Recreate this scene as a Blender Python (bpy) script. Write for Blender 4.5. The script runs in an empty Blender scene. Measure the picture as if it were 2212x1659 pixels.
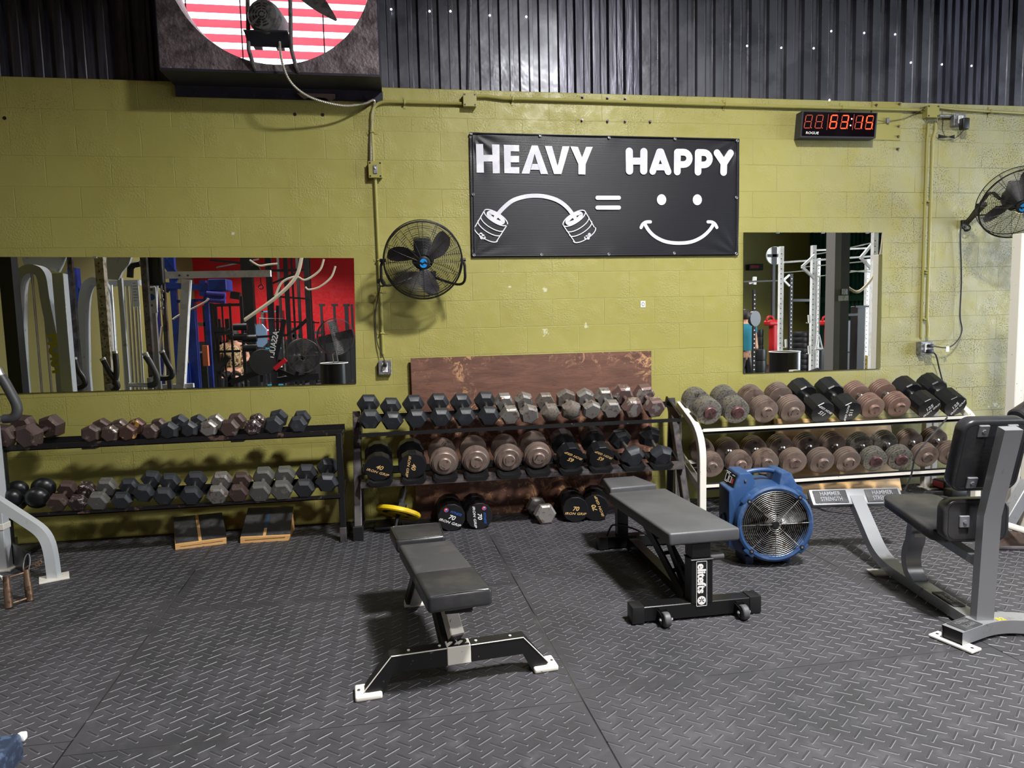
import bpy, bmesh, math, random
from mathutils import Vector, Matrix
random.seed(7)
C = bpy.context.scene.collection
PI = math.pi
V = Vector

# ------------------------------------------------------------------ camera
FPX = 1451.65
YAW, PIT, ROL = .15346, .09094, .02391
CAM = V((-.4966, -5.0424, 1.4552))
_f = V((math.sin(YAW)*math.cos(PIT), math.cos(YAW)*math.cos(PIT), -math.sin(PIT)))
_r0 = V((math.cos(YAW), -math.sin(YAW), 0)); _d0 = _f.cross(_r0)
_r = _r0*math.cos(ROL)+_d0*math.sin(ROL); _d = -_r0*math.sin(ROL)+_d0*math.cos(ROL)
cam = bpy.data.cameras.new('camera'); camo = bpy.data.objects.new('camera', cam); C.objects.link(camo)
cam.sensor_width = 36; cam.lens = FPX/2212*36; cam.clip_start = .05; cam.clip_end = 200
_u = -_d; _b = -_f
camo.matrix_world = Matrix(((_r.x, _u.x, _b.x, CAM.x), (_r.y, _u.y, _b.y, CAM.y), (_r.z, _u.z, _b.z, CAM.z), (0, 0, 0, 1)))
bpy.context.scene.camera = camo

# ------------------------------------------------------------------ world, lamps, exposure
SC = bpy.context.scene
SC.view_settings.view_transform = 'Standard'; SC.view_settings.look = 'None'
SC.view_settings.exposure = 0.0; SC.view_settings.gamma = 1.0; SC.view_settings.use_curve_mapping = False
SC.cycles.max_bounces = 7; SC.cycles.diffuse_bounces = 3; SC.cycles.glossy_bounces = 5
SC.cycles.transmission_bounces = 4; SC.cycles.transparent_max_bounces = 8
SC.cycles.sample_clamp_indirect = 6.0; SC.cycles.caustics_reflective = False; SC.cycles.caustics_refractive = False
W = bpy.data.worlds.new('sky'); SC.world = W; W.use_nodes = True
bg = W.node_tree.nodes['Background']; bg.inputs[0].default_value = (.86, .93, 1, 1); bg.inputs[1].default_value = 7

def area(name, loc, target, sx, sy, power, col=(1, 1, 1), shape='RECTANGLE', spread=PI):
    l = bpy.data.lights.new(name, 'AREA'); l.shape = shape; l.size = sx; l.size_y = sy
    l.energy = power; l.color = col; l.spread = spread
    o = bpy.data.objects.new(name, l); C.objects.link(o); o.location = loc
    o.rotation_euler = (V(target)-V(loc)).to_track_quat('-Z', 'Y').to_euler()
    return o
LAMPS = [((1.6, -3.7, 5.0), 520, 154), ((1.8, -7.2, 5.0), 260, 158), ((6.2, -5.0, 5.0), 110, 150), ((-3.2, -6.2, 5.0), 40, 110), ((-3.6, -10.6, 5.0), 360, 118), ((6.6, -10.4, 5.0), 300, 118), ((-4.9, -3.4, 5.0), 90, 84)]  # last lamp is added to light the towers shown in the mirror
for i, (p, e, sp_) in enumerate(LAMPS):
    area('lamp_light', p, (p[0], p[1], 0), .56, .56, e, (1, .98, .955), 'DISK', math.radians(sp_))
# daylight coming in through the open roll-up door in the right-hand wall
area('door_daylight', (11.5, -4.2, 2.0), (0, -3.6, 1.2), 4.6, 3.4, 420, (.82, .9, 1))

# ------------------------------------------------------------------ helpers
def lin(c):
    if isinstance(c, (int, float)): c = (c, c, c)
    o = []
    for x in c:
        x = x/255.
        o.append(x/12.92 if x <= .04045 else ((x+.055)/1.055)**2.4)
    return (*o, 1)

def ray(x, y):
    return _r*((x-1106)/FPX) + _d*((y-829.5)/FPX) + _f
def at(x, y, X=None, Y=None, Z=None, P=None, N=None):
    """point of the place seen at photo pixel x, y on a plane X=, Y=, Z= or through P with normal N"""
    d = ray(x, y)
    if X is not None: t = (X-CAM.x)/d.x
    elif Y is not None: t = (Y-CAM.y)/d.y
    elif Z is not None: t = (Z-CAM.z)/d.z
    else: t = (V(P)-CAM).dot(V(N))/d.dot(V(N))
    return CAM+d*t
def mir(x, y, D):
    """place of a thing seen at pixel x, y in a wall mirror, D metres out from the mirror"""
    p = at(x, y, Y=D); return V((p.x, -D, p.z))

class G:
    def __init__(s): s.v = []; s.f = []; s.M = None
    def add(s, vs, fs):
        n = len(s.v)
        for p in vs:
            p = V(p); s.v.append(s.M @ p if s.M is not None else p)
        for f in fs: s.f.append(tuple(i+n for i in f))
        return s
    def bm(s, bm):
        bm.verts.index_update()
        s.add([v.co.copy() for v in bm.verts], [[v.index for v in f.verts] for f in bm.faces]); bm.free(); return s
    def rbox(s, c, size, r=0, seg=1, R=None):
        b = bmesh.new(); bmesh.ops.create_cube(b, size=1)
        for v in b.verts: v.co = V((v.co.x*size[0], v.co.y*size[1], v.co.z*size[2]))
        if r > 0: bmesh.ops.bevel(b, geom=list(b.edges), offset=min(r, min(size)*.49), segments=seg, affect='EDGES', profile=.5)
        for v in b.verts: v.co = (R @ v.co if R is not None else v.co)+V(c)
        return s.bm(b)
    def box(s, x0, x1, y0, y1, z0, z1, r=0, seg=1):
        return s.rbox(((x0+x1)/2, (y0+y1)/2, (z0+z1)/2), (abs(x1-x0), abs(y1-y0), abs(z1-z0)), r, seg)
    def bar(s, a, b, w, h, up=(0, 0, 1), r=0, seg=1):
        a, b = V(a), V(b); d = b-a; L = d.length; d.normalize(); u = V(up); x = d.cross(u)
        if x.length < 1e-4: x = d.cross(V((1, 0, 0)))
        x.normalize(); u = x.cross(d)
        return s.rbox((a+b)/2, (w, L, h), r, seg, Matrix((x, d, u)).transposed())
    def cyl(s, a, b, r0, r1=None, n=20):
        a, b = V(a), V(b); r1 = r0 if r1 is None else r1; L = (b-a).length
        return s.lathe([(0, 0), (r0, 0), (r1, L), (0, L)], a, b-a, n)
    def lathe(s, prof, o, ax, n=24, roll=0):
        o, ax = V(o), V(ax).normalized(); x = ax.orthogonal().normalized()
        if abs(ax.z) < .99: x = V((0, 0, 1)).cross(ax).normalized()
        y = ax.cross(x); vs = []; fs = []; rings = []
        for (r, a) in prof:
            if r < 1e-6: rings.append([len(vs)]); vs.append(o+ax*a)
            else:
                rings.append(list(range(len(vs), len(vs)+n)))
                for k in range(n):
                    t = 2*PI*k/n+roll; vs.append(o+ax*a+x*(r*math.cos(t))+y*(r*math.sin(t)))
        for A, B in zip(rings, rings[1:]):
            for k in range(n):
                k2 = (k+1) % n
                if len(A) == 1 and len(B) == 1: continue
                if len(A) == 1: fs.append((A[0], B[k], B[k2]))
                elif len(B) == 1: fs.append((A[k], B[0], A[k2]))
                else: fs.append((A[k], B[k], B[k2], A[k2]))
        return s.add(vs, fs)
    def sweep(s, pts, sec, up=(0, 0, 1), closed=False, caps=True, fixup=False):
        """sweep section sec (list of 2-D points) along pts"""
        P = [V(p) for p in pts]; n = len(P); m = len(sec); T = []
        for i in range(n):
            a = P[(i-1) % n] if (closed or i > 0) else P[i]; b = P[(i+1) % n] if (closed or i < n-1) else P[i]
            T.append((b-a).normalized())
        u = V(up); x = T[0].cross(u)
        if x.length < 1e-3: x = T[0].orthogonal()
        x.normalize(); vs = []
        for i in range(n):
            if fixup:
                x = T[i].cross(V(up)).normalized()
            elif i > 0:
                x = (x-T[i]*x.dot(T[i])).normalized()
            y = x.cross(T[i]).normalized(); k = 1.0
            if 0 < i < n-1:
                c = (P[i]-P[i-1]).normalized().dot((P[i+1]-P[i]).normalized()); k = 1/max(.5, math.sqrt((1+c)/2))
            for (p, q) in sec: vs.append(P[i]+x*p+y*q)
        fs = []
        R = n if closed else n-1
        for i in range(R):
            for j in range(m):
                a = i*m+j; b = i*m+(j+1) % m; c = ((i+1) % n)*m+(j+1) % m; d = ((i+1) % n)*m+j
                fs.append((a, b, c, d))
        if not closed and caps: fs.append(tuple(range(m))); fs.append(tuple(reversed(range((n-1)*m, n*m))))
        return s.add(vs, fs)
    def tube(s, pts, r, n=8, closed=False):
        return s.sweep(pts, [(r*math.cos(2*PI*k/n), r*math.sin(2*PI*k/n)) for k in range(n)], closed=closed)
    def rect(s, pts, w, h, up=(0, 0, 1), c=.004, fixup=True):
        a, b = w/2, h/2
        sec = [(-a+c, -b), (a-c, -b), (a, -b+c), (a, b-c), (a-c, b), (-a+c, b), (-a, b-c), (-a, -b+c)]
        return s.sweep(pts, sec, up=up, fixup=fixup)
    def ring(s, o, ax, R, r, n=48, m=6):
        o, ax = V(o), V(ax).normalized(); x = ax.orthogonal().normalized(); y = ax.cross(x)
        return s.tube([o+x*(R*math.cos(2*PI*k/n))+y*(R*math.sin(2*PI*k/n)) for k in range(n)], r, m, True)
    def prism(s, poly, o, ux, uy, depth):
        """polygon in the plane o, ux, uy pushed by depth along ux x uy"""
        o, ux, uy = V(o), V(ux), V(uy); n = ux.cross(uy).normalized()*depth; m = len(poly)
        A = [o+ux*p[0]+uy*p[1] for p in poly]
        b = bmesh.new(); va = [b.verts.new(p) for p in A]; vb = [b.verts.new(p+n) for p in A]
        b.faces.new(va); b.faces.new(list(reversed(vb)))
        for i in range(m): b.faces.new((va[i], vb[i], vb[(i+1) % m], va[(i+1) % m]))
        bmesh.ops.triangulate(b, faces=[f for f in b.faces if len(f.verts) > 4])
        return s.bm(b)

def bez(p0, p1, p2, p3, n=12):
    p0, p1, p2, p3 = map(V, (p0, p1, p2, p3))
    return [p0*(1-t)**3+p1*3*t*(1-t)**2+p2*3*t*t*(1-t)+p3*t**3 for t in [i/n for i in range(n+1)]]
def spline(P, n=6):
    P = [V(p) for p in P]; out = []
    for i in range(len(P)-1):
        a = P[max(i-1, 0)]; b = P[i]; c = P[i+1]; d = P[min(i+2, len(P)-1)]
        for k in range(n):
            t = k/n
            out.append(.5*((2*b)+(c-a)*t+(2*a-5*b+4*c-d)*t*t+(-a+3*b-3*c+d)*t**3))
    out.append(P[-1]); return out

def tag(o, label=None, cat=None, group=None, kind=None):
    if label: o['label'] = label
    if cat: o['category'] = cat
    if group: o['group'] = group
    if kind: o['kind'] = kind
    return o
def wloc(o):
    p = V((0, 0, 0))
    while o is not None: p = p+o.location; o = o.parent
    return p
def obj(name, g, m, parent=None, smooth=35, local=False, org=None):
    """one mesh object; coordinates in g are world ones unless local"""
    me = bpy.data.meshes.new(name)
    off = V((0, 0, 0))
    if not local:
        if parent is not None: off = wloc(parent)
        elif org is not None: off = V(org)
    me.from_pydata([tuple(v-off) for v in g.v], [], g.f)
    b = bmesh.new(); b.from_mesh(me); bmesh.ops.recalc_face_normals(b, faces=list(b.faces)); b.to_mesh(me); b.free()
    for mm in (m if isinstance(m, (list, tuple)) else [m]): me.materials.append(mm)
    if smooth:
        me.polygons.foreach_set('use_smooth', [True]*len(me.polygons))
        me.set_sharp_from_angle(angle=math.radians(smooth))
    me.update()
    o = bpy.data.objects.new(name, me); C.objects.link(o)
    if parent is not None: o.parent = parent
    elif org is not None: o.location = org
    return o
def thing(name, loc, label, cat, group=None):
    o = bpy.data.objects.new(name, None); C.objects.link(o); o.location = loc; o.empty_display_size = .1
    return tag(o, label, cat, group)
def struct(name, g, m, parent=None, smooth=35):
    o = obj(name, g, m, parent, smooth)
    if parent is None: o['kind'] = 'structure'
    return o

def text_geo(txt, size, bold=0.0, ext=.001, align='CENTER', shear=0, spacing=1.0):
    """lettering as mesh data (verts, faces) in the local XY plane"""
    cu = bpy.data.curves.new('lettering', 'FONT'); cu.body = txt; cu.size = size; cu.offset = bold; cu.extrude = ext
    cu.align_x = align; cu.align_y = 'CENTER'; cu.shear = shear; cu.space_character = spacing; cu.resolution_u = 3
    o = bpy.data.objects.new('lettering', cu); C.objects.link(o)
    dg = bpy.context.evaluated_depsgraph_get(); me = o.evaluated_get(dg).to_mesh()
    vs = [v.co.copy() for v in me.vertices]; fs = [tuple(p.vertices) for p in me.polygons]
    o.evaluated_get(dg).to_mesh_clear(); bpy.data.objects.remove(o); bpy.data.curves.remove(cu)
    return vs, fs
def put_text(g, txt, o, ux, uy, size, bold=0, ext=.001, sx=1.0, **k):
    o, ux, uy = V(o), V(ux).normalized(), V(uy).normalized(); n = ux.cross(uy)
    vs, fs = text_geo(txt, size, bold, ext, **k)
    g.add([o+ux*(v.x*sx)+uy*v.y+n*v.z for v in vs], fs)
# ------------------------------------------------------------------ materials
class NT:
    def __init__(s, m): s.t = m.node_tree; s.n = s.t.nodes; s.l = s.t.links
    def node(s, kind, **k):
        x = s.n.new(kind)
        for a, b in k.items(): setattr(x, a, b)
        return x
    def link(s, a, b): s.l.new(a, b)
    def val(s, sock, v):
        if hasattr(v, 'is_output') or isinstance(v, bpy.types.NodeSocket): s.link(v, sock)
        else: sock.default_value = v
    def math(s, op, a, b=0., c=0., clamp=False):
        x = s.node('ShaderNodeMath', operation=op, use_clamp=clamp)
        for i, v in enumerate((a, b, c)): s.val(x.inputs[i], v)
        return x.outputs[0]
    def mix(s, f, a, b, blend='MIX'):
        x = s.node('ShaderNodeMix', data_type='RGBA', blend_type=blend)
        s.val(x.inputs[0], f); s.val(x.inputs[6], a); s.val(x.inputs[7], b); return x.outputs[2]
    def noise(s, vec, scale, detail=3, rough=.55, dist=0):
        x = s.node('ShaderNodeTexNoise'); x.inputs['Scale'].default_value = scale; x.inputs['Detail'].default_value = detail
        x.inputs['Roughness'].default_value = rough; x.inputs['Distortion'].default_value = dist
        if vec is not None: s.link(vec, x.inputs['Vector'])
        return x.outputs[0]
    def ramp(s, f, lo, hi, a=0., b=1.):
        x = s.node('ShaderNodeMapRange', interpolation_type='SMOOTHSTEP'); s.val(x.inputs[0], f)
        x.inputs[1].default_value = lo; x.inputs[2].default_value = hi; x.inputs[3].default_value = a; x.inputs[4].default_value = b
        return x.outputs[0]
    def bump(s, h, strength=.3, dist=.01, normal=None):
        x = s.node('ShaderNodeBump'); x.inputs['Strength'].default_value = strength; x.inputs['Distance'].default_value = dist
        s.link(h, x.inputs['Height'])
        if normal is not None: s.link(normal, x.inputs['Normal'])
        return x.outputs[0]
    def coords(s, rnd=True, scale=None):
        c = s.node('ShaderNodeTexCoord').outputs['Object']
        if rnd:
            oi = s.node('ShaderNodeObjectInfo'); v = s.node('ShaderNodeVectorMath', operation='ADD')
            m = s.math('MULTIPLY', oi.outputs['Random'], 37.0)
            s.link(c, v.inputs[0]); s.link(m, v.inputs[1]); c = v.outputs[0]
        if scale:
            v = s.node('ShaderNodeVectorMath', operation='MULTIPLY'); s.link(c, v.inputs[0]); v.inputs[1].default_value = scale; c = v.outputs[0]
        return c
def newmat(name):
    m = bpy.data.materials.new(name); m.use_nodes = True; t = NT(m); return m, t, m.node_tree.nodes['Principled BSDF']
def pm(name, col, rough=.5, metal=0., col2=None, scale=20, lo=.48, hi=.6, bump=0., bscale=120, bdist=.002, rough2=None,
       metal2=None, emit=0, spec=.5, stretch=None, detail=4, coat=0, alpha=1, col3=None, scale3=6, rvar=0):
    m, t, p = newmat(name)
    p.inputs['Base Color'].default_value = lin(col); p.inputs['Roughness'].default_value = rough
    p.inputs['Metallic'].default_value = metal; p.inputs['Specular IOR Level'].default_value = spec
    p.inputs['Coat Weight'].default_value = coat; p.inputs['Coat Roughness'].default_value = .15
    if col2 is not None or bump or col3 is not None or rvar:
        c = t.coords(True, stretch)
        out = lin(col)
        if col3 is not None:
            out = t.mix(t.ramp(t.noise(c, scale3, 3), .35, .65), out, lin(col3))
        if col2 is not None:
            f = t.ramp(t.noise(c, scale, detail, .62), lo, hi)
            out = t.mix(f, out, lin(col2))
            if rough2 is not None: t.link(t.ramp(f, 0, 1, rough, rough2), p.inputs['Roughness'])
            if metal2 is not None: t.link(t.ramp(f, 0, 1, metal, metal2), p.inputs['Metallic'])
        if not isinstance(out, tuple): t.link(out, p.inputs['Base Color'])
        if rvar and rough2 is None:
            t.link(t.ramp(t.noise(c, scale*.7, 4), .3, .7, max(0, rough-rvar), min(1, rough+rvar)), p.inputs['Roughness'])
        if bump: t.link(t.bump(t.noise(c, bscale, 3), bump, bdist), p.inputs['Normal'])
    if emit:
        p.inputs['Emission Color'].default_value = lin(col); p.inputs['Emission Strength'].default_value = emit
    return m

CHIPS = [(at(x, y, Y=0).x, at(x, y, Y=0).z, r) for x, y, r in ((1176, 625, .022), (1178, 717, .032), (1266, 704, .022), (1085, 587, .012), (1100, 620, .015), (2153, 874, .03), (2136, 878, .012), (503, 504, .012))]
def mat_blockwall(name, base, pale, dark):
    m, t, p = newmat(name)
    c = t.node('ShaderNodeTexCoord').outputs['Object']; sx = t.node('ShaderNodeSeparateXYZ'); t.link(c, sx.inputs[0])
    z = sx.outputs[2]; up = t.math('GREATER_THAN', z, 2.8448); z2 = t.math('ADD', z, t.math('MULTIPLY', up, .1016))
    cx = t.node('ShaderNodeCombineXYZ'); wob = t.noise(c, 9, 2)
    w2 = t.math('MULTIPLY', t.math('SUBTRACT', wob, .5), .010)
    t.link(t.math('ADD', t.math('ADD', sx.outputs[0], .2032), w2), cx.inputs[0]); t.link(t.math('ADD', z2, w2), cx.inputs[1])
    b = t.node('ShaderNodeTexBrick', offset=.5, offset_frequency=2, squash=1)
    t.link(cx.outputs[0], b.inputs['Vector']); b.inputs['Scale'].default_value = 1
    b.inputs['Color1'].default_value = (0, 0, 0, 1); b.inputs['Color2'].default_value = (1, 1, 1, 1); b.inputs['Mortar'].default_value = (.5, .5, .5, 1)
    b.inputs['Mortar Size'].default_value = .0035; b.inputs['Mortar Smooth'].default_value = .6; b.inputs['Bias'].default_value = 0
    b.inputs['Brick Width'].default_value = .4064; b.inputs['Row Height'].default_value = .2032
    mort = b.outputs['Fac']
    # per-block tone
    tone = t.node('ShaderNodeSeparateColor'); t.link(b.outputs['Color'], tone.inputs[0])
    right = t.ramp(sx.outputs[0], 1.9, 4.2)              # worn blocks towards the right-hand end, and daylight's paleness put into the colour
    big = t.noise(c, 1.1, 3); mid = t.noise(c, 5, 3)
    col = t.mix(t.ramp(big, .3, .75), lin(base), lin(pale))
    col = t.mix(t.math('MULTIPLY', right, t.ramp(mid, .2, .7)), col, lin((158, 156, 122)))
    col = t.mix(t.math('MULTIPLY', tone.outputs[0], .12), col, lin(dark))
    # open pores
    po = t.noise(c, 95, 2, .6); pmask = t.ramp(t.noise(c, 3.2, 2), .42, .62)
    topz = t.ramp(z, 2.75, 3.0, 0, .8)
    rr = t.math('MAXIMUM', t.math('MULTIPLY', right, .9), t.math('MULTIPLY', topz, .6))
    pore = t.math('MULTIPLY', t.ramp(po, .56, .62), t.math('MULTIPLY', rr, pmask))
    col = t.mix(t.math('MULTIPLY', pore, .75), col, lin((70, 66, 36)))
    col = t.mix(t.math('MULTIPLY', mort, t.math('MULTIPLY', t.ramp(t.noise(c, 2.3, 2), .3, .65), t.math('ADD', .24, t.math('MULTIPLY', right, .45)))), col, lin((92, 86, 40)))
    # chipped paint showing white filler, some scuffs low down
    ch = t.math('MULTIPLY', t.ramp(t.noise(c, 26, 5, .7), .735, .75), 1.0)
    zone = t.math('MULTIPLY', t.ramp(z, .25, .5), t.ramp(z, 1.9, 1.6))
    col = t.mix(t.math('MULTIPLY', ch, zone), col, lin((214, 214, 186)))
    for (cx_, cz_, r_) in CHIPS:
        d = t.node('ShaderNodeVectorMath', operation='DISTANCE'); t.link(c, d.inputs[0]); d.inputs[1].default_value = (cx_, 0, cz_)
        dd = t.math('ADD', d.outputs['Value'], t.math('MULTIPLY', t.math('SUBTRACT', t.noise(c, 28, 5, .75), .5), r_*5))
        col = t.mix(t.ramp(dd, r_*.55, r_*.7, .55, 0), col, lin((226, 226, 206)))
    t.link(col, p.inputs['Base Color'])
    p.inputs['Roughness'].default_value = .42; p.inputs['Specular IOR Level'].default_value = .45
    t.link(t.ramp(t.noise(c, 14, 4), .3, .7, .32, .55), p.inputs['Roughness'])
    st = t.math('MULTIPLY', t.noise(c, 75, 3, .6), t.ramp(t.noise(c, 3.5, 2), .42, .66, .08, 1.0))
    h = t.math('SUBTRACT', t.math('ADD', t.math('MULTIPLY', st, .0060), t.math('MULTIPLY', mid, .003)),
               t.math('ADD', t.math('MULTIPLY', mort, .0013), t.math('MULTIPLY', pore, .004)))
    t.link(t.bump(h, .75, 1.0), p.inputs['Normal'])
    return m

def mat_floor():
    m, t, p = newmat('rubber_mat_tread')
    c = t.node('ShaderNodeTexCoord').outputs['Object']; sp = t.node('ShaderNodeSeparateXYZ'); t.link(c, sp.inputs[0])
    # mats lie turned by a couple of degrees from the wall
    k = -.0501
    x = t.math('SUBTRACT', sp.outputs[0], t.math('MULTIPLY', sp.outputs[1], k)); y = t.math('ADD', sp.outputs[1], t.math('MULTIPLY', sp.outputs[0], .012))
    # seams between the 6 x 4 ft mats
    sx = t.math('ABSOLUTE', t.math('SUBTRACT', t.math('FRACT', t.math('ADD', t.math('DIVIDE', t.math('ADD', x, .0108), 1.852), .5)), .5))
    col_i = t.math('FLOOR', t.math('ADD', t.math('DIVIDE', t.math('ADD', x, .0108), 1.852), 0.))
    yy = t.math('ADD', t.math('DIVIDE', t.math('ADD', y, 2.56), 1.22), t.math('MULTIPLY', t.math('MODULO', t.math('ABSOLUTE', col_i), 2.), .07))
    sy = t.math('ABSOLUTE', t.math('SUBTRACT', t.math('FRACT', t.math('ADD', yy, .5)), .5))
    sx_ = t.math('MULTIPLY', sx, 1.852); sy_ = t.math('MULTIPLY', sy, 1.22)
    gx = t.ramp(sx_, .0012, .0035, 1, 0); gy = t.ramp(sy_, .0004, .0018, 1, 0); gap = t.math('MAXIMUM', gx, gy)
    flat = t.math('MAXIMUM', t.ramp(sx_, .0, .014, 1, 0), t.ramp(sy_, .0, .014, 1, 0))
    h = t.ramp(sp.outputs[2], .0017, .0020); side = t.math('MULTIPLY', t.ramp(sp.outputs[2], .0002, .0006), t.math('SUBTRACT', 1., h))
    n1 = t.noise(c, 1.3, 4, .6); n2 = t.noise(c, 9, 5, .65); n3 = t.noise(c, 220, 2)
    col = t.mix(t.ramp(n1, .3, .7), lin((47, 47, 50)), lin((62, 61, 65)))
    col = t.mix(t.math('MULTIPLY', t.ramp(n2, .5, .75), .45), col, lin((80, 79, 83)))
    col = t.mix(t.math('MULTIPLY', h, .7), col, lin((36, 36, 40))); col = t.mix(t.math('MULTIPLY', side, .85), col, lin((98, 97, 102)))  # recess shading painted in: dark bar tops, lighter bar sides
    col = t.mix(t.math('MULTIPLY', t.ramp(n3, .62, .8), .15), col, lin((120, 116, 114)))
    chalk = t.math('MULTIPLY', t.ramp(t.noise(c, 17, 6, .75), .68, .74), .4)
    col = t.mix(chalk, col, lin((128, 126, 122)))
    dustseam = t.math('MULTIPLY', gap, t.ramp(t.noise(c, 1.7, 2), .45, .6))
    col = t.mix(gap, col, lin((14, 14, 15))); col = t.mix(t.math('MULTIPLY', dustseam, .5), col, lin((104, 101, 94)))
    t.link(col, p.inputs['Base Color'])
    t.link(t.ramp(n2, .3, .75, .46, .66), p.inputs['Roughness']); p.inputs['Specular IOR Level'].default_value = .5
    hh = t.math('ADD', t.math('MULTIPLY', gap, -.003), t.math('MULTIPLY', n3, .00035))
    hh = t.math('ADD', hh, t.math('MULTIPLY', n2, .0012))
    t.link(t.bump(hh, 1.0, 1.0), p.inputs['Normal'])
    return m

def mat_wood(name, a, b, c3, rough=.5, sc=(1, 12, 1), chips=None, ns=6, chip_lo=.62):
    m, t, p = newmat(name); c = t.coords(False, sc)
    n = t.noise(c, ns, 6, .6, 1.2); col = t.mix(t.ramp(n, .3, .7), lin(a), lin(b))
    col = t.mix(t.math('MULTIPLY', t.ramp(t.noise(c, ns*3.5, 5, .7), .55, .7), .6), col, lin(c3))
    cc = t.coords(False)
    if chips is not None:
        f = t.math('MULTIPLY', t.ramp(t.noise(cc, 7.5, 8, .78, 2.5), chip_lo, chip_lo+.05), t.ramp(t.noise(cc, 1.6, 3), .42, .6))
        col = t.mix(f, col, lin(chips))
    t.link(col, p.inputs['Base Color']); p.inputs['Roughness'].default_value = rough
    t.link(t.bump(t.noise(c, ns*8, 3), .25, .004), p.inputs['Normal'])
    return m

OLIVE = pm('olive_paint', (154, 148, 82), .42, col2=(147, 141, 74), scale=2, lo=.3, hi=.7, bump=.2, bscale=180)
M_FAROL = pm('far_olive_paint', (112, 106, 58), .6)
M_WALL = mat_blockwall('olive_painted_block', (154, 148, 80), (164, 158, 90), (136, 131, 70))
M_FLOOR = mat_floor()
M_CORR = pm('dark_ribbed_steel', (92, 93, 101), .34, .35, col2=(76, 77, 85), scale=2.5, bump=.25, bscale=5, bdist=.02, rvar=.12)
M_CORR2 = pm('darker_ribbed_steel', (66, 66, 78), .4, .35, col2=(84, 84, 98), scale=3, bump=.2, bscale=6, bdist=.02, rvar=.1, stretch=(6, 1, .6))
M_FRAMEBLK = pm('black_painted_steel', (24, 24, 26), .38, .2, col2=(92, 84, 78), scale=26, lo=.66, hi=.72, rough2=.6)
M_FRAMEBR = pm('worn_black_rack_steel', (28, 26, 27), .42, .3, col2=(96, 74, 64), scale=16, lo=.58, hi=.7, rough2=.6)
M_GUN = pm('worn_gunmetal_steel', (116, 112, 114), .38, .7, col2=(128, 114, 108), scale=10, lo=.5, hi=.7, col3=(60, 58, 62))
M_WHITE = pm('chipped_white_paint', (222, 218, 208), .42, 0, col2=(120, 98, 80), scale=40, lo=.68, hi=.72, bump=.1)
M_RUB = pm('black_rubber', (40, 42, 47), .5, 0, col2=(74, 76, 82), scale=10, lo=.55, hi=.8, bump=.12, bscale=160, rvar=.1)
M_RUBSH = pm('glossy_black_urethane', (19, 20, 23), .34, 0, col2=(62, 62, 66), scale=30, lo=.66, hi=.78, bump=.1, bscale=60, rough2=.6)
M_CHROME = pm('knurled_chrome', (190, 188, 186), .28, 1., bump=.2, bscale=300)
M_IRONBR = pm('rust_brown_iron', (82, 66, 62), .48, .35, col2=(146, 138, 132), scale=15, lo=.58, hi=.68, bump=.4, bscale=90, metal2=.7, rough2=.4)
M_IRONSP = pm('flaking_brown_iron', (62, 48, 48), .45, .35, col2=(196, 190, 186), scale=34, lo=.56, hi=.6, bump=.5, bscale=90, metal2=.8, rough2=.4)
M_SILV = pm('chipped_silver_iron', (140, 136, 132), .42, .55, col2=(96, 78, 70), scale=24, lo=.56, hi=.62, bump=.5, bscale=120, metal2=.3, rough2=.6)
M_STONE = pm('stone_grey_worn_iron', (122, 114, 106), .52, .35, col2=(96, 84, 76), scale=50, lo=.5, hi=.66, bump=.6, bscale=150)
M_BRSIL = pm('brown_silver_worn_iron', (110, 88, 84), .45, .4, col2=(186, 180, 174), scale=13, lo=.54, hi=.6, bump=.4, bscale=80, metal2=.75, rough2=.38)
M_GREYIR = pm('grey_green_iron', (104, 104, 100), .45, .4, col2=(168, 160, 152), scale=18, lo=.6, hi=.68, bump=.3, bscale=90, metal2=.75, rough2=.35)
M_PLATE = pm('brown_grey_plate_iron', (136, 118, 108), .42, .45, col2=(92, 72, 66), scale=9, lo=.5, hi=.72, bump=.3, bscale=110, col3=(120, 106, 98))
M_PLATER = pm('reddish_brown_plate_iron', (138, 112, 100), .44, .4, col2=(112, 84, 78), scale=10, lo=.5, hi=.72, bump=.3, bscale=110)
M_PLATEG = pm('hammered_grey_plate_iron', (128, 124, 116), .42, .5, col2=(88, 84, 78), scale=70, lo=.5, hi=.6, bump=.8, bscale=140)
M_HUB = pm('red_brown_hub', (104, 74, 74), .4, .4, col2=(70, 50, 50), scale=20, bump=.15)
M_GOLD = pm('gold_print', (214, 176, 116), .5)
M_WPRINT = pm('white_print', (226, 226, 226), .5)
M_BPRINT = pm('blue_print', (36, 92, 176), .5)
M_RPRINT = pm('red_print', (196, 70, 84), .5)
M_VINYL = pm('black_vinyl', (38, 39, 43), .3, 0, col2=(56, 55, 56), scale=5, lo=.4, hi=.7, bump=.15, bscale=14, bdist=.01)
M_VINYLM = pm('worn_matt_vinyl', (58, 58, 60), .48, 0, col2=(66, 65, 67), scale=7, bump=.12, bscale=200)
M_GREYVIN = pm('charcoal_vinyl', (68, 69, 72), .5, 0, col2=(78, 79, 82), scale=4, lo=.35, hi=.7, bump=.15, bscale=220)
M_PALE = pm('pale_silver_paint', (196, 200, 204), .36, .2, col2=(150, 150, 150), scale=12, lo=.62, hi=.72)
M_SILVER = pm('silver_powdercoat', (156, 158, 162), .34, .55, col2=(112, 108, 104), scale=9, lo=.6, hi=.75, bump=.08, rough2=.5)
M_GREYSTL = pm('grey_powdercoat', (136, 138, 144), .36, .5, col2=(108, 106, 104), scale=6, lo=.5, hi=.75, bump=.1, rough2=.5)
M_BLUE = pm('blue_moulded_plastic', (38, 68, 110), .38, 0, col2=(88, 106, 138), scale=7, lo=.5, hi=.78, bump=.08, rough2=.5, detail=6)
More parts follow.
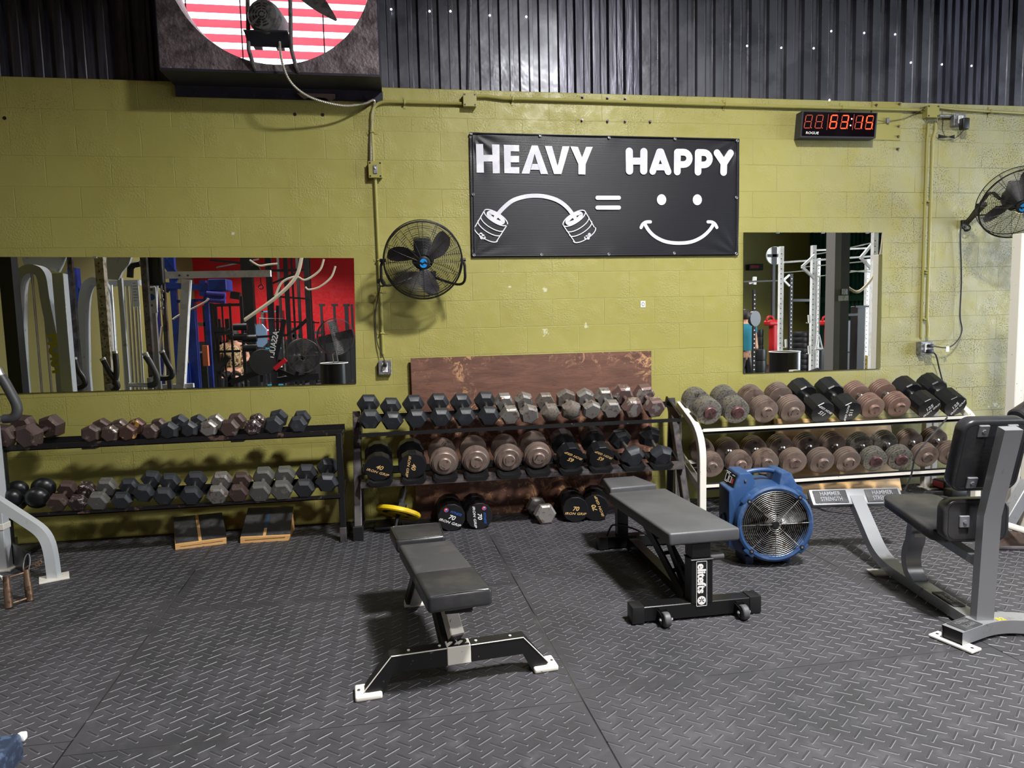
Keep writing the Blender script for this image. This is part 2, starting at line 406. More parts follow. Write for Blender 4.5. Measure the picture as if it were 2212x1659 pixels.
M_BLACKPL = pm('black_plastic', (22, 22, 24), .42)
M_WIRE = pm('grille_wire', (168, 166, 162), .4, .8, col2=(90, 80, 70), scale=30)
M_BLKWIRE = pm('black_wire', (26, 25, 28), .42, .2)
M_MOTOR = pm('dusty_motor_casing', (92, 90, 90), .7, .2, col2=(66, 60, 60), scale=20, bump=.4)
M_GRIME = pm('grimy_sheet_steel', (124, 112, 116), .6, .25, col2=(76, 66, 69), scale=9, lo=.42, hi=.62, bump=.9, bscale=38, bdist=.01, col3=(104, 92, 97))
M_DARKSH = pm('dark_blue_grey_sheet', (44, 44, 56), .5, .3, col2=(34, 34, 42), scale=5)
M_YEL = pm('yellow_rubber_plate', (226, 196, 26), .42, 0, col2=(200, 166, 20), scale=12, bump=.1)
M_PINE = mat_wood('pine_board', (232, 192, 134), (220, 176, 116), (190, 142, 88), .42, (.8, 1, 9))
M_PLY = mat_wood('worn_red_brown_board', (116, 82, 68), (92, 64, 54), (66, 46, 42), .45, (1, 1, 5), (190, 146, 108), 3, .53)
M_PLYEDGE = mat_wood('plywood_edge', (214, 170, 112), (196, 148, 92), (150, 104, 62), .5, (1, 1, 20))
M_TREADBL = pm('black_grip_sheet', (44, 44, 47), .62, 0, col2=(60, 60, 62), scale=12, bump=.2)
M_BRASS = pm('worn_bronze_steel', (150, 124, 104), .36, .8, col2=(110, 86, 70), scale=24, bump=.2)
M_OUTL = pm('galvanised_box', (150, 152, 156), .4, .7, col2=(120, 122, 126), scale=30)
M_WHPL = pm('white_plastic', (226, 226, 224), .4)
M_CABLE = pm('dark_cable', (46, 46, 48), .5)
M_BLKC = pm('black_cable', (18, 18, 20), .45)
# ------------------------------------------------------------------ the shell of the room
XL, XR, YB, ZC = -6.0, 11.7, -14.0, 5.6
g = G(); g.box(XL, XR, YB, .12, -.1, 0)
# raised tread bars of the rubber mats (the stretch the camera side of the room shows)
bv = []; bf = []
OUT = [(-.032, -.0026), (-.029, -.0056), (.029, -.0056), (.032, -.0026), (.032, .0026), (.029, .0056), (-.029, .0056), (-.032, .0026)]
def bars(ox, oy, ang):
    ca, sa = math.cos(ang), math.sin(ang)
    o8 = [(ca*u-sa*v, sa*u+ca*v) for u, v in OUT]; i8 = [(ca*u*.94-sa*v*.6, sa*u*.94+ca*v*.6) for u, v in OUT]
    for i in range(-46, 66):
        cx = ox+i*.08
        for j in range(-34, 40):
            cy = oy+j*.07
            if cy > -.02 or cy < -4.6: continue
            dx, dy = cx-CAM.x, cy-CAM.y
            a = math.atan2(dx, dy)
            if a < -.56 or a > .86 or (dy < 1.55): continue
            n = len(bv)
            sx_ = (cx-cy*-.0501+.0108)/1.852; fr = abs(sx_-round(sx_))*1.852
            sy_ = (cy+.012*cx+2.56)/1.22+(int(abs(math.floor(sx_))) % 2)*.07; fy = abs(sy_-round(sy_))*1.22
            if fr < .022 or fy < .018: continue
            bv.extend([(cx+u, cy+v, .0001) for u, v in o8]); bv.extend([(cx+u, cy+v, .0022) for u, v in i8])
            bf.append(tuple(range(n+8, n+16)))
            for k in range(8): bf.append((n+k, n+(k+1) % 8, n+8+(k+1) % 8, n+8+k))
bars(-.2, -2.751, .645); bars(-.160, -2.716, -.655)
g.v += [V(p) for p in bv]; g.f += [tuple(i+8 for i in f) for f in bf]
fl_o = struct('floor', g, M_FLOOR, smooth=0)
g = G(); g.box(XL, XR, 0, .2, 0, 3.1496, .004)
wallf = struct('wall_front', g, M_WALL, smooth=0)

# ribbed steel sheeting over the block wall, with the round fan opening cut out of it
FX, FZ, FR = -1.295, 3.767, .596          # fan opening centre and radius
FX0, FX1 = -1.985, -.612
def corr(g, x0, x1, z0, z1, y=.10, per=.1524, d=.032, rib=.052):
    x = x0; pts = []
    n = int(round((x1-x0)/per)); per = (x1-x0)/n
    for i in range(n):
        a = x0+i*per
        pts += [(a, y), (a+per-rib, y), (a+per-rib+.008, y+d), (a+per-.008, y+d)]
    pts.append((x1, y))
    # a small groove down the middle of each flat
    out = []
    for i, p in enumerate(pts):
        out.append(p)
        if i+1 < len(pts) and abs(pts[i+1][1]-y) < 1e-6 and abs(p[1]-y) < 1e-6 and pts[i+1][0]-p[0] > .05:
            m = p[0]+(pts[i+1][0]-p[0])*.68
            out += [(m-.006, y), (m, y+.005), (m+.006, y)]
    vs = [(px, py, z0) for px, py in out]+[(px, py, z1) for px, py in out]; k = len(out)
    g.add(vs, [(i, i+1, k+i+1, k+i) for i in range(k-1)])
g = G(); corr(g, -2.02-4*.99, -1.97, 3.10, ZC, per=.135)
struct('wall_upper_left', g, M_CORR2, smooth=0)
g = G(); corr(g, -.625, .72, 3.10, ZC); corr(g, 1.37, 3.92, 3.10, ZC); corr(g, 4.5, XR, 3.10, ZC)
wup = struct('wall_upper', g, M_CORR, smooth=0)
g = G(); corr(g, .72, 1.37, 3.10, ZC, per=.13, d=.045, rib=.045); corr(g, 3.92, 4.5, 3.10, ZC, per=.07, d=.02, rib=.03)
struct('wall_upper_lap', g, M_CORR2, smooth=0)
g = G(); corr(g, -2.02, -.60, FZ+.72, ZC)
struct('wall_upper_over_fan', g, M_CORR2, smooth=0)
g = G()
for (px, py) in [(845, 20), (928, 24), (973, 24), (1058, 33), (1137, 36), (1614, 99), (1688, 103), (1758, 104), (1796, 67), (1867, 71), (1934, 74), (1968, 135), (2035, 139), (2099, 142), (1792, 216)]:
    q = at(px, py, Y=.096 if py < 200 else -.002)
    g.lathe([(0, 0), (.004, 0.001), (.0075, 0), (.0075, .002)], q, (0, 1, 0), 8)
M_HOLE = pm('daylight_through_hole', (235, 240, 255), .5, emit=6)  # emissive discs stand in for daylight, no holes are cut
obj('bullet_hole', g, M_HOLE, wup, 0)['label'] = 'small glowing discs standing for ragged holes with daylight behind'

# far walls and ceiling
M_RED = mat_wood('red_painted_brick', (196, 26, 34), (184, 20, 30), (150, 16, 26), .5, (1, 1, 1), None, 3)
M_REDB = mat_blockwall('red_block', (206, 24, 34), (214, 30, 40), (186, 18, 28))
M_GREENW = pm('teal_ribbed_steel', (34, 92, 82), .45, .2, col2=(28, 78, 70), scale=3)
M_CEIL = pm('dark_ceiling_sheet', (60, 60, 62), .6)
# the right-hand side wall with its open roll-up door, and the other enclosing walls
g = G(); g.box(XL-.2, XL, YB, .2, 0, ZC); struct('wall_left', g, M_FAROL, smooth=0)
g = G(); g.box(XR, XR+.2, YB, -6.6, 0, ZC); g.box(XR, XR+.2, -6.6, -1.8, 3.8, ZC); g.box(XR, XR+.2, -1.8, .2, 0, ZC)
struct('wall_right', g, OLIVE, smooth=0)
g = G(); corr_pts = []
x = YB
k = 0
vs = []
n = 44; per = (14-6.7)/n
for i in range(n):
    a = YB+i*per
    for (yy, xx) in ((a, XR-.02), (a+per*.55, XR-.02), (a+per*.6, XR-.06), (a+per*.95, XR-.06)): vs.append((xx, yy))
vs.append((XR-.02, YB+n*per)); k = len(vs)
g.add([(a, b, 0) for a, b in vs]+[(a, b, ZC) for a, b in vs], [(i, i+1, k+i+1, k+i) for i in range(k-1)])
g.bar((XR-.1, YB, 1.9), (XR-.1, -6.7, 1.9), .08, .16); g.bar((XR-.12, -13, 2.1), (XR-.12, -9.6, 4.6), .08, .08)
struct('wall_right_sheeting', g, M_GREENW, smooth=0)
g = G(); g.box(XL, 4.2, YB-.2, YB, 0, ZC); struct('wall_back', g, M_REDB, smooth=0)
g = G(); g.box(4.2, XR, YB-.2, YB, 0, ZC); struct('wall_back_olive', g, OLIVE, smooth=0)
g = G(); g.box(XL, XR, YB, .2, ZC, ZC+.1)
for i in range(5): g.bar((XL, -1.6-i*3, ZC-.14), (XR, -1.6-i*3, ZC-.14), .12, .26)
struct('ceiling', g, M_CEIL, smooth=0)

# high-bay lamps (out of the picture, they carry the light)
M_LAMPH = pm('lamp_housing', (190, 190, 190), .4, .6); M_LAMPE = pm('lamp_glass', (255, 246, 226), .4, emit=3)
for i, (p, e, sp_) in enumerate(LAMPS):
    p = V(p); t_ = thing('high_bay_lamp', p+V((0, 0, .02)), 'round high bay lamp hanging above '+['the two black benches', 'the middle of the floor behind the camera', 'the white rig near the roll-up door', 'the floor left of the benches', 'the reflected black rack and red wall', 'the teal wall corner', 'the silver cable towers'][i], 'lamp', 'high bay lamps under the roof')
    gg = G(); gg.lathe([(.27, .0), (.28, .01), (.22, .14), (.09, .22), (.09, .34), (0, .34)], p+V((0, 0, .02)), (0, 0, 1), 24); obj('housing', gg, M_LAMPH, t_)
    gg = G(); gg.cyl(p+V((0, 0, .36)), (p.x, p.y, ZC), .012, n=8); obj('hanging_rod', gg, M_LAMPH, t_)

g = G(); g.box(XL, 4.2, YB, YB+.03, 0, 1.15); struct('trim_1', g, pm('black_wall_rubber', (26, 26, 28), .6), smooth=0)
# ------------------------------------------------------------------ things on the wall
FX, FZ, FR = -1.28, 3.82, .648
# --- big exhaust fan in its sheet-metal housing
ef = thing('exhaust_fan', (FX, -.15, 3.11), 'big square exhaust fan with grimy steel front, motor and red louvres above the olive wall', 'fan')
def panel_hole(g, x0, x1, z0, z1, cx, cz, r, y, t=.004, n=72):
    vs = []; fs = []
    for k in range(n):
        a = 2*PI*k/n; c, s = math.cos(a), math.sin(a)
        tx = (x1-cx)/c if c > 1e-9 else (x0-cx)/c if c < -1e-9 else 1e9
        tz = (z1-cz)/s if s > 1e-9 else (z0-cz)/s if s < -1e-9 else 1e9
        q = min(tx, tz)
        vs += [(cx+r*c, y, cz+r*s), (cx+q*c, y, cz+q*s)]
    for k in range(n):
        a, b = 2*k, 2*k+1; c, d = (2*k+2) % (2*n), (2*k+3) % (2*n); fs.append((a, b, d, c))
    g.add(vs, fs)
    g.lathe([(r, 0), (r-.012, .05), (r-.02, .12), (r-.02, .2)], (cx, y, cz), (0, 1, 0), n)
g = G(); panel_hole(g, -1.985, -.61, 3.125, 4.52, FX, FZ, FR, -.3)
# corner pieces that the radial fan leaves open
for (cx_, cz_) in ((-1.985, 3.125), (-.61, 3.125), (-1.985, 4.52), (-.61, 4.52)):
    n = 72; best = None
    pts = []
    for k in range(n):
        a = 2*PI*k/n; c, s = math.cos(a), math.sin(a)
        if (c > 0) == (cx_ > FX) and (s > 0) == (cz_ > FZ):
            pts.append(a)
    # two neighbours on either side of the corner
    ac = math.atan2(cz_-FZ, cx_-FX) % (2*PI); lo = max([a for a in [2*PI*k/n for k in range(n)] if a <= ac]); hi = lo+2*PI/n
    q = []
    for a in (lo, hi):
        c, s = math.cos(a), math.sin(a)
        tx = ((-.61 if c > 0 else -1.985)-FX)/c; tz = ((4.52 if s > 0 else 3.125)-FZ)/s; tq = min(tx, tz); q.append((FX+tq*c, -.3, FZ+tq*s))
    g.add([q[0], (cx_, -.3, cz_), q[1]], [(0, 1, 2)])
obj('front_panel', g, M_GRIME, ef, 30)
g = G(); g.box(-1.988, -.607, -.302, -.02, 3.114, 3.129); g.box(-1.991, -1.985, -.3, .1, 3.115, 4.52); g.box(-.61, -.604, -.3, .1, 3.115, 4.52)
g.box(-1.99, -.605, -.3, .1, 4.52, 4.526)
g.box(-1.99, -.6, -.012, -.002, 3.045, 3.115)
for k in range(7): g.cyl((-1.86+k*.19, -.018, 3.07), (-1.86+k*.19, -.01, 3.07), .007, n=8)
hs = obj('housing', g, M_DARKSH, ef, 30)
g = G(); g.prism([(0, 0), (.26, 0), (.26, -.03), (.225, -.05), (.19, -.028), (.09, -.026), (.05, -.04), (.02, -.02)], (-1.19, -.022, 3.085), (1, 0, 0), (0, 0, 1), .004)
obj('torn_edge', g, M_PLATE, ef)['label'] = 'bent torn strip of pale sheet metal'
g = G(); g.box(-1.99, -.61, .04, .2, 3.1496, 3.16); obj('sill', g, M_GRIME, ef)
M_LOUV, t_, p_ = newmat('red_translucent_louvre')
p_.inputs['Base Color'].default_value = lin((214, 120, 126)); p_.inputs['Roughness'].default_value = .5
tr = t_.node('ShaderNodeBsdfTranslucent'); tr.inputs[0].default_value = lin((240, 140, 150)); mx = t_.node('ShaderNodeMixShader'); mx.inputs[0].default_value = .6
t_.link(p_.outputs[0], mx.inputs[1]); t_.link(tr.outputs[0], mx.inputs[2]); t_.link(mx.outputs[0], t_.n['Material Output'].inputs[0])
for i in range(14):
    z = 3.17+i*.098; g = G()
    g.rbox((FX, .13, z+.03), (1.34, .004, .062), 0, 1, Matrix.Rotation(math.radians(-14), 3, 'X'))
    obj('louvre', g, M_LOUV, ef, 0)
g = G()
for x in (-1.92, -1.56, -1.0, -.66): g.cyl((x, .105, 3.15), (x, .105, 4.5), .005, n=6)
obj('louvre_link_rod', g, M_DARKSH, ef)['label'] = 'thin upright rods joining the louvres'
# support rods, motor, shelf, hub, blades
for (xa, xb, bot, top) in ((535, 548, 148, 0), (627, 640, 152, 0)):
    a = at(xb, bot, Y=-.31); b = at(xa+2, 105, Y=-.36); c = at(xa, 0, Y=-.36); g = G()
    g.tube([a+V((.012, .01, -.01)), a+V((0, -.01, .02)), b, c, c+V((0, 0, .9))], .013, 8); obj('support_rod', g, M_MOTOR, ef)
mc = at(566, 30, Y=-.46); g = G()
g.lathe([(0, 0), (.06, 0), (.088, .006), (.1, .03), (.104, .06), (.104, .22), (.09, .25), (0, .25)], mc, (.12, 1, .03), 32)
for (da) in (0, 1): g.bar(mc+V((-.07+.14*da, .1, -.12)), mc+V((-.07+.14*da, .22, -.12)), .05, .03)
mo = obj('motor', g, M_MOTOR, ef)
g = G(); ax = V((.12, 1, .03)).normalized()
for R in (.018, .034, .05, .066):
    for k in range(8):
        a0 = 2*PI*k/8+.1; pts = [mc+V((math.cos(a0+j*.1)*R, 0, math.sin(a0+j*.1)*R))-ax*.0015 for j in range(6)]
        g.tube(pts, .004, 5)
obj('vent_slot', g, M_BLACKPL, mo)['label'] = 'ring of dark cooling slots on the motor face'
g = G(); a = at(527, 68, Y=-.42); b = at(622, 70, Y=-.42)
g.add([a, b, at(626, 104, Y=-.34), at(537, 100, Y=-.34)], [(0, 1, 2, 3)]); g.bar(a+V((0, .06, .0)), b+V((0, .06, 0)), .16, .008)
obj('motor_shelf', g, M_DARKSH, ef, 0)
g = G(); g.lathe([(0, 0), (.09, 0), (.09, .08), (0, .08)], (FX, -.12, FZ+.1), (0, 1, 0), 20); g.cyl((FX, -.3, FZ+.1), (FX, .06, FZ+.1), .02); obj('hub', g, M_MOTOR, ef)
for k in range(3):
    g = G(); a = math.radians(-43+120*k); d = V((math.cos(a), 0, math.sin(a))); n_ = V((-math.sin(a), 0, math.cos(a)))
    vs = []; c0 = V((FX, -.08, FZ+.1))
    for i in range(9):
        r = .09+i*.055; w = (.06, .075, .085, .085, .078, .066, .05, .03, .008)[i]; tw = math.radians(38-i*2.5)
        for s_ in (-1, 1): vs.append(c0+d*r+n_*(s_*w*math.cos(tw))+V((0, s_*w*math.sin(tw)*.6, 0)))
        for s_ in (-1, 1): vs.append(c0+d*r+n_*(s_*w*math.cos(tw))+V((0, s_*w*math.sin(tw)*.6+.004, 0)))
    fs = []
    for i in range(8):
        o_ = i*4; fs += [(o_, o_+1, o_+5, o_+4), (o_+2, o_+6, o_+7, o_+3), (o_, o_+4, o_+6, o_+2), (o_+1, o_+3, o_+7, o_+5)]
    g.add(vs, fs); obj('fan_blade', g, M_MOTOR, ef, 40)

# --- flexible conduit from motor to switch box
P = [at(606, 45, Y=-.36), at(604, 90, Y=-.37), at(611, 140, Y=-.37), at(632, 182, Y=-.33), at(675, 212, Y=-.24), at(740, 228, Y=-.15), at(785, 224, Y=-.07), at(808, 217, Y=-.03), at(806, 240, Y=-.022), at(803, 268, Y=-.024), at(801, 300, Y=-.022), at(801, 349, Y=-.03)]
P = spline(P, 10); g = G(); pts = []; L = 0; sec = 8
# ribbed hose: radius pulses along the length
Q = [P[0]]
step = .006; acc = 0
for a, b in zip(P, P[1:]):
    d = (b-a).length; t = step-acc
    while t < d: Q.append(a.lerp(b, t/d)); t += step
    acc = d-(t-step)
n = len(Q); x = None; vs = []
for i in range(n):
    T = (Q[min(i+1, n-1)]-Q[max(i-1, 0)]).normalized()
    x = T.orthogonal().normalized() if x is None else (x-T*x.dot(T)).normalized(); y = x.cross(T)
    r = .0092 if i % 2 else .0068
    for k in range(sec): vs.append(Q[i]+x*(r*math.cos(2*PI*k/sec))+y*(r*math.sin(2*PI*k/sec)))
g.add(vs, [(i*sec+k, i*sec+(k+1) % sec, (i+1)*sec+(k+1) % sec, (i+1)*sec+k) for i in range(n-1) for k in range(sec)])
M_FLEX = pm('galvanised_flex', (176, 170, 158), .4, .6)
fo = obj('flexible_conduit', g, M_FLEX, org=at(808, 217, Y=0)); tag(fo, 'ribbed metal flexible conduit looping from exhaust fan motor down to switch box', 'conduit')

# --- rigid conduits painted with the wall
def conduit(name, pts, r, label, clamps=(), mat_=None, org=None):
    t = thing(name, org or pts[-1], label, 'conduit', 'painted conduit runs along the block wall')
    g = G(); g.tube(pts, r, 10); obj('pipe', g, mat_ or OLIVE, t)
    for q in clamps:
        g = G(); g.rbox(q, (.028 if abs(q[3]) < .5 else .06, .02, .06 if abs(q[3]) < .5 else .016)) if False else None
    return t
def clamp(t, p, horiz):
    g = G(); p = V(p)
    if horiz: g.rbox(p, (.016, .034, .034), .006); g.box(p.x-.008, p.x+.008, -.004, 0, p.z-.04, p.z+.04)
    else: g.rbox(p, (.034, .034, .016), .006); g.box(p.x-.04, p.x+.04, -.004, 0, p.z-.008, p.z+.008)
    obj('clamp', g, OLIVE, t)
yk = -.02
XC = -.672
a = at(1000, 224, Y=yk); 
P = [V((XC, yk, 1.245)), V((XC, yk, 2.42))]
t = thing('conduit', (XC, 0, 1.25), 'vertical olive painted conduit running behind the black fan down to its socket', 'conduit', 'painted conduit runs along the block wall')
g = G(); g.tube([(XC, yk, 1.25), (XC-.004, yk, 2.515)], .0115, 10); obj('pipe', g, OLIVE, t)
for z in (1.93, 1.70, 1.40): clamp(t, (XC, yk, z), False)
t = thing('conduit', (XC, 0, 2.5), 'olive painted conduit rising from the switch box and bending right under the steel sheeting', 'conduit', 'painted conduit runs along the block wall')
b1 = V((XC-.012, yk, 2.50)); zt = a.z
P = [b1, V((XC-.012, yk, 2.90))]+bez((XC-.012, yk, 2.90), (XC-.012, yk, zt-.02), (XC+.03, yk, zt), (XC+.13, yk, zt), 8)+[V((a.x, yk, zt))]
g = G(); g.tube(P, .0115, 10); obj('pipe', g, OLIVE, t); clamp(t, (-.45, yk, zt), True); clamp(t, (XC-.012, yk, 2.83), False)
t = thing('conduit', (1.6, 0, 3.05), 'long olive painted conduit running right from the first junction box past the timer', 'conduit', 'painted conduit runs along the block wall')
PX = [(1030, 208), (1050, 208), (1090, 213), (1140, 214), (1400, 222), (1700, 231), (1990, 238)]
P = [at(x, y, Y=yk) for x, y in PX]; g = G(); g.tube(P, .0125, 10); obj('pipe', g, OLIVE, t)
for x, y in ((1107, 213.4), (1566, 226), (1819, 233)): clamp(t, at(x, y, Y=yk), True)
t = thing('conduit', (4.2, 0, 3.05), 'olive painted conduit leaving the second junction box towards the right edge', 'conduit', 'painted conduit runs along the block wall')
P = [at(x, y, Y=yk) for x, y in ((2028, 232), (2060, 236), (2140, 241), (2212, 245))]; P.append(P[-1]+V((1.2, 0, -.02))); g = G(); g.tube(P, .0115, 10); obj('pipe', g, OLIVE, t); clamp(t, at(2140, 241, Y=yk), True)
XD = 3.782
for j, (dx, lab) in enumerate(((0, 'vertical olive painted conduit dropping from second junction box, front pipe of the pair'), (-.035, 'thinner olive painted conduit running just left of and behind the long drop'))):
    t = thing('conduit', (XD+dx, 0, 1.25), lab, 'conduit', 'painted conduit runs along the block wall'); g = G()
    if j == 0: g.tube([(XD+.02, -.03, 2.985), (XD+.02, -.03, 2.93), (XD, -.03, 2.86), (XD, -.03, 1.42), (XD+.012, -.03, 1.34), (XD+.012, -.03, 1.25)], .012, 10)
    else: g.tube([(XD-.03, -.012, 2.985), (XD-.03, -.012, 2.93), (XD+dx, -.012, 2.86), (XD+dx, -.012, 1.25)], .0105, 10)
    obj('pipe', g, OLIVE, t)
    if j == 0:
        for z in (2.36, 1.80, 1.78, 1.40): clamp(t, (XD-.01, -.02, z), False)
# thin upright rod on the sheeting
t = tag(obj('conduit', G().tube([at(1014, 202, Y=.06), at(1016, 0, Y=.06), at(1016, 0, Y=.06)+V((0, 0, .8))], .008, 8), M_OUTL, org=at(1014, 202, Y=.06)), 'thin bare metal pipe rising over the ribbed steel from the first junction box', 'conduit')

# --- junction boxes
def jbox(px0, px1, D, mat_, label, cat='junction box', corners=True, name='junction_box', side=M_GRIME):
    a = at(*px0, Y=-D); b = at(*px1, Y=-D); w = abs(b.x-a.x); h = abs(a.z-b.z); cx_ = (a.x+b.x)/2; cz_ = (a.z+b.z)/2
    t = thing(name, (cx_, 0, cz_-h/2), label, cat)
    g = G(); g.box(cx_-w/2+.002, cx_+w/2-.002, -D+.004, 0, cz_-h/2+.002, cz_+h/2-.002, .003); obj('body', g, mat_, t)
    g = G(); g.box(cx_-w/2, cx_+w/2, -D, -D+.005, cz_-h/2, cz_+h/2, .002); lid = obj('cover', g, mat_, t)
    if corners:
        for sx in (-1, 1):
            for sz in (-1, 1):
                g = G(); g.cyl((cx_+sx*(w/2-.012), -D-.003, cz_+sz*(h/2-.012)), (cx_+sx*(w/2-.012), -D+.001, cz_+sz*(h/2-.012)), .006, n=8); obj('screw', g, M_BLACKPL if mat_ is OLIVE else M_OUTL, lid)
    return t, V((cx_, -D, cz_)), w, h
jbox((1000, 200), (1030, 230), .055, OLIVE, 'square olive painted junction box under the steel sheeting left of the banner')
jbox((2004, 226), (2029, 254), .06, OLIVE, 'square olive painted junction box above the long conduit drop at right')
t, c, w, h = jbox((795, 348), (826, 384), .05, OLIVE, 'olive painted switch box with clear cover on the conduit left of the banner', 'switch', name='switch_box')
g = G(); g.rbox(c+V((0, -.004, 0)), (.028, .008, .06), .003); obj('switch_plate', g, M_OUTL, t)
g = G(); g.rbox(c+V((0, -.012, .008)), (.01, .014, .014), .002); obj('toggle', g, M_WHPL, t)
def outlet(px0, px1, D, label, plugs, ydec=0):
    t, c, w, h = jbox(px0, px1, D, M_OUTL, label, 'socket', name='wall_socket')
    g = G(); g.rbox(c+V((.0, -.003, 0)), (w*.42, .006, h*.66), .002); rc = obj('receptacle', g, M_WHPL, t)
    g = G()
    for s_ in (-1, 1):
        for d_ in (-.006, .006): g.rbox(c+V((d_, -.0065, s_*h*.17+.003)), (.0028, .002, .008))
        g.cyl(c+V((0, -.0075, s_*h*.17-.009)), c+V((0, -.0055, s_*h*.17-.009)), .0026, n=8)
    obj('slot', g, M_BLACKPL, rc)
    return t, c
outlet((817, 779), (846, 809), .045, 'grey metal socket box below the black fan with one cable plugged in', 1)
outlet((1990, 738), (2016, 765), .06, 'grey metal socket box right of the square mirror with two black plugs', 2)
tS, cS = outlet((2062, 245), (2087, 272), .05, 'grey metal socket box beside the second junction box holding a black power adapter', 1)
g = G(); g.tube([at(2029, 250, Y=-.03), at(2062, 250, Y=-.03)], .009, 8); tag(obj('conduit', g, M_OUTL, org=at(2045, 250, Y=0)), 'short bare metal pipe joining second junction box to the adapter socket', 'conduit')
# power adapter and its bundled lead
q = at(2083, 268, Y=-.075); t = thing('power_adapter', q, 'black plug-in power adapter hanging on the upper right socket', 'adapter')
g = G(); g.rbox(q+V((0, 0, 0)), (.06, .05, .09), .008, 3); obj('body', g, M_BLACKPL, t)
g = G(); g.tube(spline([q+V((0, .01, -.045)), at(2082, 281, Y=-.05), at(2070, 294, Y=-.03), at(2062, 299, Y=-.03)], 5), .0025, 6); obj('lead', g, M_BLKC, t)
g = G()
for k in range(6):
    o_ = (k-2.5)*.005; g.tube(spline([at(2027, 294, Y=-.02-.003*k)+V((0, 0, o_)), at(2044, 296, Y=-.03)+V((0, 0, o_*.3)), at(2062, 295, Y=-.02-.003*k)+V((0, 0, -o_))], 4), .003, 6)
obj('bundled_lead', g, M_BLKC, t)
g = G(); g.tube(spline([at(2034, 236, Y=-.03), at(2037, 262, Y=-.015), at(2036, 280, Y=-.015), at(2041, 294, Y=-.02)], 5), .002, 6); obj('thin_wire', g, M_BLKC, t)
# thin wire to the timer
g = G(); g.tube(spline([at(1896, 260, Y=-.04), at(1915, 262, Y=-.02), at(1950, 257, Y=-.01), at(1975, 246, Y=-.01), at(1990, 238, Y=-.03), at(2000, 230, Y=-.03), at(1986, 236, Y=-.03), at(2001, 240, Y=-.03)], 6), .0022, 6)
tag(obj('timer_wire', g, M_CABLE, org=at(1950, 257, Y=0)), 'thin dark wire sagging between the timer and second junction box', 'wire')
g = G(); q = at(1917, 261, Y=-.012); g.rbox(q, (.022, .024, .045), .003); tag(obj('wire_staple', g, M_OUTL, org=q), 'small metal bracket holding the timer wire', 'bracket')
# olive patch plate behind timer end and its bolts
a = at(1884, 219, Y=-.004); b = at(1945, 303, Y=-.004); g = G(); g.box(a.x, b.x, -.006, 0, b.z, a.z)
pl = thing('patch_plate', (a.x, 0, b.z), 'flat olive painted metal plate bolted behind the right end of the timer', 'plate')
obj('plate', g, OLIVE, pl)
for (x, y) in ((1942, 225), (1892, 227), (1940, 273), (1939, 295)):
    q = at(x, y, Y=-.006); g = G(); g.cyl(q, q+V((0, -.012, 0)), .009, n=6); obj('bolt', g, M_GUN, pl)
for i, (x, y) in enumerate([(1258, 210), (1312, 212), (1350, 213), (1257, 260), (1312, 262), (1350, 262), (1404, 263), (1938, 322), (637, 247), (697, 248), (10, 255)]):
    q = at(x, y, Y=-.001); g = G()
    if i >= 8: g.cyl(q, q+V((0, .0015, 0))+V((0, -.003, 0)), .012, n=9)
    else: g.cyl(q, q+V((0, -.02, 0)), .0075, n=7); g.cyl(q, q+V((0, -.006, 0)), .011, n=7)
    names = ['topmost row, first', 'topmost row, second', 'topmost row, third', 'lower row, first', 'lower row, second', 'lower row, third', 'lower row, fourth']
    if i < 7: lab = 'small rusty bolt in the wall above the banner, %s from the left' % names[i]
    elif i == 7: lab = 'small rusty bolt in the wall under the plate beside the timer'
    else: lab = ['dark plugged drill hole below the exhaust fan, left of a pair', 'dark plugged drill hole below the exhaust fan, right of a pair', 'dark plugged drill hole high on the wall at the far left'][i-8]
    tag(obj('wall_bolt' if i < 8 else 'wall_plug', g, M_GUN if i < 8 else M_BLACKPL, org=q), lab, 'bolt' if i < 8 else 'plug', 'bolts and plugs left in the block wall')

# --- cables
g = G(); P = spline([at(822, 616, Y=-.1), at(813, 660, Y=-.03), at(811, 690, Y=-.02), at(815, 740, Y=-.02), at(828, 772, Y=-.05), at(832, 786, Y=-.075)], 7); g.tube(P, .004, 7)
t = thing('fan_cable', at(820, 700, Y=0), 'thin dark cable from the middle wall fan down to the socket below it', 'cable'); obj('cord', g, M_CABLE, t)
g = G(); q = at(832, 788, Y=-.065); g.rbox(q, (.026, .04, .03), .006, 2); obj('plug', g, M_BLKC, t)
g = G(); P = spline([at(2083, 484, Y=-.06), at(2075, 500, Y=-.04), at(2077, 600, Y=-.03), at(2074, 680, Y=-.03), at(2078, 715, Y=-.04), at(2065, 740, Y=-.06), at(2045, 751, Y=-.08), at(2014, 747, Y=-.09)], 8); g.tube(P, .0055, 8)
t = thing('fan_cable', at(2075, 600, Y=0), 'black cable hanging from the right wall fan and curling into the socket', 'cable'); obj('cord', g, M_CABLE, t)
g = G(); g.rbox(at(2010, 747, Y=-.085), (.05, .03, .028), .008, 2); obj('plug', g, M_BLKC, t)
g = G(); q = at(2047, 754, Y=-.085); g.rbox(q, (.03, .002, .045)); obj('paper_tag', g, M_WHPL, t)['label'] = 'white paper tag on the cable'
g = G(); P = spline([at(2012, 759, Y=-.09), at(2022, 768, Y=-.08), at(2030, 800, Y=-.06), at(2040, 836, Y=-.06), at(2052, 862, Y=-.1), at(2050, 890, Y=-.3), at(2040, 910, Y=-.62), at(2000, 955, Y=-.68), at(1978, 985, Y=-.66), at(1967, 1030, Y=-.62), at(1945, 1075, Y=-.6), at(1927, 1097, Z=.006), at(1880, 1112, Z=.006), at(1790, 1104, Z=.006), at(1750, 1100, Z=.006), V((1.72, -1.12, .006)), V((1.62, -1.16, .06)), V((1.56, -1.17, .14))], 8); g.tube(P, .006, 8)
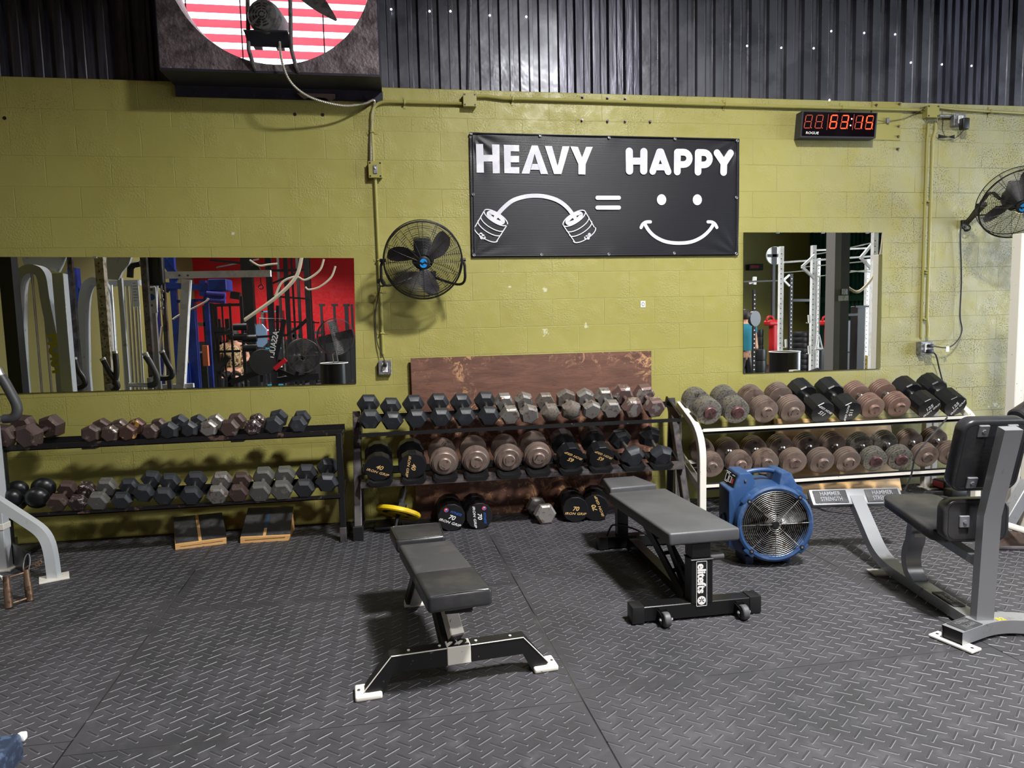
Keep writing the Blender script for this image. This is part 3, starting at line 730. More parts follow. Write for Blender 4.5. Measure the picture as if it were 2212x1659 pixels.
t = thing('blower_cable', at(1927, 1097, Z=.0), 'long black power cable drooping over the white rack to the blue blower on the floor', 'cable'); obj('cord', g, M_CABLE, t)
g = G(); g.rbox(at(2009, 759, Y=-.085), (.055, .034, .034), .008, 2); obj('plug', g, M_BLKC, t)

# --- mirrors
M_MIR, t_, p_ = newmat('mirror_silvering'); p_.inputs['Base Color'].default_value = (.88, .9, .89, 1); p_.inputs['Metallic'].default_value = 1; p_.inputs['Roughness'].default_value = .0
sc_ = t_.node('ShaderNodeTexCoord').outputs['Object']
t_.link(t_.ramp(t_.noise(sc_, 5, 6, .75, 3), .66, .72, 0, .10), p_.inputs['Roughness'])
M_MEDGE = pm('mirror_edge', (70, 86, 80), .2, .6)
def mirror(pts, label, clips):
    A = [at(x, y, Y=-.012) for x, y in pts]
    t = thing('wall_mirror', V((A[3].x, -.006, A[3].z)), label, 'mirror')
    g = G(); g.add(A, [(0, 1, 2, 3)]); obj('mirror_glass', g, M_MIR, t, 0)
    g = G(); B = [V((a.x, -.001, a.z)) for a in A]; E = [a+V((0, .0005, 0)) for a in A]
    c = (A[0]+A[2])/2
    g.add(E+B, [(0, 1, 5, 4), (1, 2, 6, 5), (2, 3, 7, 6), (3, 0, 4, 7), (4, 5, 6, 7)]); obj('glass_edge', g, M_MEDGE, t, 0)
    for (x, y) in clips:
        g = G(); g.rbox(at(x, y, Y=-.014), (.028, .008, .014), .002); obj('clip', g, M_OUTL, t)
mirror([(-260, 554), (764.5, 557.5), (769.5, 828), (-260, 858)], 'long frameless wall mirror on the left reflecting silver cable machines and a red wall', [(205, 556)])
mirror([(1607, 502), (1907, 502.5), (1902, 796), (1606, 806)], 'square frameless wall mirror on the right reflecting a white rig and black column', [(1680, 503), (1778, 503), (1874, 503)])

# --- brown board and pine board behind the racks
g = G(); A = [at(887, 775, Y=-.05), at(1399, 761, Y=-.05)]
g.add([], []); x0, x1 = A[0].x, A[1].x
g.prism([(0, 0), (x1-x0, 0), (x1-x0, 1.215), (0, 1.222)], (x0, -.05, 0), (1, 0, 0), (0, .02, 1), -.018) if False else g.box(x0, x1+.03, -.05, -.032, 0, 1.212)
tag(obj('brown_board', g, M_PLY, org=(x0, -.04, 0), smooth=0), 'large worn red-brown plywood sheet standing behind the middle dumbbell rack', 'board')
a = at(1748, 1077, Z=0); b = at(1948, 1060, Z=0); g = G()
A = [V((2.42, -.235, .003)), V((b.x, b.y, .003)), at(1922, 905, Y=-.03), at(1672, 905, Y=-.03)]
n_ = (A[1]-A[0]).cross(A[3]-A[0]).normalized()*.02
g.add(A+[p-n_ if False else p+V((0, .02, 0)) for p in A], [(0, 1, 2, 3), (7, 6, 5, 4), (0, 4, 5, 1), (1, 5, 6, 2), (2, 6, 7, 3), (3, 7, 4, 0)])
tag(obj('pine_board', g, M_PINE, org=A[0], smooth=0), 'pale varnished pine board leaning on the wall behind the white dumbbell rack', 'board')
# sticker
q = at(1389, 657, Y=-.002); g = G(); g.rbox(q, (.04, .002, .05), .0005); st = thing('wall_sticker', q, 'tiny white rectangular sticker on the olive wall under the banner', 'sticker'); obj('backing', g, M_WHPL, st)
g = G()
for k in range(14):
    a_ = k*.43; g.rbox(q+V((math.cos(a_)*.010, -.0015, math.sin(a_)*.013)), (.005, .001, .003), 0, 1, Matrix.Rotation(a_, 3, 'Y'))
obj('print', g, M_GUN, st)
# ------------------------------------------------------------------ banner
M_BAN, t_, p_ = newmat('black_banner_vinyl'); c_ = t_.coords(False)
p_.inputs['Base Color'].default_value = lin((24, 25, 32)); p_.inputs['Roughness'].default_value = .4; p_.inputs['Specular IOR Level'].default_value = .35
wv = t_.node('ShaderNodeTexWave', wave_type='BANDS', bands_direction='Z'); wv.inputs['Scale'].default_value = 42; t_.link(c_, wv.inputs['Vector'])
t_.link(t_.bump(wv.outputs[0], .25, .0015), p_.inputs['Normal'])
bt = thing('banner', (1.06, -.01, 1.944), 'black vinyl wall banner with HEAVY = HAPPY, a bent barbell and a smiley', 'banner')
BC = [at(1014, 286, Y=-.012), at(1597, 300, Y=-.012), at(1594.5, 552, Y=-.012), at(1019, 556.5, Y=-.012)]
g = G(); nu, nv = 120, 56; vs = []
def fold(u, v):
    d = 0
    for (cu, cv, s) in ((0, 0, 1), (1, 0, 1), (0, 1, .5), (1, 1, .7)):
        du, dv = abs(u-cu)*2.1, abs(v-cv)*.9; r = math.hypot(du, dv); a = math.atan2(dv, du)
        d += s*.006*math.exp(-(r/.22)**2)*math.sin(a*13+cu*2)*min(1, r/.05)
    d += .003*math.sin(u*7+v*3)*math.sin(v*PI)
    for k in (1/3.97, 2/3.97, 3/3.97):
        d += .003*math.exp(-((u-k)/.03)**2)*math.exp(-(min(v, 1-v)/.08)**2)
    return -d
for j in range(nv+1):
    for i in range(nu+1):
        u, v = i/nu, j/nv; p = (BC[0]*(1-u)+BC[1]*u)*(1-v)+(BC[3]*(1-u)+BC[2]*u)*v
        vs.append(p+V((0, fold(u, v)-.004, 0)))
g.add(vs, [(j*(nu+1)+i, j*(nu+1)+i+1, (j+1)*(nu+1)+i+1, (j+1)*(nu+1)+i) for j in range(nv) for i in range(nu)])
n0 = len(g.v)
obj('sheet', g, M_BAN, bt, 180)
# hem along the edges
g = G()
for a, b in ((0, 1), (1, 2), (2, 3), (3, 0)):
    cc = sum(BC, V())/4; A_, B_ = BC[a].lerp(cc, .02), BC[b].lerp(cc, .02)
    g.bar(A_+V((0, -.012, 0)), B_+V((0, -.012, 0)), .002, .022, up=(0, 1, 0)) if False else g.tube([A_+V((0, -.012, 0)), B_+V((0, -.012, 0))], .0035, 6)
obj('hem', g, M_BAN, bt)
YB_ = -.023
def bp(x, y, ox=1000, s=5.529): return at(ox+x/s, 270+y/s, Y=YB_)
def flat(g, pts, t=.0015):
    b = bmesh.new(); A = [b.verts.new(p) for p in pts]; f = b.faces.new(A); 
    r = bmesh.ops.extrude_face_region(b, geom=[f]); 
    for v in [e for e in r['geom'] if isinstance(e, bmesh.types.BMVert)]: v.co.y -= t
    bmesh.ops.triangulate(b, faces=list(b.faces)); g.bm(b)
def stroke(g, pts, wpx, closed=False, taper=None):
    w = wpx/5.529/278/2; n = len(pts)
    if not closed:
        L = []; R = []
        for i, p in enumerate(pts):
            T = (pts[min(i+1, n-1)]-pts[max(i-1, 0)]).normalized(); N = V((-T.z, 0, T.x)); L.append(p+N*w); R.append(p-N*w)
        g.add(L+R, [(i, i+1, n+i+1, n+i) for i in range(n-1)])
        for c, T in ((pts[0], pts[0]-pts[1]), (pts[-1], pts[-1]-pts[-2])):
            T = T.normalized(); N = V((-T.z, 0, T.x))
            g.add([c]+[c+N*(w*math.cos(a))+T*(w*math.sin(a)) for a in [PI*k/10 for k in range(11)]], [(0, k+1, k+2) for k in range(10)])
    else:
        L = []; R = []
        for i, p in enumerate(pts):
            T = (pts[(i+1) % n]-pts[i-1]).normalized(); N = V((-T.z, 0, T.x)); L.append(p+N*w); R.append(p-N*w)
        g.add(L+R, [(i, (i+1) % n, n+(i+1) % n, n+i) for i in range(n)])
LET = dict(
 H=[[(155, 228), (240, 228), (245, 358), (352, 358), (345, 232), (435, 235), (440, 577), (357, 577), (352, 437), (248, 437), (250, 570), (163, 570)]],
 E=[[(487, 237), (670, 240), (671, 317), (570, 315), (570, 370), (670, 370), (670, 447), (570, 447), (572, 503), (673, 505), (673, 580), (495, 575)]],
 A=[[(822, 243), (858, 244), (855, 345), (793, 582), (700, 580)], [(858, 244), (893, 245), (1017, 587), (930, 587), (855, 345)], [(829, 465), (890, 465), (912, 537), (808, 535)]],
 V=[[(977, 250), (1063, 252), (1130, 490), (1187, 255), (1272, 255), (1175, 587), (1088, 587)]],
 Y=[[(1283, 255), (1373, 262), (1422, 388), (1470, 262), (1550, 262), (1465, 468), (1462, 592), (1378, 590), (1378, 468)]])
M_BPR = pm('white_banner_print', (222, 222, 230), .42, col2=(206, 206, 216), scale=6)
for ch, polys in LET.items():
    g = G()
    for k, po in enumerate(polys): flat(g, [bp(*p)+V((0, -.0002*k, 0)) for p in po])
    obj('letter', g, M_BPR, bt, 0)
q3 = lambda x, y: bp(x, y, 1300)
def arc(cx, cy, rx, ry, a0, a1, n=10): return [(cx+rx*math.cos(math.radians(a0+(a1-a0)*k/n)), cy+ry*math.sin(math.radians(a0+(a1-a0)*k/n))) for k in range(n+1)]
HAP = [[([(328, 316), (331, 547)], 88), ([(502, 320), (500, 547)], 88), ([(328, 432), (502, 432)], 80)],
       [([(688, 322), (608, 553)], 80), ([(706, 322), (792, 557)], 80), ([(640, 505), (765, 505)], 72)],
       [([(903, 328), (901, 557)], 84), ([(905, 325)]+arc(975, 399, 72, 74, -90, 90)+[(905, 473)], 78)],
       [([(1152, 330), (1149, 560)], 84), ([(1154, 328)]+arc(1218, 403, 70, 74, -90, 90)+[(1154, 477)], 78)],
       [([(1376, 334), (1458, 458)], 84), ([(1537, 336), (1458, 458)], 84), ([(1458, 450), (1454, 565)], 84)]]
for L in HAP:
    g = G()
    for k, (pts, w) in enumerate(L): stroke(g, [q3(*p)+V((0, -.0004*k, 0)) for p in pts], w)
    obj('letter', g, M_BPR, bt, 0)
for y in (427.2, 448.4):
    g = G(); stroke(g, [at(1290.6, y, Y=YB_), at(1337, y, Y=YB_)], 48); obj('equals_bar', g, M_BPR, bt, 0)
# bent barbell
g = G(); A = spline([bp(*p) for p in ((392, 1100), (470, 1005), (590, 905), (730, 858), (865, 845), (1000, 858), (1140, 905), (1250, 990), (1340, 1110))], 5); stroke(g, A, 46)
for (top, bot, cx, cy, kx, ky) in (((256, 1022), (148, 1210), 392, 1105, (530, 1190), (400, 1392)), ((1460, 1032), (1568, 1220), 1330, 1115, (1198, 1197), (1335, 1397))):
    a = V((top[0], top[1], 0)); b = V((kx[0], kx[1], 0)); ma = V((bot[0], bot[1], 0)); mb = V((ky[0], ky[1], 0))
    ctr = (a+b)/2; ux = (b-a)/2; uy = (ma-a).normalized()*-58
    off = -.0008
    def el(f, o_): return [bp(*(ctr+ux*(f*math.cos(t))+uy*(f*math.sin(t)))[:2])+V((0, o_, 0)) for t in [2*PI*k/36 for k in range(36)]]
    stroke(g, el(1, 0), 12, True); stroke(g, el(.62, -.0004), 44, True)
    for s_ in (0, .34, .62, 1.0):
        c0 = ctr+((ma+mb)/2-(a+b)/2)*s_
        if s_ == 0: continue
        stroke(g, [bp(*(c0+ux*math.cos(t)-uy*math.sin(t))[:2])+V((0, off, 0)) for t in [PI*k/20 for k in range(21)]], 11)
    stroke(g, [bp(*a[:2]), bp(*ma[:2])], 11); stroke(g, [bp(*b[:2]), bp(*mb[:2])], 11)
for (x, y) in ((212, 1322), (225, 1345), (252, 1346), (215, 1305), (240, 1325), (1505, 1322), (1496, 1350), (1466, 1348), (1510, 1308), (1480, 1335)):
    c = bp(x, y); g.add([c]+[c+V((math.cos(a)*.0125, 0, math.sin(a)*.0125)) for a in [2*PI*k/14 for k in range(14)]], [(0, k+1, (k+1) % 14+1) for k in range(14)])
obj('bent_barbell_print', g, M_BPR, bt, 0)
g = G()
stroke(g, spline([q3(*p) for p in ((513, 1182), (565, 1265), (645, 1338), (765, 1393), (915, 1411), (1070, 1395), (1195, 1338), (1285, 1258), (1337, 1180))], 5), 41)
stroke(g, spline([q3(*p)+V((0, -.0004, 0)) for p in ((469, 1225), (490, 1184), (528, 1160), (580, 1157))], 5), 38)
stroke(g, spline([q3(*p)+V((0, -.0004, 0)) for p in ((1268, 1157), (1316, 1160), (1352, 1184), (1374, 1224))], 5), 38)
obj('smile_print', g, M_BPR, bt, 0)
for (x, y) in ((714, 892), (1141, 893)):
    g = G(); c = q3(x, y); g.add([c]+[c+V((math.cos(a)*.0375, 0, math.sin(a)*.041)) for a in [2*PI*k/32 for k in range(32)]], [(0, k+1, (k+1) % 32+1) for k in range(32)]); obj('eye_print', g, M_BPR, bt, 0)
for (x, y) in ((1017.5, 288.5), (1166.5, 293), (1315.5, 297), (1458, 300), (1592.5, 304), (1022, 420), (1591, 427), (1023.5, 551), (1169.5, 550), (1315, 549), (1456.5, 547), (1590.5, 548)):
    g = G(); c = at(x, y, Y=-.026); g.ring(c, (0, 1, 0), .0085, .0032, 16, 6); g.cyl(c, c+V((0, .004, 0)), .005, n=8); obj('grommet', g, M_OUTL, bt)

# ------------------------------------------------------------------ gym timer
tt = thing('gym_timer', at(1728, 298, Y=0), 'black digital wall timer showing 63:15 in glowing red digits', 'timer')
YT = -.085
tp = lambda x, y, dy=0: at(1700+x/10.055, 220+y/10.055, Y=YT+dy)
c4 = [tp(335, 195), tp(1970, 235), tp(1925, 790), tp(285, 770)]
ux = (c4[1]-c4[0]).normalized(); g = G(); B = [V((p.x, -.002, p.z)) for p in c4]
g.add(c4+B, [(0, 1, 2, 3), (0, 1, 5, 4), (1, 2, 6, 5), (2, 3, 7, 6), (3, 0, 4, 7)]); obj('case', g, pm('timer_case', (44, 44, 54), .45), tt, 0)
g = G(); g.add([tp(368, 212, -.002), tp(1945, 250, -.002), tp(1890, 755, -.002), tp(322, 738, -.002)], [(0, 1, 2, 3)]); obj('screen', g, pm('timer_glass', (14, 8, 12), .08, 0), tt, 0)
M_LED = pm('lit_segment', (255, 66, 30), .4, emit=2.6); M_SEG = pm('faint_glow_segment', (150, 56, 34), .5); M_SEG.node_tree.nodes['Principled BSDF'].inputs['Emission Color'].default_value = lin((190, 60, 30)); M_SEG.node_tree.nodes['Principled BSDF'].inputs['Emission Strength'].default_value = .35  # segments that are off still get a faint glow of their own
SEGS = dict(a=(0, 0, 1, 0), g=(0, .5, 1, .5), d=(0, 1, 1, 1), f=(0, 0, 0, .5), e=(0, .5, 0, 1), b=(1, 0, 1, .5), c=(1, .5, 1, 1))
def digit(x, y, lit):
    for k, (x0, y0, x1, y1) in SEGS.items():
        on = k in lit
        def m(u, v): return (x+u*138-v*52, y+v*280)
        (ax_, ay), (bx, by) = m(x0, y0), m(x1, y1); dx, dy = bx-ax_, by-ay; L = math.hypot(dx, dy); dx /= L; dy /= L; w = 12 if on else 9
        A = [(ax_+dx*6, ay+dy*6), (ax_+dx*16-dy*w, ay+dy*16+dx*w), (bx-dx*16-dy*w, by-dy*16+dx*w), (bx-dx*6, by-dy*6), (bx-dx*16+dy*w, by-dy*16-dx*w), (ax_+dx*16+dy*w, ay+dy*16-dx*w)]
        g = G(); g.add([tp(p[0], p[1], -.004) for p in A], [tuple(range(6))]); obj('led_segment', g, M_LED if on else M_SEG, tt, 0)['label'] = 'glowing red segment' if on else 'dull segment with a faint added glow'
digit(420, 288, ''); digit(655, 290, ''); digit(972, 292, 'afgedc'); digit(1208, 296, 'abgcd'); digit(1520, 304, 'bc'); digit(1748, 308, 'afgcd')
for (x, y, on) in ((1408, 370, 1), (1380, 512, 1), (530, 562, 0), (765, 568, 0), (1310, 578, 0), (1622, 580, 0), (1855, 588, 0)):
    g = G(); r = 17 if on else 13; g.add([tp(x+r*math.cos(a), y+r*math.sin(a), -.004) for a in [2*PI*k/12 for k in range(12)]], [tuple(range(12))]); obj('led_dot', g, pm('lit_dot', (255, 150, 160), .4, emit=3) if on else M_SEG, tt, 0)
for (x, y) in ((905, 270), (1462, 268)):
    g = G(); g.add([tp(x-5, y, -.004), tp(x+5, y, -.004), tp(x-37, y+340, -.004), tp(x-47, y+340, -.004)], [(0, 1, 2, 3)]); obj('divider', g, M_SEG, tt, 0)
g = G(); put_text(g, 'ROGUE', tp(545, 677, -.004), tp(730, 682)-tp(350, 672), (-.03, 0, 1), .0265, .0003, .0005, 1.22, shear=.15); obj('lettering', g, M_WPRINT, tt, 0)

# ------------------------------------------------------------------ wall fans
def wall_fan(loc, rz, tilt, label, spin):
    """fan facing local -Y, pivoted at its rim"""
    t = thing('wall_fan', loc, label, 'fan', 'black guard fans on the wall')
    Rm = Matrix.Translation(loc) @ Matrix.Rotation(rz, 4, 'Z') @ Matrix.Rotation(tilt, 4, 'X')
    R = .268; MM = Rm
    g = G(); g.M = MM
    prof = lambda r: -.085+.055*(r/R)**4      # front dome
    for i in range(30):
        r = .06+(R-.06)*i/29; g.ring((0, prof(r), 0), (0, 1, 0), r, .0016, 56, 4)
    for k in range(16):
        a = 2*PI*k/16; g.tube([(math.cos(a)*r, prof(r)-.001, math.sin(a)*r) for r in [.045+(R-.045)*j/8 for j in range(9)]], .0017, 4)
    obj('front_guard', g, M_BLKWIRE, t, 0)
    g = G(); g.M = MM
    for i in range(14):
        r = .08+(R-.08)*i/13; g.ring((0, .07-.03*(r/R)**4, 0), (0, 1, 0), r, .0011, 48, 4)
    for k in range(12):
        a = 2*PI*k/12+.13; g.tube([(math.cos(a)*r, .07-.03*(r/R)**4, math.sin(a)*r) for r in [.06+(R-.06)*j/5 for j in range(6)]]+[(math.cos(a)*R, -.03, math.sin(a)*R)], .0016, 4)
    obj('rear_guard', g, M_BLKWIRE, t, 0)
    g = G(); g.M = MM; g.ring((0, -.03, 0), (0, 1, 0), R, .0055, 64, 8); g.ring((0, .04, 0), (0, 1, 0), R, .0035, 64, 6); obj('rim', g, M_BLACKPL, t)
    g = G(); g.M = MM; g.lathe([(0, -.012), (.035, -.012), (.045, -.006), (.047, .004), (.03, .008), (0, .008)], (0, -.085, 0), (0, 1, 0), 28); hb = obj('badge', g, M_BLACKPL, t)
    g = G(); g.M = MM
    for s_ in (0, PI):
        A = [(math.cos(a+s_)*.0235, math.sin(a+s_)*.0235) for a in [.15+PI*.85*k/12 for k in range(13)]]; w = [.001+.0075*math.sin(PI*k/12) for k in range(13)]
        g.add([(x*(1+w_/.0235), -.0985, y*(1+w_/.0235)) for (x, y), w_ in zip(A, w)]+[(x*(1-w_/.0235), -.0985, y*(1-w_/.0235)) for (x, y), w_ in zip(A, w)], [(i, i+1, 14+i, 13+i) for i in range(12)])
        g.add([(x*.5+.006*(1 if s_ else -1), -.0985, y*.5+ (.004 if s_ == 0 else -.004)) for x, y in A]+[(x*.28, -.0985, y*.28) for x, y in A], [(i, i+1, 14+i, 13+i) for i in range(12)])
    obj('blue_logo', g, M_BPRINT if False else pm('sky_blue_print', (36, 140, 214), .4), hb, 0)
    g = G(); g.M = MM; g.lathe([(0, 0), (.03, 0), (.075, .02), (.08, .1), (.06, .15), (0, .155)], (0, .0, 0), (0, 1, 0), 24); g.box(-.06, .06, .03, .12, .05, .135, .01); obj('motor', g, M_BLACKPL, t)
    for k in range(3):
        a0 = spin+2*PI*k/3; g = G(); g.M = MM; vs = []
        for i in range(9):
            r = .04+i*.0255; wa = (.5, .62, .66, .66, .62, .56, .48, .38, .22)[i]*.62
            for s_ in range(5):
                f = s_/4-.5; a = a0+f*wa*2+.35*(r/.25); vs.append((math.cos(a)*r, -.028+f*.045, math.sin(a)*r))
        g.add(vs, [(i*5+s_, i*5+s_+1, (i+1)*5+s_+1, (i+1)*5+s_) for i in range(8) for s_ in range(4)]); obj('fan_blade', g, M_GUN, t, 60)
    return t, Rm
t, Rm = wall_fan(V((-.365, -.31, 1.90)), 0, math.radians(18), 'round black guard fan on the wall between the long mirror and the banner', .5)
g = G(); L_ = Rm @ V((-.275, 0, 0)); R_ = Rm @ V((.275, 0, 0)); m0 = V((-.365, -.03, 1.80))
P = [L_, L_+V((-.012, .0, -.04))]+bez(L_+V((-.014, .01, -.12)), L_+V((-.01, .06, -.2)), L_+V((.05, .16, -.16)), m0+V((-.08, -.02, -.0)), 8)+[m0+V((.08, -.02, 0))]+bez(m0+V((.08, -.02, 0)), R_+V((-.05, .16, -.16)), R_+V((.01, .06, -.2)), R_+V((.014, .01, -.12)), 8)[1:]+[R_+V((.012, 0, -.04)), R_]
g.tube(P, .0095, 8); obj('yoke', g, M_BLACKPL, t)
g = G(); g.rbox(m0+V((0, .012, 0)), (.2, .03, .09), .004); g.bar(m0, Rm @ V((0, .13, 0)), .05, .03); obj('wall_plate', g, M_BLACKPL, t)
for s_ in (L_, R_):
    g = G(); g.cyl(s_+V((-.02, 0, 0)), s_+V((.02, 0, 0)), .012, n=10); obj('pivot_knob', g, M_BLACKPL, t)
g = G(); q = at(823, 610, Y=-.12)
for k in range(3): g.ring(q+V((.004*k, .004*k, -.004*k)), (.2, 1, .2*k), .026-.002*k, .0035, 20, 6)
obj('coiled_cord', g, M_BLKC, t)
fl = at(2199, 438, Y=-.5)
t, Rm = wall_fan(fl, math.radians(-22), math.radians(30), 'round black guard fan on a long bracket at the right edge of the wall', 1.2)
m0 = at(2085, 484, Y=-.03); g = G(); L_ = Rm @ V((-.275, 0, 0))
g.bar(m0, at(2128, 440, Y=-.3), .03, .03); g.bar(at(2128, 440, Y=-.3), L_, .022, .022); g.bar(m0, at(2135, 418, Y=-.2), .02, .02); g.bar(at(2135, 418, Y=-.2), at(2146, 417, Y=-.3), .02, .02)
g.bar(at(2146, 417, Y=-.3), at(2160, 430, Y=-.4), .018, .018); g.tube([at(2104, 466, Y=-.12), at(2130, 464, Y=-.3), Rm @ V((-.1, .08, -.05))], .006)
obj('bracket_arm', g, M_BLACKPL, t); g = G(); g.rbox(m0+V((0, .015, 0)), (.04, .03, .07), .004); obj('wall_plate', g, M_BLACKPL, t)
g = G(); q = at(2087, 482, Y=-.07)
for k in range(3): g.ring(q+V((.006*k, 0, -.03-.006*k)), (.3, 1, .2*k), .024, .0045, 18, 6)
obj('coiled_cord', g, M_BLKC, t)
# ------------------------------------------------------------------ dumbbell racks
# left rack: plain black, two sloping shelves
def foot_cap(g, p, s=.05): g.box(p[0]-s/2, p[0]+s/2, p[1]-s/2, p[1]+s/2, 0, .03, .003)
r1 = thing('dumbbell_rack', (-2.0, -.32, 0), 'low black two-tier dumbbell rack with straight square posts under the long mirror', 'rack', 'two-tier dumbbell racks along the wall')
for (x, sx) in ((-.972, 1), (-3.03, -1)):
    for (y, zt) in ((-.44, .745),):
        g = G(); g.box(x-.02, x+.02, y-.02, y+.02, .0, zt, .003); obj('post', g, M_FRAMEBLK, r1)
    g = G(); g.box(x-.02, x+.02, -.44, -.18, .715, .74, .003); obj('side_bar', g, M_FRAMEBLK, r1)
    g = G(); g.box(x-.02, x+.02, -.46, -.1, 0, .035, .003); obj('foot_bar', g, M_FRAMEBLK, r1)
    g = G(); g.bar((x, -.42, .30), (x, -.215, .36), .03, .04); obj('lower_arm', g, M_FRAMEBLK, r1)
    g = G(); g.box(x-.022, x+.022, -.47, -.43, 0, .1, .003); obj('worn_foot', g, M_GUN, r1)
def profile(g, x0, x1, pts, th=.005):
    """bent sheet / angle running in X; pts are (y, z)"""
    n = len(pts); P = []
    for s_ in (0, 1):
        for (y, z) in pts: P.append((y, z-s_*th))
    vs = [(x0, y, z) for y, z in P]+[(x1, y, z) for y, z in P]; m = len(P)
    fs = []
    loop = list(range(n))+list(range(2*n-1, n-1, -1))
    for i in range(len(loop)):
        a, b = loop[i], loop[(i+1) % len(loop)]; fs.append((a, b, m+b, m+a))
    for i in range(n-1): fs.append((i, i+1, n+i+1, n+i)); fs.append((m+i, m+i+1, m+n+i+1, m+n+i))
    g.add(vs, fs)
g = G(); profile(g, -3.05, -.95, [(-.455, .735), (-.45, .735), (-.447, .765), (-.443, .765), (-.44, .742)], .006); g.box(-3.05, -.95, -.455, -.449, .728, .766); g.box(-3.05, -.95, -.45, -.40, .73, .736)
obj('front_rail', g, M_FRAMEBR, r1)
g = G(); g.box(-3.05, -.95, -.235, -.229, .722, .775); g.box(-3.05, -.95, -.235, -.19, .722, .728); obj('rear_rail', g, M_FRAMEBLK, r1)
g = G(); g.box(-3.03, -.98, -.475, -.469, .303, .332); g.box(-3.03, -.98, -.475, -.43, .303, .309); obj('front_rail', g, M_FRAMEBR, r1)
g = G(); g.box(-3.03, -.98, -.22, -.214, .345, .398); g.box(-3.03, -.98, -.3, -.22, .345, .351); obj('rear_rail', g, M_FRAMEBLK, r1)
for x in (-2.52, -1.62):
    g = G(); g.box(x-.04, x+.04, -.458, -.40, .718, .73); obj('bracket', g, M_FRAMEBLK, r1)

# middle rack: worn gunmetal leaning uprights, upper rails and a lower shelf with plastic saddles
r2 = thing('dumbbell_rack', (.3, -.33, 0), 'middle two-tier dumbbell rack with worn gunmetal leaning uprights in front of the brown board', 'rack', 'two-tier dumbbell racks along the wall')
for (xf, xt) in ((-.873, -.868), (1.500, 1.475)):
    g = G(); g.rect([(xf, -.44, .03), (xt, -.19, .85)], .062, .05, up=(1, 0, 0)); obj('upright', g, M_GUN, r2)
    g = G(); g.rbox((xf, -.445, .05), (.07, .056, .1), .004); obj('foot_cap', g, M_BLACKPL, r2)
    g = G(); g.box(xf-.025, xf+.025, -.44, -.06, .0, .04, .003); obj('foot_bar', g, M_GUN, r2)
    g = G(); g.bar((xf, -.1, .02), (xt, -.215, .8), .045, .045); obj('rear_leg', g, M_FRAMEBLK, r2)
    s_ = 1 if xf < 0 else -1
    for (y0, z0, y1, z1) in ((-.46, .725, -.2, .84), (-.49, .35, -.27, .46)):
        g = G(); g.bar((xt+.04*s_, y0, z0), (xt+.04*s_, y1, z1), .012, .07); obj('shelf_bracket', g, M_FRAMEBLK, r2)
        for yy in (.25, .6):
            q = V((xt+.04*s_-.012*s_, y0, z0)).lerp(V((xt+.04*s_-.012*s_, y1, z1)), yy); g = G(); g.cyl(q, q+V((-.01*s_, 0, 0)), .012, n=6); obj('bolt', g, M_GUN, r2)
g = G(); g.box(-.84, 1.45, -.462, -.456, .712, .738); g.box(-.84, 1.45, -.46, -.40, .712, .718); obj('front_rail', g, M_FRAMEBLK, r2)
g = G(); g.box(-.84, 1.45, -.235, -.229, .80, .835); g.box(-.84, 1.45, -.29, -.235, .80, .806); obj('rear_rail', g, M_FRAMEBLK, r2)
g = G(); profile(g, -.84, 1.45, [(-.512, .378), (-.508, .398), (-.43, .418), (-.427, .40)], .005); obj('front_rail', g, M_GUN, r2)['label'] = 'pale worn lower front lip'
g = G(); g.box(-.84, 1.45, -.32, -.315, .43, .475); g.box(-.84, 1.45, -.36, -.32, .43, .436); obj('rear_rail', g, M_FRAMEBLK, r2)
for x in (-.71, -.485, -.27, -.055, .171, .381, .61, .83, 1.07, 1.28):
    g = G()
    pts = [(-.085, .0), (-.06, -.03), (.06, -.03), (.085, 0), (.07, .012), (.04, -.006), (-.04, -.006), (-.07, .012)]
    a = V((x, -.528, .412)); b = V((x, -.30, .475)); d = (b-a).normalized(); upv = V((1, 0, 0)).cross(d)
    vs = [a+V((u, 0, 0))+upv*v for u, v in pts]+[b+V((u, 0, 0))+upv*v for u, v in pts]; m = len(pts)
    g.add(vs, [(i, (i+1) % m, m+(i+1) % m, m+i) for i in range(m)]+[(0, 1, 6, 7), (1, 2, 5, 6), (2, 3, 4, 5)])
    obj('saddle', g, M_BLACKPL, r2)

# right rack: chipped white bent-tube frames
r3 = thing('dumbbell_rack', (2.7, -.3, 0), 'white chipped two-tier dumbbell rack with curved tube ends below the square mirror', 'rack', 'two-tier dumbbell racks along the wall')
for (x, xo) in ((1.56, 0), (3.80, 1)):
    P = [(x, -.56, .0), (x, -.56, .42)]+bez((x, -.56, .42), (x, -.56, .56), (x, -.52, .64), (x, -.40, .70), 8)[1:]+[(x, -.16, .80)]
    g = G(); g.rect(P, .05, .05, up=(1, 0, 0)); obj('end_frame', g, M_WHITE, r3)
    g = G(); g.rect([(x, -.12, .0), (x, -.12, .78)], .05, .05, up=(1, 0, 0)); obj('rear_leg', g, M_WHITE, r3)
    g = G(); g.bar((x, -.54, .24), (x, -.13, .42), .045, .05); obj('side_brace', g, M_WHITE, r3)
    for yy in (-.56, -.12):
        g = G(); g.box(x-.05, x+.05, yy-.05, yy+.05, 0, .008); obj('foot_plate', g, M_WHITE, r3)
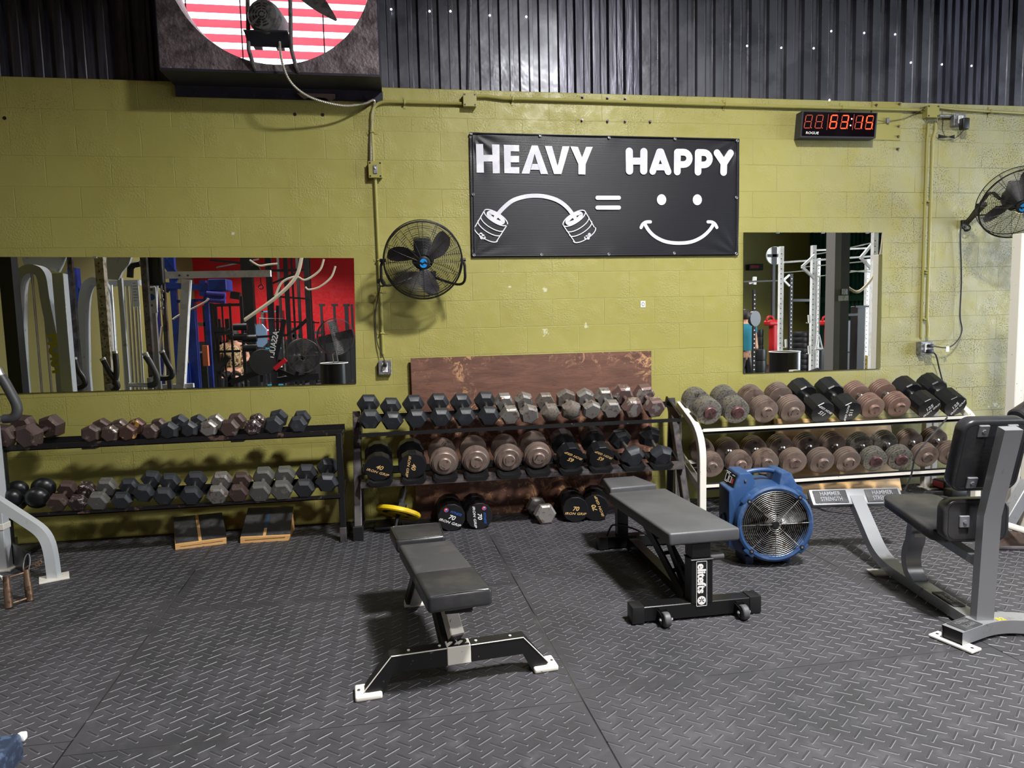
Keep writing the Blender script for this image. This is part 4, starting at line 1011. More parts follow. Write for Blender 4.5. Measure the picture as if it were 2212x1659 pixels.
for (zf, zr, yf) in ((.648, .755, -.525), (.232, .34, -.505)):
    g = G(); g.box(1.585, 3.775, yf-.004, yf, zf-.008, zf+.014); g.box(1.585, 3.775, yf, yf+.06, zf-.008, zf-.002); obj('front_rail', g, M_WHITE, r3)
    g = G(); g.box(1.585, 3.775, -.215, -.21, zr-.02, zr+.03); g.box(1.585, 3.775, -.28, -.215, zr-.02, zr-.014); obj('rear_rail', g, M_WHITE, r3)
    for (ya, yb_) in ((yf+.005, yf+.075), (-.31, -.235)):
        g = G(); f_ = lambda y_: zf+(zr-.02-zf)*(y_-yf-.06)/(-.28-yf-.06); profile(g, 1.59, 3.77, [(ya, f_(ya)), (yb_, f_(yb_))], .004); obj('rubber_strip', g, M_BLACKPL, r3)
g = G(); g.bar((3.735, -.12, .0), (3.735, -.12, .74), .05, .05); g.box(3.69, 3.80, -.2, -.08, 0, .008); obj('middle_leg', g, M_WHITE, r3)

# ------------------------------------------------------------------ dumbbells: one of each kind, then copies
R0 = .08
def hexring(r, y, n=6, roll=0): return [(r*math.cos(2*PI*k/n+roll), y, r*math.sin(2*PI*k/n+roll)) for k in range(n)]
def loft(g, rings, zc):
    m = len(rings[0]); vs = [(p[0], p[1], p[2]+zc) for r in rings for p in r]; fs = [tuple(range(m)), tuple(reversed(range((len(rings)-1)*m, len(rings)*m)))]
    for i in range(len(rings)-1):
        for k in range(m): fs.append((i*m+k, i*m+(k+1) % m, (i+1)*m+(k+1) % m, (i+1)*m+k))
    g.add(vs, fs)
PROTO = {}
def kind_of(kind):
    """unplaced prototype: an Empty at the base with head / handle children, axis along local Y, front towards -Y"""
    if kind in PROTO: return PROTO[kind]
    t = bpy.data.objects.new('dumbbell', None); C.objects.link(t); t.empty_display_size = .05
    if kind in HEXM:
        mat_, style = HEXM[kind]; R = R0; h = 1.05*R; T = 3.4*R; zc = R*.866
        for s_ in (-1, 1):
            g = G(); o = s_*T/2; q = -s_
            if style == 'stone': prof = [(.30, 0), (.66, .10), (.95, .28), (1, .42), (1, .85), (.9, 1)]
            elif style == 'rub': prof = [(.70, 0), (.74, .03), (.98, .28), (1, .34), (1, .62), (.96, .7), (.72, 1)]
            else: prof = [(.80, 0), (.84, .02), (1, .16), (1, .8), (.84, .97), (.80, 1)]
            loft(g, [hexring(a*R, o+q*b*h) for a, b in prof], zc); obj('head', g, mat_, t, 25, local=True)
        g = G(); hm = M_CHROME if style == 'rub' else mat_
        g.lathe([(.15*R, 0), (.2*R, .05*T), (.16*R, .1*T), (.2*R, .2*T), (.16*R, .3*T), (.2*R, .35*T), (.15*R, .4*T)], (0, -.2*T, zc), (0, 1, 0), 14); obj('handle', g, hm, t, 40, local=True)
    elif kind == 'ball':
        R = R0; T = 3.1*R; zc = R
        for s_ in (-1, 1):
            g = G(); n = 10; g.lathe([(R*math.sin(PI*k/n), -R*.72*math.cos(PI*k/n)) for k in range(n+1)], (0, s_*(T/2-.72*R), zc), (0, 1, 0), 24); obj('head', g, M_RUBSH, t, 180, local=True)
        g = G(); g.cyl((0, -.22*T, zc), (0, .22*T, zc), .24*R, n=14); obj('handle', g, M_RUBSH, t, local=True)
    elif kind[0] == 'p':
        n = int(kind[2]); R = R0*1.2; pt = .021; T = .34 if n > 3 else .30; zc = R; ph = n*pt; mat_ = dict(g=M_PLATEG, r=M_PLATER).get(kind[-1], M_PLATE)
        for s_ in (-1, 1):
            g = G(); prof = [(0, 0)]
            for i in range(n):
                a = i*pt; rr = R*(1 if i else .985) if n != 3 or i != 0 else R*.86
                prof += [(rr-.012, a), (rr-.001, a+.004), (rr, a+.010), (rr-.001, a+.016), (rr-.013, a+pt-.001)]
            prof += [(0, ph)]
            y0 = s_*(T/2-.02)
            g.lathe(prof, (0, y0, zc), (0, -s_, 0), 36)
            if n == 3: g.lathe([(.045, 0), (.072, .001), (.078, .008)], (0, y0+s_*.004, zc), (0, -s_, 0), 36)
            hd = obj('plate_stack', g, mat_, t, 30, local=True)
            g = G(); hr = .042 if kind[-1] != 'g' else .046
            g.lathe([(0, .003), (.006, .002), (.007, 0), (hr-.004, 0), (hr, .004), (hr+.004, .022)], (0, y0+s_*.02, zc), (0, -s_, 0), 28); g.cyl((0, y0+s_*.0215, zc), (0, y0+s_*.015, zc), .009, n=6)
            hb = obj('hub', g, M_HUB if kind[-1] == 'g' else mat_, t, 30, local=True)
            if s_ < 0:
                g = G(); put_text(g, '10', (R*.66*math.cos(2.6), y0-.0005 if n != 3 else y0-.0005, zc+R*.66*math.sin(2.6)), (1, .0, .6), (-.6, 0, 1), .022, .0004, .0008); obj('raised_mark', g, mat_, hd, 0, local=True)
                g = G(); put_text(g, 'GRAND', (.0, y0-.0208, zc-.024), (1, 0, 0), (0, 0, 1), .012, .0003, .0006); put_text(g, str(60+n*5), (.0, y0-.0208, zc+.024), (1, 0, 0), (0, 0, 1), .014, .0003, .0006); obj('raised_mark', g, M_IRONBR, hb, 0, local=True)
            else:
                g = G(); put_text(g, '10', (-.03, y0-s_*ph-.0008, zc+.058), (1, .0, .0), (0, 0, 1), .032, .001, .0012); obj('raised_mark', g, M_IRONBR, hd, 0, local=True)
        g = G(); g.cyl((0, -T/2+.02+ph-.002, zc), (0, T/2-.02-ph+.002, zc), .016, n=14)
        for s_ in (-1, 1): g.lathe([(.026, 0), (.028, .012), (.018, .02)], (0, s_*(T/2-.02-ph+.002), zc), (0, -s_, 0), 18)
        obj('handle', g, M_CHROME, t, 30, local=True)
    else:
        num, roll = UR[kind]; R = R0*1.2; h = {40: .075, 65: .095, 70: .1, 115: .135, 125: .145}[num]; T = {40: .27, 65: .30, 70: .30, 115: .36, 125: .37}[num]; zc = R*.98
        for s_ in (-1, 1):
            g = G(); o = s_*T/2; q = -s_
            loft(g, [hexring(a*R, o+q*b, 12, PI/12) for a, b in ((.95, 0), (.975, .001), (1, .006), (1, h-.01), (.93, h))], zc); hd = obj('head', g, M_RUBSH, t, 20, local=True)
            if s_ < 0:
                c = V((0, -T/2-.0004, zc)); rr = math.radians(roll); ux = V((math.cos(rr), 0, math.sin(rr))); uy = V((-math.sin(rr), 0, math.cos(rr)))
                gold = M_GOLD if num < 100 else M_WPRINT
                g = G(); off = -.012 if kind[0] == 'f' else -.006
                put_text(g, str(num), c+uy*(off+.012), ux, uy, .042, .0007, .0004, 1.1, shear=.25); put_text(g, 'IRON GRIP', c+uy*(off-.024), ux, uy, .0245, .0003, .0004, 1.25, shear=.25, spacing=1.05); obj('gold_lettering' if num < 100 else 'white_lettering', g, gold if kind[0] != 'f' else M_WPRINT, hd, 0, local=True)
                if kind[0] == 'f':
                    g = G(); put_text(g, 'FITNESS', c+uy*.036+ux*.018, ux, uy, .0225, .0002, .0004, 1.0, shear=.25); obj('blue_lettering', g, M_BPRINT, hd, 0, local=True)
                    g = G(); cc = c+uy*.038-ux*.052; g.cyl(cc, cc+V((0, -.0006, 0)), .015, n=20); obj('round_logo', g, M_RPRINT, hd, 0, local=True)
                    g = G(); g.cyl(cc+V((.003, -.0005, -.003)), cc+V((.003, -.0011, -.003)), .009, n=16); obj('round_logo', g, M_BPRINT, hd, 0, local=True)
                    g = G(); g.cyl(cc+V((0, -.001, .004)), cc+V((0, -.0016, .004)), .004, n=10); obj('round_logo', g, M_WPRINT, hd, 0, local=True)
        g = G(); g.lathe([(.015, 0), (.018, .03), (.016, T-2*h-.03), (.015, T-2*h)], (0, -T/2+h, zc), (0, 1, 0), 14)
        for s_ in (-1, 1): g.cyl((0, s_*(T/2-h), zc), (0, s_*(T/2-h-.012), zc), .026, n=16)
        obj('handle', g, M_CHROME, t, 30, local=True)
    PROTO[kind] = (t, zc, T, R); t['fresh'] = 1
    return PROTO[kind]
HEXM = dict(rub=(M_RUB, 'rub'), iron=(M_IRONBR, 'hex'), speck=(M_IRONSP, 'hex'), silv=(M_SILV, 'hex'), stone=(M_STONE, 'stone'), brsil=(M_BRSIL, 'hex'), grey=(M_GREYIR, 'hex'), irong=(pm('gold_streaked_iron', (84, 62, 56), .45, .4, col2=(196, 150, 84), scale=12, lo=.56, hi=.62, bump=.4, bscale=90), 'hex'))
UR = dict(u40=(40, -22), u40b=(40, -100), u65=(65, 152), u65b=(65, 152), f70=(70, -22), f70b=(70, -86), u70=(70, -4), u70b=(70, 110), u115=(115, 150), u115b=(115, -82), u125=(125, 50), u125b=(125, 62))
LOOK = dict(rub='black rubber hex dumbbell', iron='rusty brown iron hex dumbbell', irong='brown iron hex dumbbell with a gold streak', speck='flaking speckled iron hex dumbbell', silv='chipped silver iron hex dumbbell', stone='blunt stone-grey iron dumbbell', brsil='brown and silver iron hex dumbbell', grey='grey iron hex dumbbell', ball='black round-headed dumbbell')
for k_, (n_, _a) in UR.items(): LOOK[k_] = 'black twelve-sided dumbbell marked %d' % n_
for k_ in ('pl3', 'pl4', 'pl5'): LOOK[k_] = 'brown iron plate dumbbell'
LOOK['pl4g'] = 'greenish grey plate dumbbell'; LOOK['pl5g'] = 'hammered grey plate dumbbell'; LOOK['pl5r'] = 'red-brown plate dumbbell'
ORD = ['first', 'second', 'third', 'fourth', 'fifth', 'sixth', 'seventh', 'eighth', 'ninth', 'tenth', 'eleventh', 'twelfth', 'thirteenth', 'fourteenth', 'fifteenth']
TIER = {
 'LU': (-.47, .15, 9, "left rack's top shelf", [(0,946,36,925,27,'iron',8),(53,946,93,929,28,'iron',-14),(192,939.6,218,924,20,'iron',-22),(233.6,939.6,258,922,19,'iron',-12),(272,937,295,922,19,'irong',-18),(321,935,344,918,17.5,'iron',-8),(361.5,933.5,385,914,21,'rub',-20),(405,930,427,912,19.5,'rub',-20),(447.6,927.7,465.5,914,19,'silv',-16),(493,927.7,509,913,20.5,'iron',-5),(544,925.7,555,911,18.5,'speck',-12),(589,921.7,599,908,22,'rub',-12),(641.5,919.7,650.5,909,20.5,'rub',-2)]),
 'LL': (-.5, .19, 21, "left rack's lower shelf", [(20,1085,44.7,1054,22,'ball',0),(74,1085,98,1054,25,'ball',0),(120,1091.6,151,1050,21,'iron',8),(165,1091.6,190.7,1047,20,'speck',5),(208.7,1088,232.8,1045,22,'grey',3),(261,1087,281.7,1043.5,22,'rub',4),(307.5,1071,329,1035.8,23,'rub',10),(352,1078,367.6,1036.6,23,'rub',5),(411.8,1076.9,422.7,1037,24.5,'rub',3),(467.5,1074.9,479.4,1035,22.5,'silv',0),(513.2,1070.9,524,1033,21,'iron',0),(560,1069,570,1027,24,'grey',0),(607.7,1065,615.6,1026,23.5,'grey',0),(656.4,1061,662.4,1021,24,'rub',4),(706,1049,708,1007,24.5,'rub',8)]),
 'CU': (-.45, .19, 25, "middle rack's top shelf", [(800,912,796,873,25.5,'rub',3),(848.3,915,844,878,24,'rub',4),(900.6,911,893.4,874,25,'rub',2),(952.8,908,946.7,870,25,'rub',3),(1006,907,995.9,869,24.5,'rub',2),(1057.3,905,1048,864.8,25,'rub',4),(1104,902,1088,868,22.5,'silv',0),(1145,900,1130.7,866,22,'silv',18),(1192,898,1175.8,865,22,'stone',0),(1237,893.8,1221,859,23,'stone',26),(1280,890.7,1261.9,857,21.5,'silv',28),(1323.4,888.7,1302.9,858,22,'silv',2),(1370.5,886.6,1345.9,854.8,24,'brsil',0),(1417.6,885.6,1393,852.8,24,'brsil',-4)]),
 'CL': (-.52, .2, 0, "middle rack's lower shelf", [(818.6,1012,817.6,985.7,31,'u40',0),(891.4,1008,887,979.6,31,'u40b',0),(961,1004,955,979.6,31.5,'pl3',40),(1029.7,1000,1022.5,973.4,31,'pl3',200),(1100,996,1090,971,31,'pl3',90),(1164.5,992,1153,963,30.5,'pl3',120),(1235,992,1216.8,959,28.5,'u65',0),(1299.8,990,1281,953,28.5,'u65b',0),(1372.5,994,1341.8,951.8,27,'rub',-14),(1432,993,1405,947,27,'rub',20)]),
 'B': (-.4, .2, -1, "floor under the middle rack", [(975.4,1116.9,971,1090,30.5,'f70',0),(1035.8,1110.7,1026.6,1082,29.5,'f70b',0),(1181,1114,1161.5,1085.4,24,'silv',0),(1243.4,1104.8,1235,1078,28.5,'u70',0),(1286.5,1110,1284.4,1084,29.5,'u70b',0)]),
 'RU': (-.5, .24, 0, "white rack's top shelf", [(1535.9,894,1505,867,29,'pl5g',10),(1595.5,893,1564.8,861.5,28.5,'pl5g',80),(1658.8,893,1622.7,859.7,28,'pl5',180),(1716.7,893,1680.5,854,28,'pl5',100),(1778,892,1733,848.8,27.5,'u115',0),(1836.7,890.6,1790.9,845,27,'u115b',0),(1890.7,886.8,1846,848,26.5,'pl5r',170),(1946.6,883,1902,843,26,'pl5r',190),(2008.3,882.9,1960,843.4,26,'u125',0),(2064.3,878,2014,836.7,26,'u125b',0)]),
 'RL': (-.48, .22, 0, "white rack's lower shelf", [(1539.5,1011.6,1517.8,977,27.5,'pl4',60),(1602.8,1008,1573.8,977,28,'pl4',100),(1658.8,1004,1631.7,973.6,28,'pl4',20),(1720,1004,1688.7,970,28,'pl4',0),(1780,1004,1745.7,966,28,'pl4',30),(1836.7,1002.5,1801.7,962.8,27.5,'pl4',260),(1894.5,999.7,1859.8,964,27,'pl4g',250),(1949.5,996.8,1913.8,960,27,'pl4g',140),(2006.4,991,1967.8,956,26.5,'pl4',120),(2058.5,987,2019.9,950.5,26,'pl4',100)]),
}
def copy_tree(o, parent=None):
    c = o.copy(); C.objects.link(c)
    if parent is not None: c.parent = parent
    for ch in list(o.children): copy_tree(ch, c)
    return c
for key, (yf, dl, tilt, where, rows) in TIER.items():
    for i, (xf, yf_, xb, yb_, hw, kind, roll) in enumerate(rows):
        a = at(xf, yf_, Y=yf); b = at(xb, yb_, Y=yf+dl); d = b-a
        depth = (a-CAM).dot(_f); R = hw*depth/FPX
        proto, zc, T, Rp = kind_of(kind); s = R/Rp
        yaw = math.atan2(d.x, d.y); tl = math.atan2(d.z, math.hypot(d.x, d.y))
        if tilt > 0: tl = tl*.35+math.radians(tilt)*.65
        if tilt < 0: tl = 0; a.z = zc*s+.001
        dv = V((math.sin(yaw)*math.cos(tl), math.cos(yaw)*math.cos(tl), math.sin(tl)))
        x = V((math.cos(yaw), -math.sin(yaw), 0)); z = x.cross(dv)
        ctr = a+dv*(T*s/2)
        rr = Matrix.Rotation(math.radians(roll), 3, dv); x = rr @ x; z = rr @ z
        Rm = Matrix((x, dv, z)).transposed(); org = ctr-z*(zc*s)
        o = proto if proto.get('fresh') else copy_tree(proto)
        if 'fresh' in o: del o['fresh']
        o.matrix_world = Matrix.Translation(org) @ Rm.to_4x4() @ Matrix.Scale(s, 4)
        n = len(rows)
        pos = ORD[i]+' from left' if i < (n+1)//2+1 else (['rightmost', 'second from right', 'third from right', 'fourth from right', 'fifth from right', 'sixth from right', 'seventh from right'][n-1-i])
        tag(o, '%s, %s on %s' % (LOOK[kind], pos, where), 'dumbbell', 'dumbbells on the '+where)
# ------------------------------------------------------------------ things on the floor
def frame3(u, up=(0, 0, 1)):
    u = V(u).normalized(); r = u.cross(V(up)).normalized(); n = r.cross(u); return r, u, n
def cushion(g, corners, z0, z1, r=.018, seg=4, inset=0):
    """pad with four plan corners (back-left, back-right, front-right, front-left), rounded all round"""
    b = bmesh.new(); A = [b.verts.new((p[0], p[1], z0)) for p in corners]; B = [b.verts.new((p[0], p[1], z1)) for p in corners]
    b.faces.new(A); b.faces.new(B[::-1])
    for i in range(4): b.faces.new((A[i], B[i], B[(i+1) % 4], A[(i+1) % 4]))
    bmesh.ops.recalc_face_normals(b, faces=list(b.faces))
    bmesh.ops.bevel(b, geom=list(b.edges), offset=r, segments=seg, affect='EDGES', profile=.5); g.bm(b)

# --- left flat bench
P4 = [at(861, 1177, Z=.42), at(975, 1166, Z=.42), at(1061.5, 1272, Z=.42), at(925, 1290, Z=.42)]
H4 = [at(840.4, 1138, Z=.42), at(951, 1128.5, Z=.42), at(962.4, 1157, Z=.42), at(855.7, 1168, Z=.42)]
cb = (P4[2]+P4[3])/2; ch = (P4[0]+P4[1])/2; ub = (ch-cb).normalized(); rb = V((ub.y, -ub.x, 0))
bt1 = thing('weight_bench', (cb.x, cb.y+.3, 0), 'low black padded bench with white-edged feet and number 22 on its crossbar', 'bench', 'benches on the gym floor')
g = G(); cushion(g, P4, .355, .422, .016); obj('seat_pad', g, M_VINYLM, bt1, 60)
g = G(); cushion(g, H4, .355, .422, .016); hp = obj('head_pad', g, M_VINYL, bt1, 60)
def loop_piping(g, corners, z, r=.0022, inset=.006):
    c = sum((V(p) for p in corners), V())/4; Q = []
    for i, p in enumerate(corners):
        p = V(p); a = V(corners[i-1]); d = V(corners[(i+1) % 4]); e0 = (a-p).normalized(); e1 = (d-p).normalized(); rr = .022
        q = p+(e0+e1)*inset
        for k in range(5):
            t = k/4; Q.append(((q+e0*rr)*(1-t)**2+q*2*t*(1-t)+(q+e1*rr)*t*t))
    g.tube([V((q.x, q.y, z)) for q in Q], r, 6, True)
g = G(); loop_piping(g, H4, .421); obj('piping', g, M_VINYL, hp)
k0 = P4[3].lerp(P4[0], .40); k1 = P4[2].lerp(P4[1], .40); e = .004
cov = [k0-rb*e, k1+rb*e, P4[2]+rb*e-ub*e, P4[3]-rb*e-ub*e]
g = G(); cushion(g, cov, .351, .4255, .017); cv = obj('front_cover', g, M_VINYL, bt1, 60); cv['label'] = 'glossier loose vinyl cover over the front end of the seat'
g = G(); zz = .418; g.tube(spline([cov[3]+rb*.01+V((0, 0, zz-.42))+ub*.004, (cov[3]*.5+cov[2]*.5)+V((0, 0, zz-.414))+ub*.004, cov[2]-rb*.01+V((0, 0, zz-.42))+ub*.004], 5), .002, 6); obj('seam', g, M_BLACKPL, cv)
g = G(); g.box(cb.x-.06, cb.x+.05, cb.y+.03, cb.y+.09, .325, .356, .003); g.bar((ch.x-.1, ch.y-.05, .345), (ch.x+.1, ch.y-.05, .345), .04, .02); obj('pad_bracket', g, M_FRAMEBLK, bt1)
cm = at(985, 1405, Z=.17)      # crossbar centre, top face
Lf = at(812, 1498, Z=0); Rf = at(1160, 1443, Z=0); rc = (Rf-Lf).normalized(); uc = V((-rc.y, rc.x, 0))
mid = (Lf+Rf)/2; mid = V((mid.x, mid.y, 0))
el_l = mid-rc*.272+V((0, 0, .122)); el_r = mid+rc*.272+V((0, 0, .122))
fl_ = mid-rc*.345+V((0, 0, .012)); fr_ = mid+rc*.345+V((0, 0, .012))
g = G(); g.rect([fl_, el_l, el_r, fr_], .058, .072, up=uc, fixup=True) if False else g.sweep([fl_, el_l, el_r, fr_], [(-.036, -.029), (.036, -.029), (.036, .029), (-.036, .029)], up=-uc, fixup=True)
obj('front_crossbar', g, M_FRAMEBLK, bt1, 20)
for p, s_ in ((fl_, -1), (fr_, 1)):
    g = G(); g.rbox((p.x+s_*rc.x*.018, p.y+s_*rc.y*.018, .012), (.105, .10, .024), .008, 3, Matrix((rc, uc, V((0, 0, 1)))).transposed()); obj('foot_pad', g, M_WHITE, bt1)
    g = G(); q = p+rc*(s_*.055); g.cyl((q.x, q.y, .02), (q.x, q.y, .027), .006, n=10); obj('foot_bolt', g, M_GUN, bt1)
# white edges, badge
g = G(); md = mid+V((0, 0, .122)); g.rbox(md, (.098, .062, .0765), .003, 1, Matrix((rc, uc, V((0, 0, 1)))).transposed()); bd = obj('number_plate', g, M_WHITE, bt1)
g = G(); put_text(g, '22', md+V((0, 0, .0388)), rc, uc, .078, .003, .0004, 1.1); obj('number_print', g, M_BLACKPL, bd, 0)
for s_ in (-1, 1):
    g = G(); a_ = md+rc*(s_*.05)-uc*.0295+V((0, 0, .0355)); b_ = md+rc*(s_*.27)-uc*.0295+V((0, 0, .0355)); g.tube([a_, b_, (fl_ if s_ < 0 else fr_)+rc*(s_*.034)-uc*.0295+V((0, 0, .02))], .0024, 5); obj('chipped_edge', g, M_WHITE, bt1)
for s_ in (-.2, -.075, .075, .22):
    g = G(); q = md+rc*s_+V((0, 0, .036)); g.cyl(q, q+V((0, 0, .003)), .006, n=8); obj('bolt', g, M_WHITE, bt1)
# spine: white tube dropping forward, black side rail, rear leg
sb = md+uc*.03+rc*.0+V((0, 0, .052)); st_ = V((cb.x, cb.y, .33))+ub*.30
g = G(); g.rect([sb, st_], .058, .058, up=(0, 0, 1)); obj('front_tube', g, M_WHITE, bt1)['label'] = 'white square tube running down to the crossbar'
g = G(); g.rbox(sb-(st_-sb).normalized()*.002, (.052, .01, .05), .003, 1, Matrix(frame3(st_-sb)).transposed()); obj('rusty_tube_end', g, M_GUN, bt1)
g = G(); g.rect([md+uc*.04-V((0, 0, .02))-rc*.035, V((ch.x, ch.y, .26))-ub*.1-rc*.0], .045, .07); obj('spine_rail', g, M_FRAMEBLK, bt1)
rl = at(896, 1305, Z=.0); rl = V((rl.x, rl.y, 0))
g = G(); g.rect([V((rl.x, rl.y, .01)), V((ch.x-.02, ch.y+.0, .27)), V((ch.x, ch.y, .33))-ub*.12], .06, .05); obj('rear_leg', g, M_WHITE, bt1)
g = G(); g.rbox((rl.x, rl.y, .008), (.11, .08, .016), .005, 2); obj('foot_pad', g, M_WHITE, bt1)
g = G(); g.rect([V((rl.x-.04, rl.y+.01, .01)), V((ch.x-.06, ch.y+.01, .25))], .02, .05); obj('rear_leg_side', g, M_FRAMEBLK, bt1)
g = G(); g.bar(V((ch.x, ch.y, .34))-ub*.15, V((ch.x, ch.y, .34))+ub*.26, .05, .03); obj('pad_rail', g, M_FRAMEBLK, bt1)

# --- right adjustable bench
Pm = [at(1314.4, 1064.8, Z=.44), at(1437, 1054.7, Z=.44), at(1599, 1141, Z=.44), at(1446, 1153.5, Z=.44)]
Hm = [at(1301.8, 1033, Z=.44), at(1371.4, 1028, Z=.44), at(1419.5, 1046, Z=.44), at(1318, 1055, Z=.44)]
cf = (Pm[2]+Pm[3])/2; cr = (Pm[0]+Pm[1])/2; u2 = (cr-cf).normalized(); q2 = V((u2.y, -u2.x, 0))
b2 = thing('weight_bench', (cf.x, cf.y+.4, 0), 'charcoal adjustable bench with black wheeled frame and white lettering down its post', 'bench', 'benches on the gym floor')
g = G(); cushion(g, Pm, .378, .442, .012, 4); obj('back_pad', g, M_GREYVIN, b2, 60)
g = G(); cushion(g, Hm, .384, .442, .012, 4); obj('seat_pad', g, M_GREYVIN, b2, 60)
M_BLKGL = pm('black_powdercoat', (20, 20, 22), .3, .2, bump=.03, bscale=300)
yb = -2.035; z0 = .075
fb0, fb1 = at(1364, 1352, Z=0), at(1646, 1325, Z=0)
g = G(); g.box(fb0.x+.03, fb1.x-.03, yb-.035, yb+.04, .012, .085, .003); obj('front_base', g, M_BLKGL, b2)
for s_, p in ((-1, fb0), (1, fb1)):
    g = G(); g.rbox((p.x-s_*.035, yb, .048), (.062, .080, .086), .006, 2); obj('end_cap', g, M_BLACKPL, b2)
pc = V((.868, yb, 0))
g = G(); g.box(pc.x-.056, pc.x+.056, yb-.038, yb+.04, .08, .30, .004); po = obj('front_post', g, M_BLKGL, b2)
g = G(); g.box(pc.x-.06, pc.x+.06, yb-.042, yb+.044, .292, .302, .004); g.box(pc.x-.05, pc.x+.05, yb-.03, yb+.05, .302, .378, .004); g.box(pc.x-.07, pc.x+.05, yb+.02, yb+.3, .355, .379, .003); obj('pad_support', g, M_BLKGL, b2)
st0 = at(1504, 1213, Y=yb-.0395); st1 = at(1527, 1308, Y=yb-.0395)
g = G(); g.box(st0.x, st1.x, yb-.0400, yb-.0385, st1.z, st0.z); sk = obj('decal', g, M_BLACKPL, po, 0)
g = G(); w_ = .0022
for (x0, x1, z0_, z1_) in ((st0.x, st1.x, st0.z-w_, st0.z), (st0.x, st1.x, st1.z, st1.z+w_), (st0.x, st0.x+w_, st1.z, st0.z), (st1.x-w_, st1.x, st1.z, st0.z)): g.box(x0, x1, yb-.0408, yb-.0398, z0_, z1_)
obj('decal_border', g, M_WPRINT, sk, 0)
cxx = (st0.x+st1.x)/2; hh_ = st0.z-st1.z
g = G(); put_text(g, 'elitefts', (cxx-.002, yb-.0405, (st0.z+st1.z)/2+hh_*.115), (0, 0, -1), (1, 0, 0), .0575, .0018, .0004, 1.02, spacing=.95); obj('white_lettering', g, M_WPRINT, sk, 0)
g = G(); c_ = V((cxx, yb-.0405, st1.z+.0285)); g.cyl(c_, c_+V((0, -.0006, 0)), .0215, n=28); lg = obj('round_emblem', g, M_WPRINT, sk, 0)
g = G()
for a_ in (90, 210, 330, 35, 145): d_ = V((math.cos(math.radians(a_)), 0, math.sin(math.radians(a_)))); g.bar(c_+V((0, -.0009, 0))+d_*.003, c_+V((0, -.0009, 0))+d_*.0145, .0035, .0006, up=(0, 1, 0))
obj('emblem_figure', g, M_BLACKPL, lg, 0)
# grip handle to the right of the post
hz = .315; g = G(); g.cyl((pc.x+.03, yb+.0, at(1528, 1203, Y=yb).z), (pc.x+.075, yb+.0, at(1528, 1203, Y=yb).z), .014, n=16); obj('handle_stub', g, M_BLKGL, b2)
g = G(); ha = at(1524, 1204, Y=yb+.02); hb_ = at(1560, 1200, Y=yb+.02); g.cyl(at(1528, 1203, Y=yb+.0), at(1561, 1200, Y=yb+.0), .0185, n=20); obj('rubber_grip', g, M_GREYVIN, b2)
# wheels
for (px_, py_) in ((1438, 1352), (1606, 1336)):
    q = at(px_, py_, Z=.004); wx, wy, wr = q.x, yb-.082, .036
    g = G(); g.lathe([(0, -.018), (.022, -.018), (.032, -.016), (.036, -.011), (.036, .011), (.032, .016), (.022, .018), (0, .018)], (wx, wy, wr+.001), (1, 0, 0), 24); wh = obj('wheel', g, M_GREYVIN, b2)
    g = G(); g.cyl((wx-.034, wy, wr+.001), (wx+.034, wy, wr+.001), .005, n=8); g.cyl((wx-.031, wy, wr+.001), (wx-.025, wy, wr+.001), .009, n=6); g.cyl((wx+.025, wy, wr+.001), (wx+.031, wy, wr+.001), .009, n=6); obj('axle', g, M_OUTL, wh)
    g = G()
    for s_ in (-1, 1): g.bar((wx+s_*.023, yb-.03, .045), (wx+s_*.023, wy-.008, wr), .004, .045)
    g.box(wx-.02, wx+.02, yb-.045, yb-.035, .02, .075); obj('wheel_bracket', g, M_BLKGL, b2)
# rear foot, rear post, ladder struts
rb0 = at(1292, 1188, Z=0); yr = -.985
g = G(); g.box(rb0.x+.02, 1.16, yr-.035, yr+.035, .012, .082, .003); obj('rear_base', g, M_BLKGL, b2)
g = G(); g.rbox((rb0.x+.03, yr, .047), (.062, .08, .084), .006, 2); obj('end_cap', g, M_BLACKPL, b2)
g = G(); g.rbox((1.16, yr, .047), (.062, .08, .084), .006, 2); obj('end_cap', g, M_BLACKPL, b2)
rp = at(1343, 1160, Y=yr)
g = G(); g.box(rp.x-.035, rp.x+.035, yr-.03, yr+.03, .08, .37, .003); obj('rear_post', g, M_BLKGL, b2)
g = G(); g.box(Hm[3].x+.02, Hm[2].x-.02, Hm[3].y-.02, Hm[0].y-.03, .36, .385, .003); obj('pad_support', g, M_BLKGL, b2)
g = G(); g.bar((rp.x+.06, yr, .045), (pc.x, yb, .045), .06, .05); obj('spine', g, M_BLKGL, b2)
A_ = at(1375, 1125, P=(rp.x+.05, 0, 0), N=(1, 0, 0)) if False else V((rp.x+.02, -1.28, .35))
for s_ in (0, 1):
    g = G(); g.bar((rp.x+.0+s_*.09, -1.22, .355), (pc.x-.05+s_*.07, yb+.06, .075), .012, .055); obj('ladder_strut', g, M_BLKGL, b2)
g = G(); g.bar((pc.x-.03, yb+.42, .36), (pc.x-.02, yb+.1, .085), .012, .05); obj('ladder_strut', g, M_BLKGL, b2)
for k in range(4):
    g = G(); t_k = .25+.17*k; a = V((rp.x+.0, -1.22, .355)).lerp(V((pc.x-.05, yb+.06, .075)), t_k); g.bar(a, a+V((.085, 0, .01)), .035, .008); obj('ladder_step', g, M_BLKGL, b2)
g = G(); q = V((rp.x-.03, -1.225, .345)); g.cyl(q, q+V((-.03, -.005, 0)), .011, n=6); g.cyl(q+V((-.03, -.005, 0)), q+V((-.04, -.006, 0)), .006, n=8); obj('pivot_bolt', g, M_OUTL, b2)
g = G(); g.bar((rp.x+.0, -1.2, .36), (rp.x+.16, -1.0, .355), .06, .03); g.bar((rp.x+.12, -1.25, .34), (rp.x+.2, -1.8, .36), .05, .03); obj('pad_rail', g, M_BLKGL, b2)
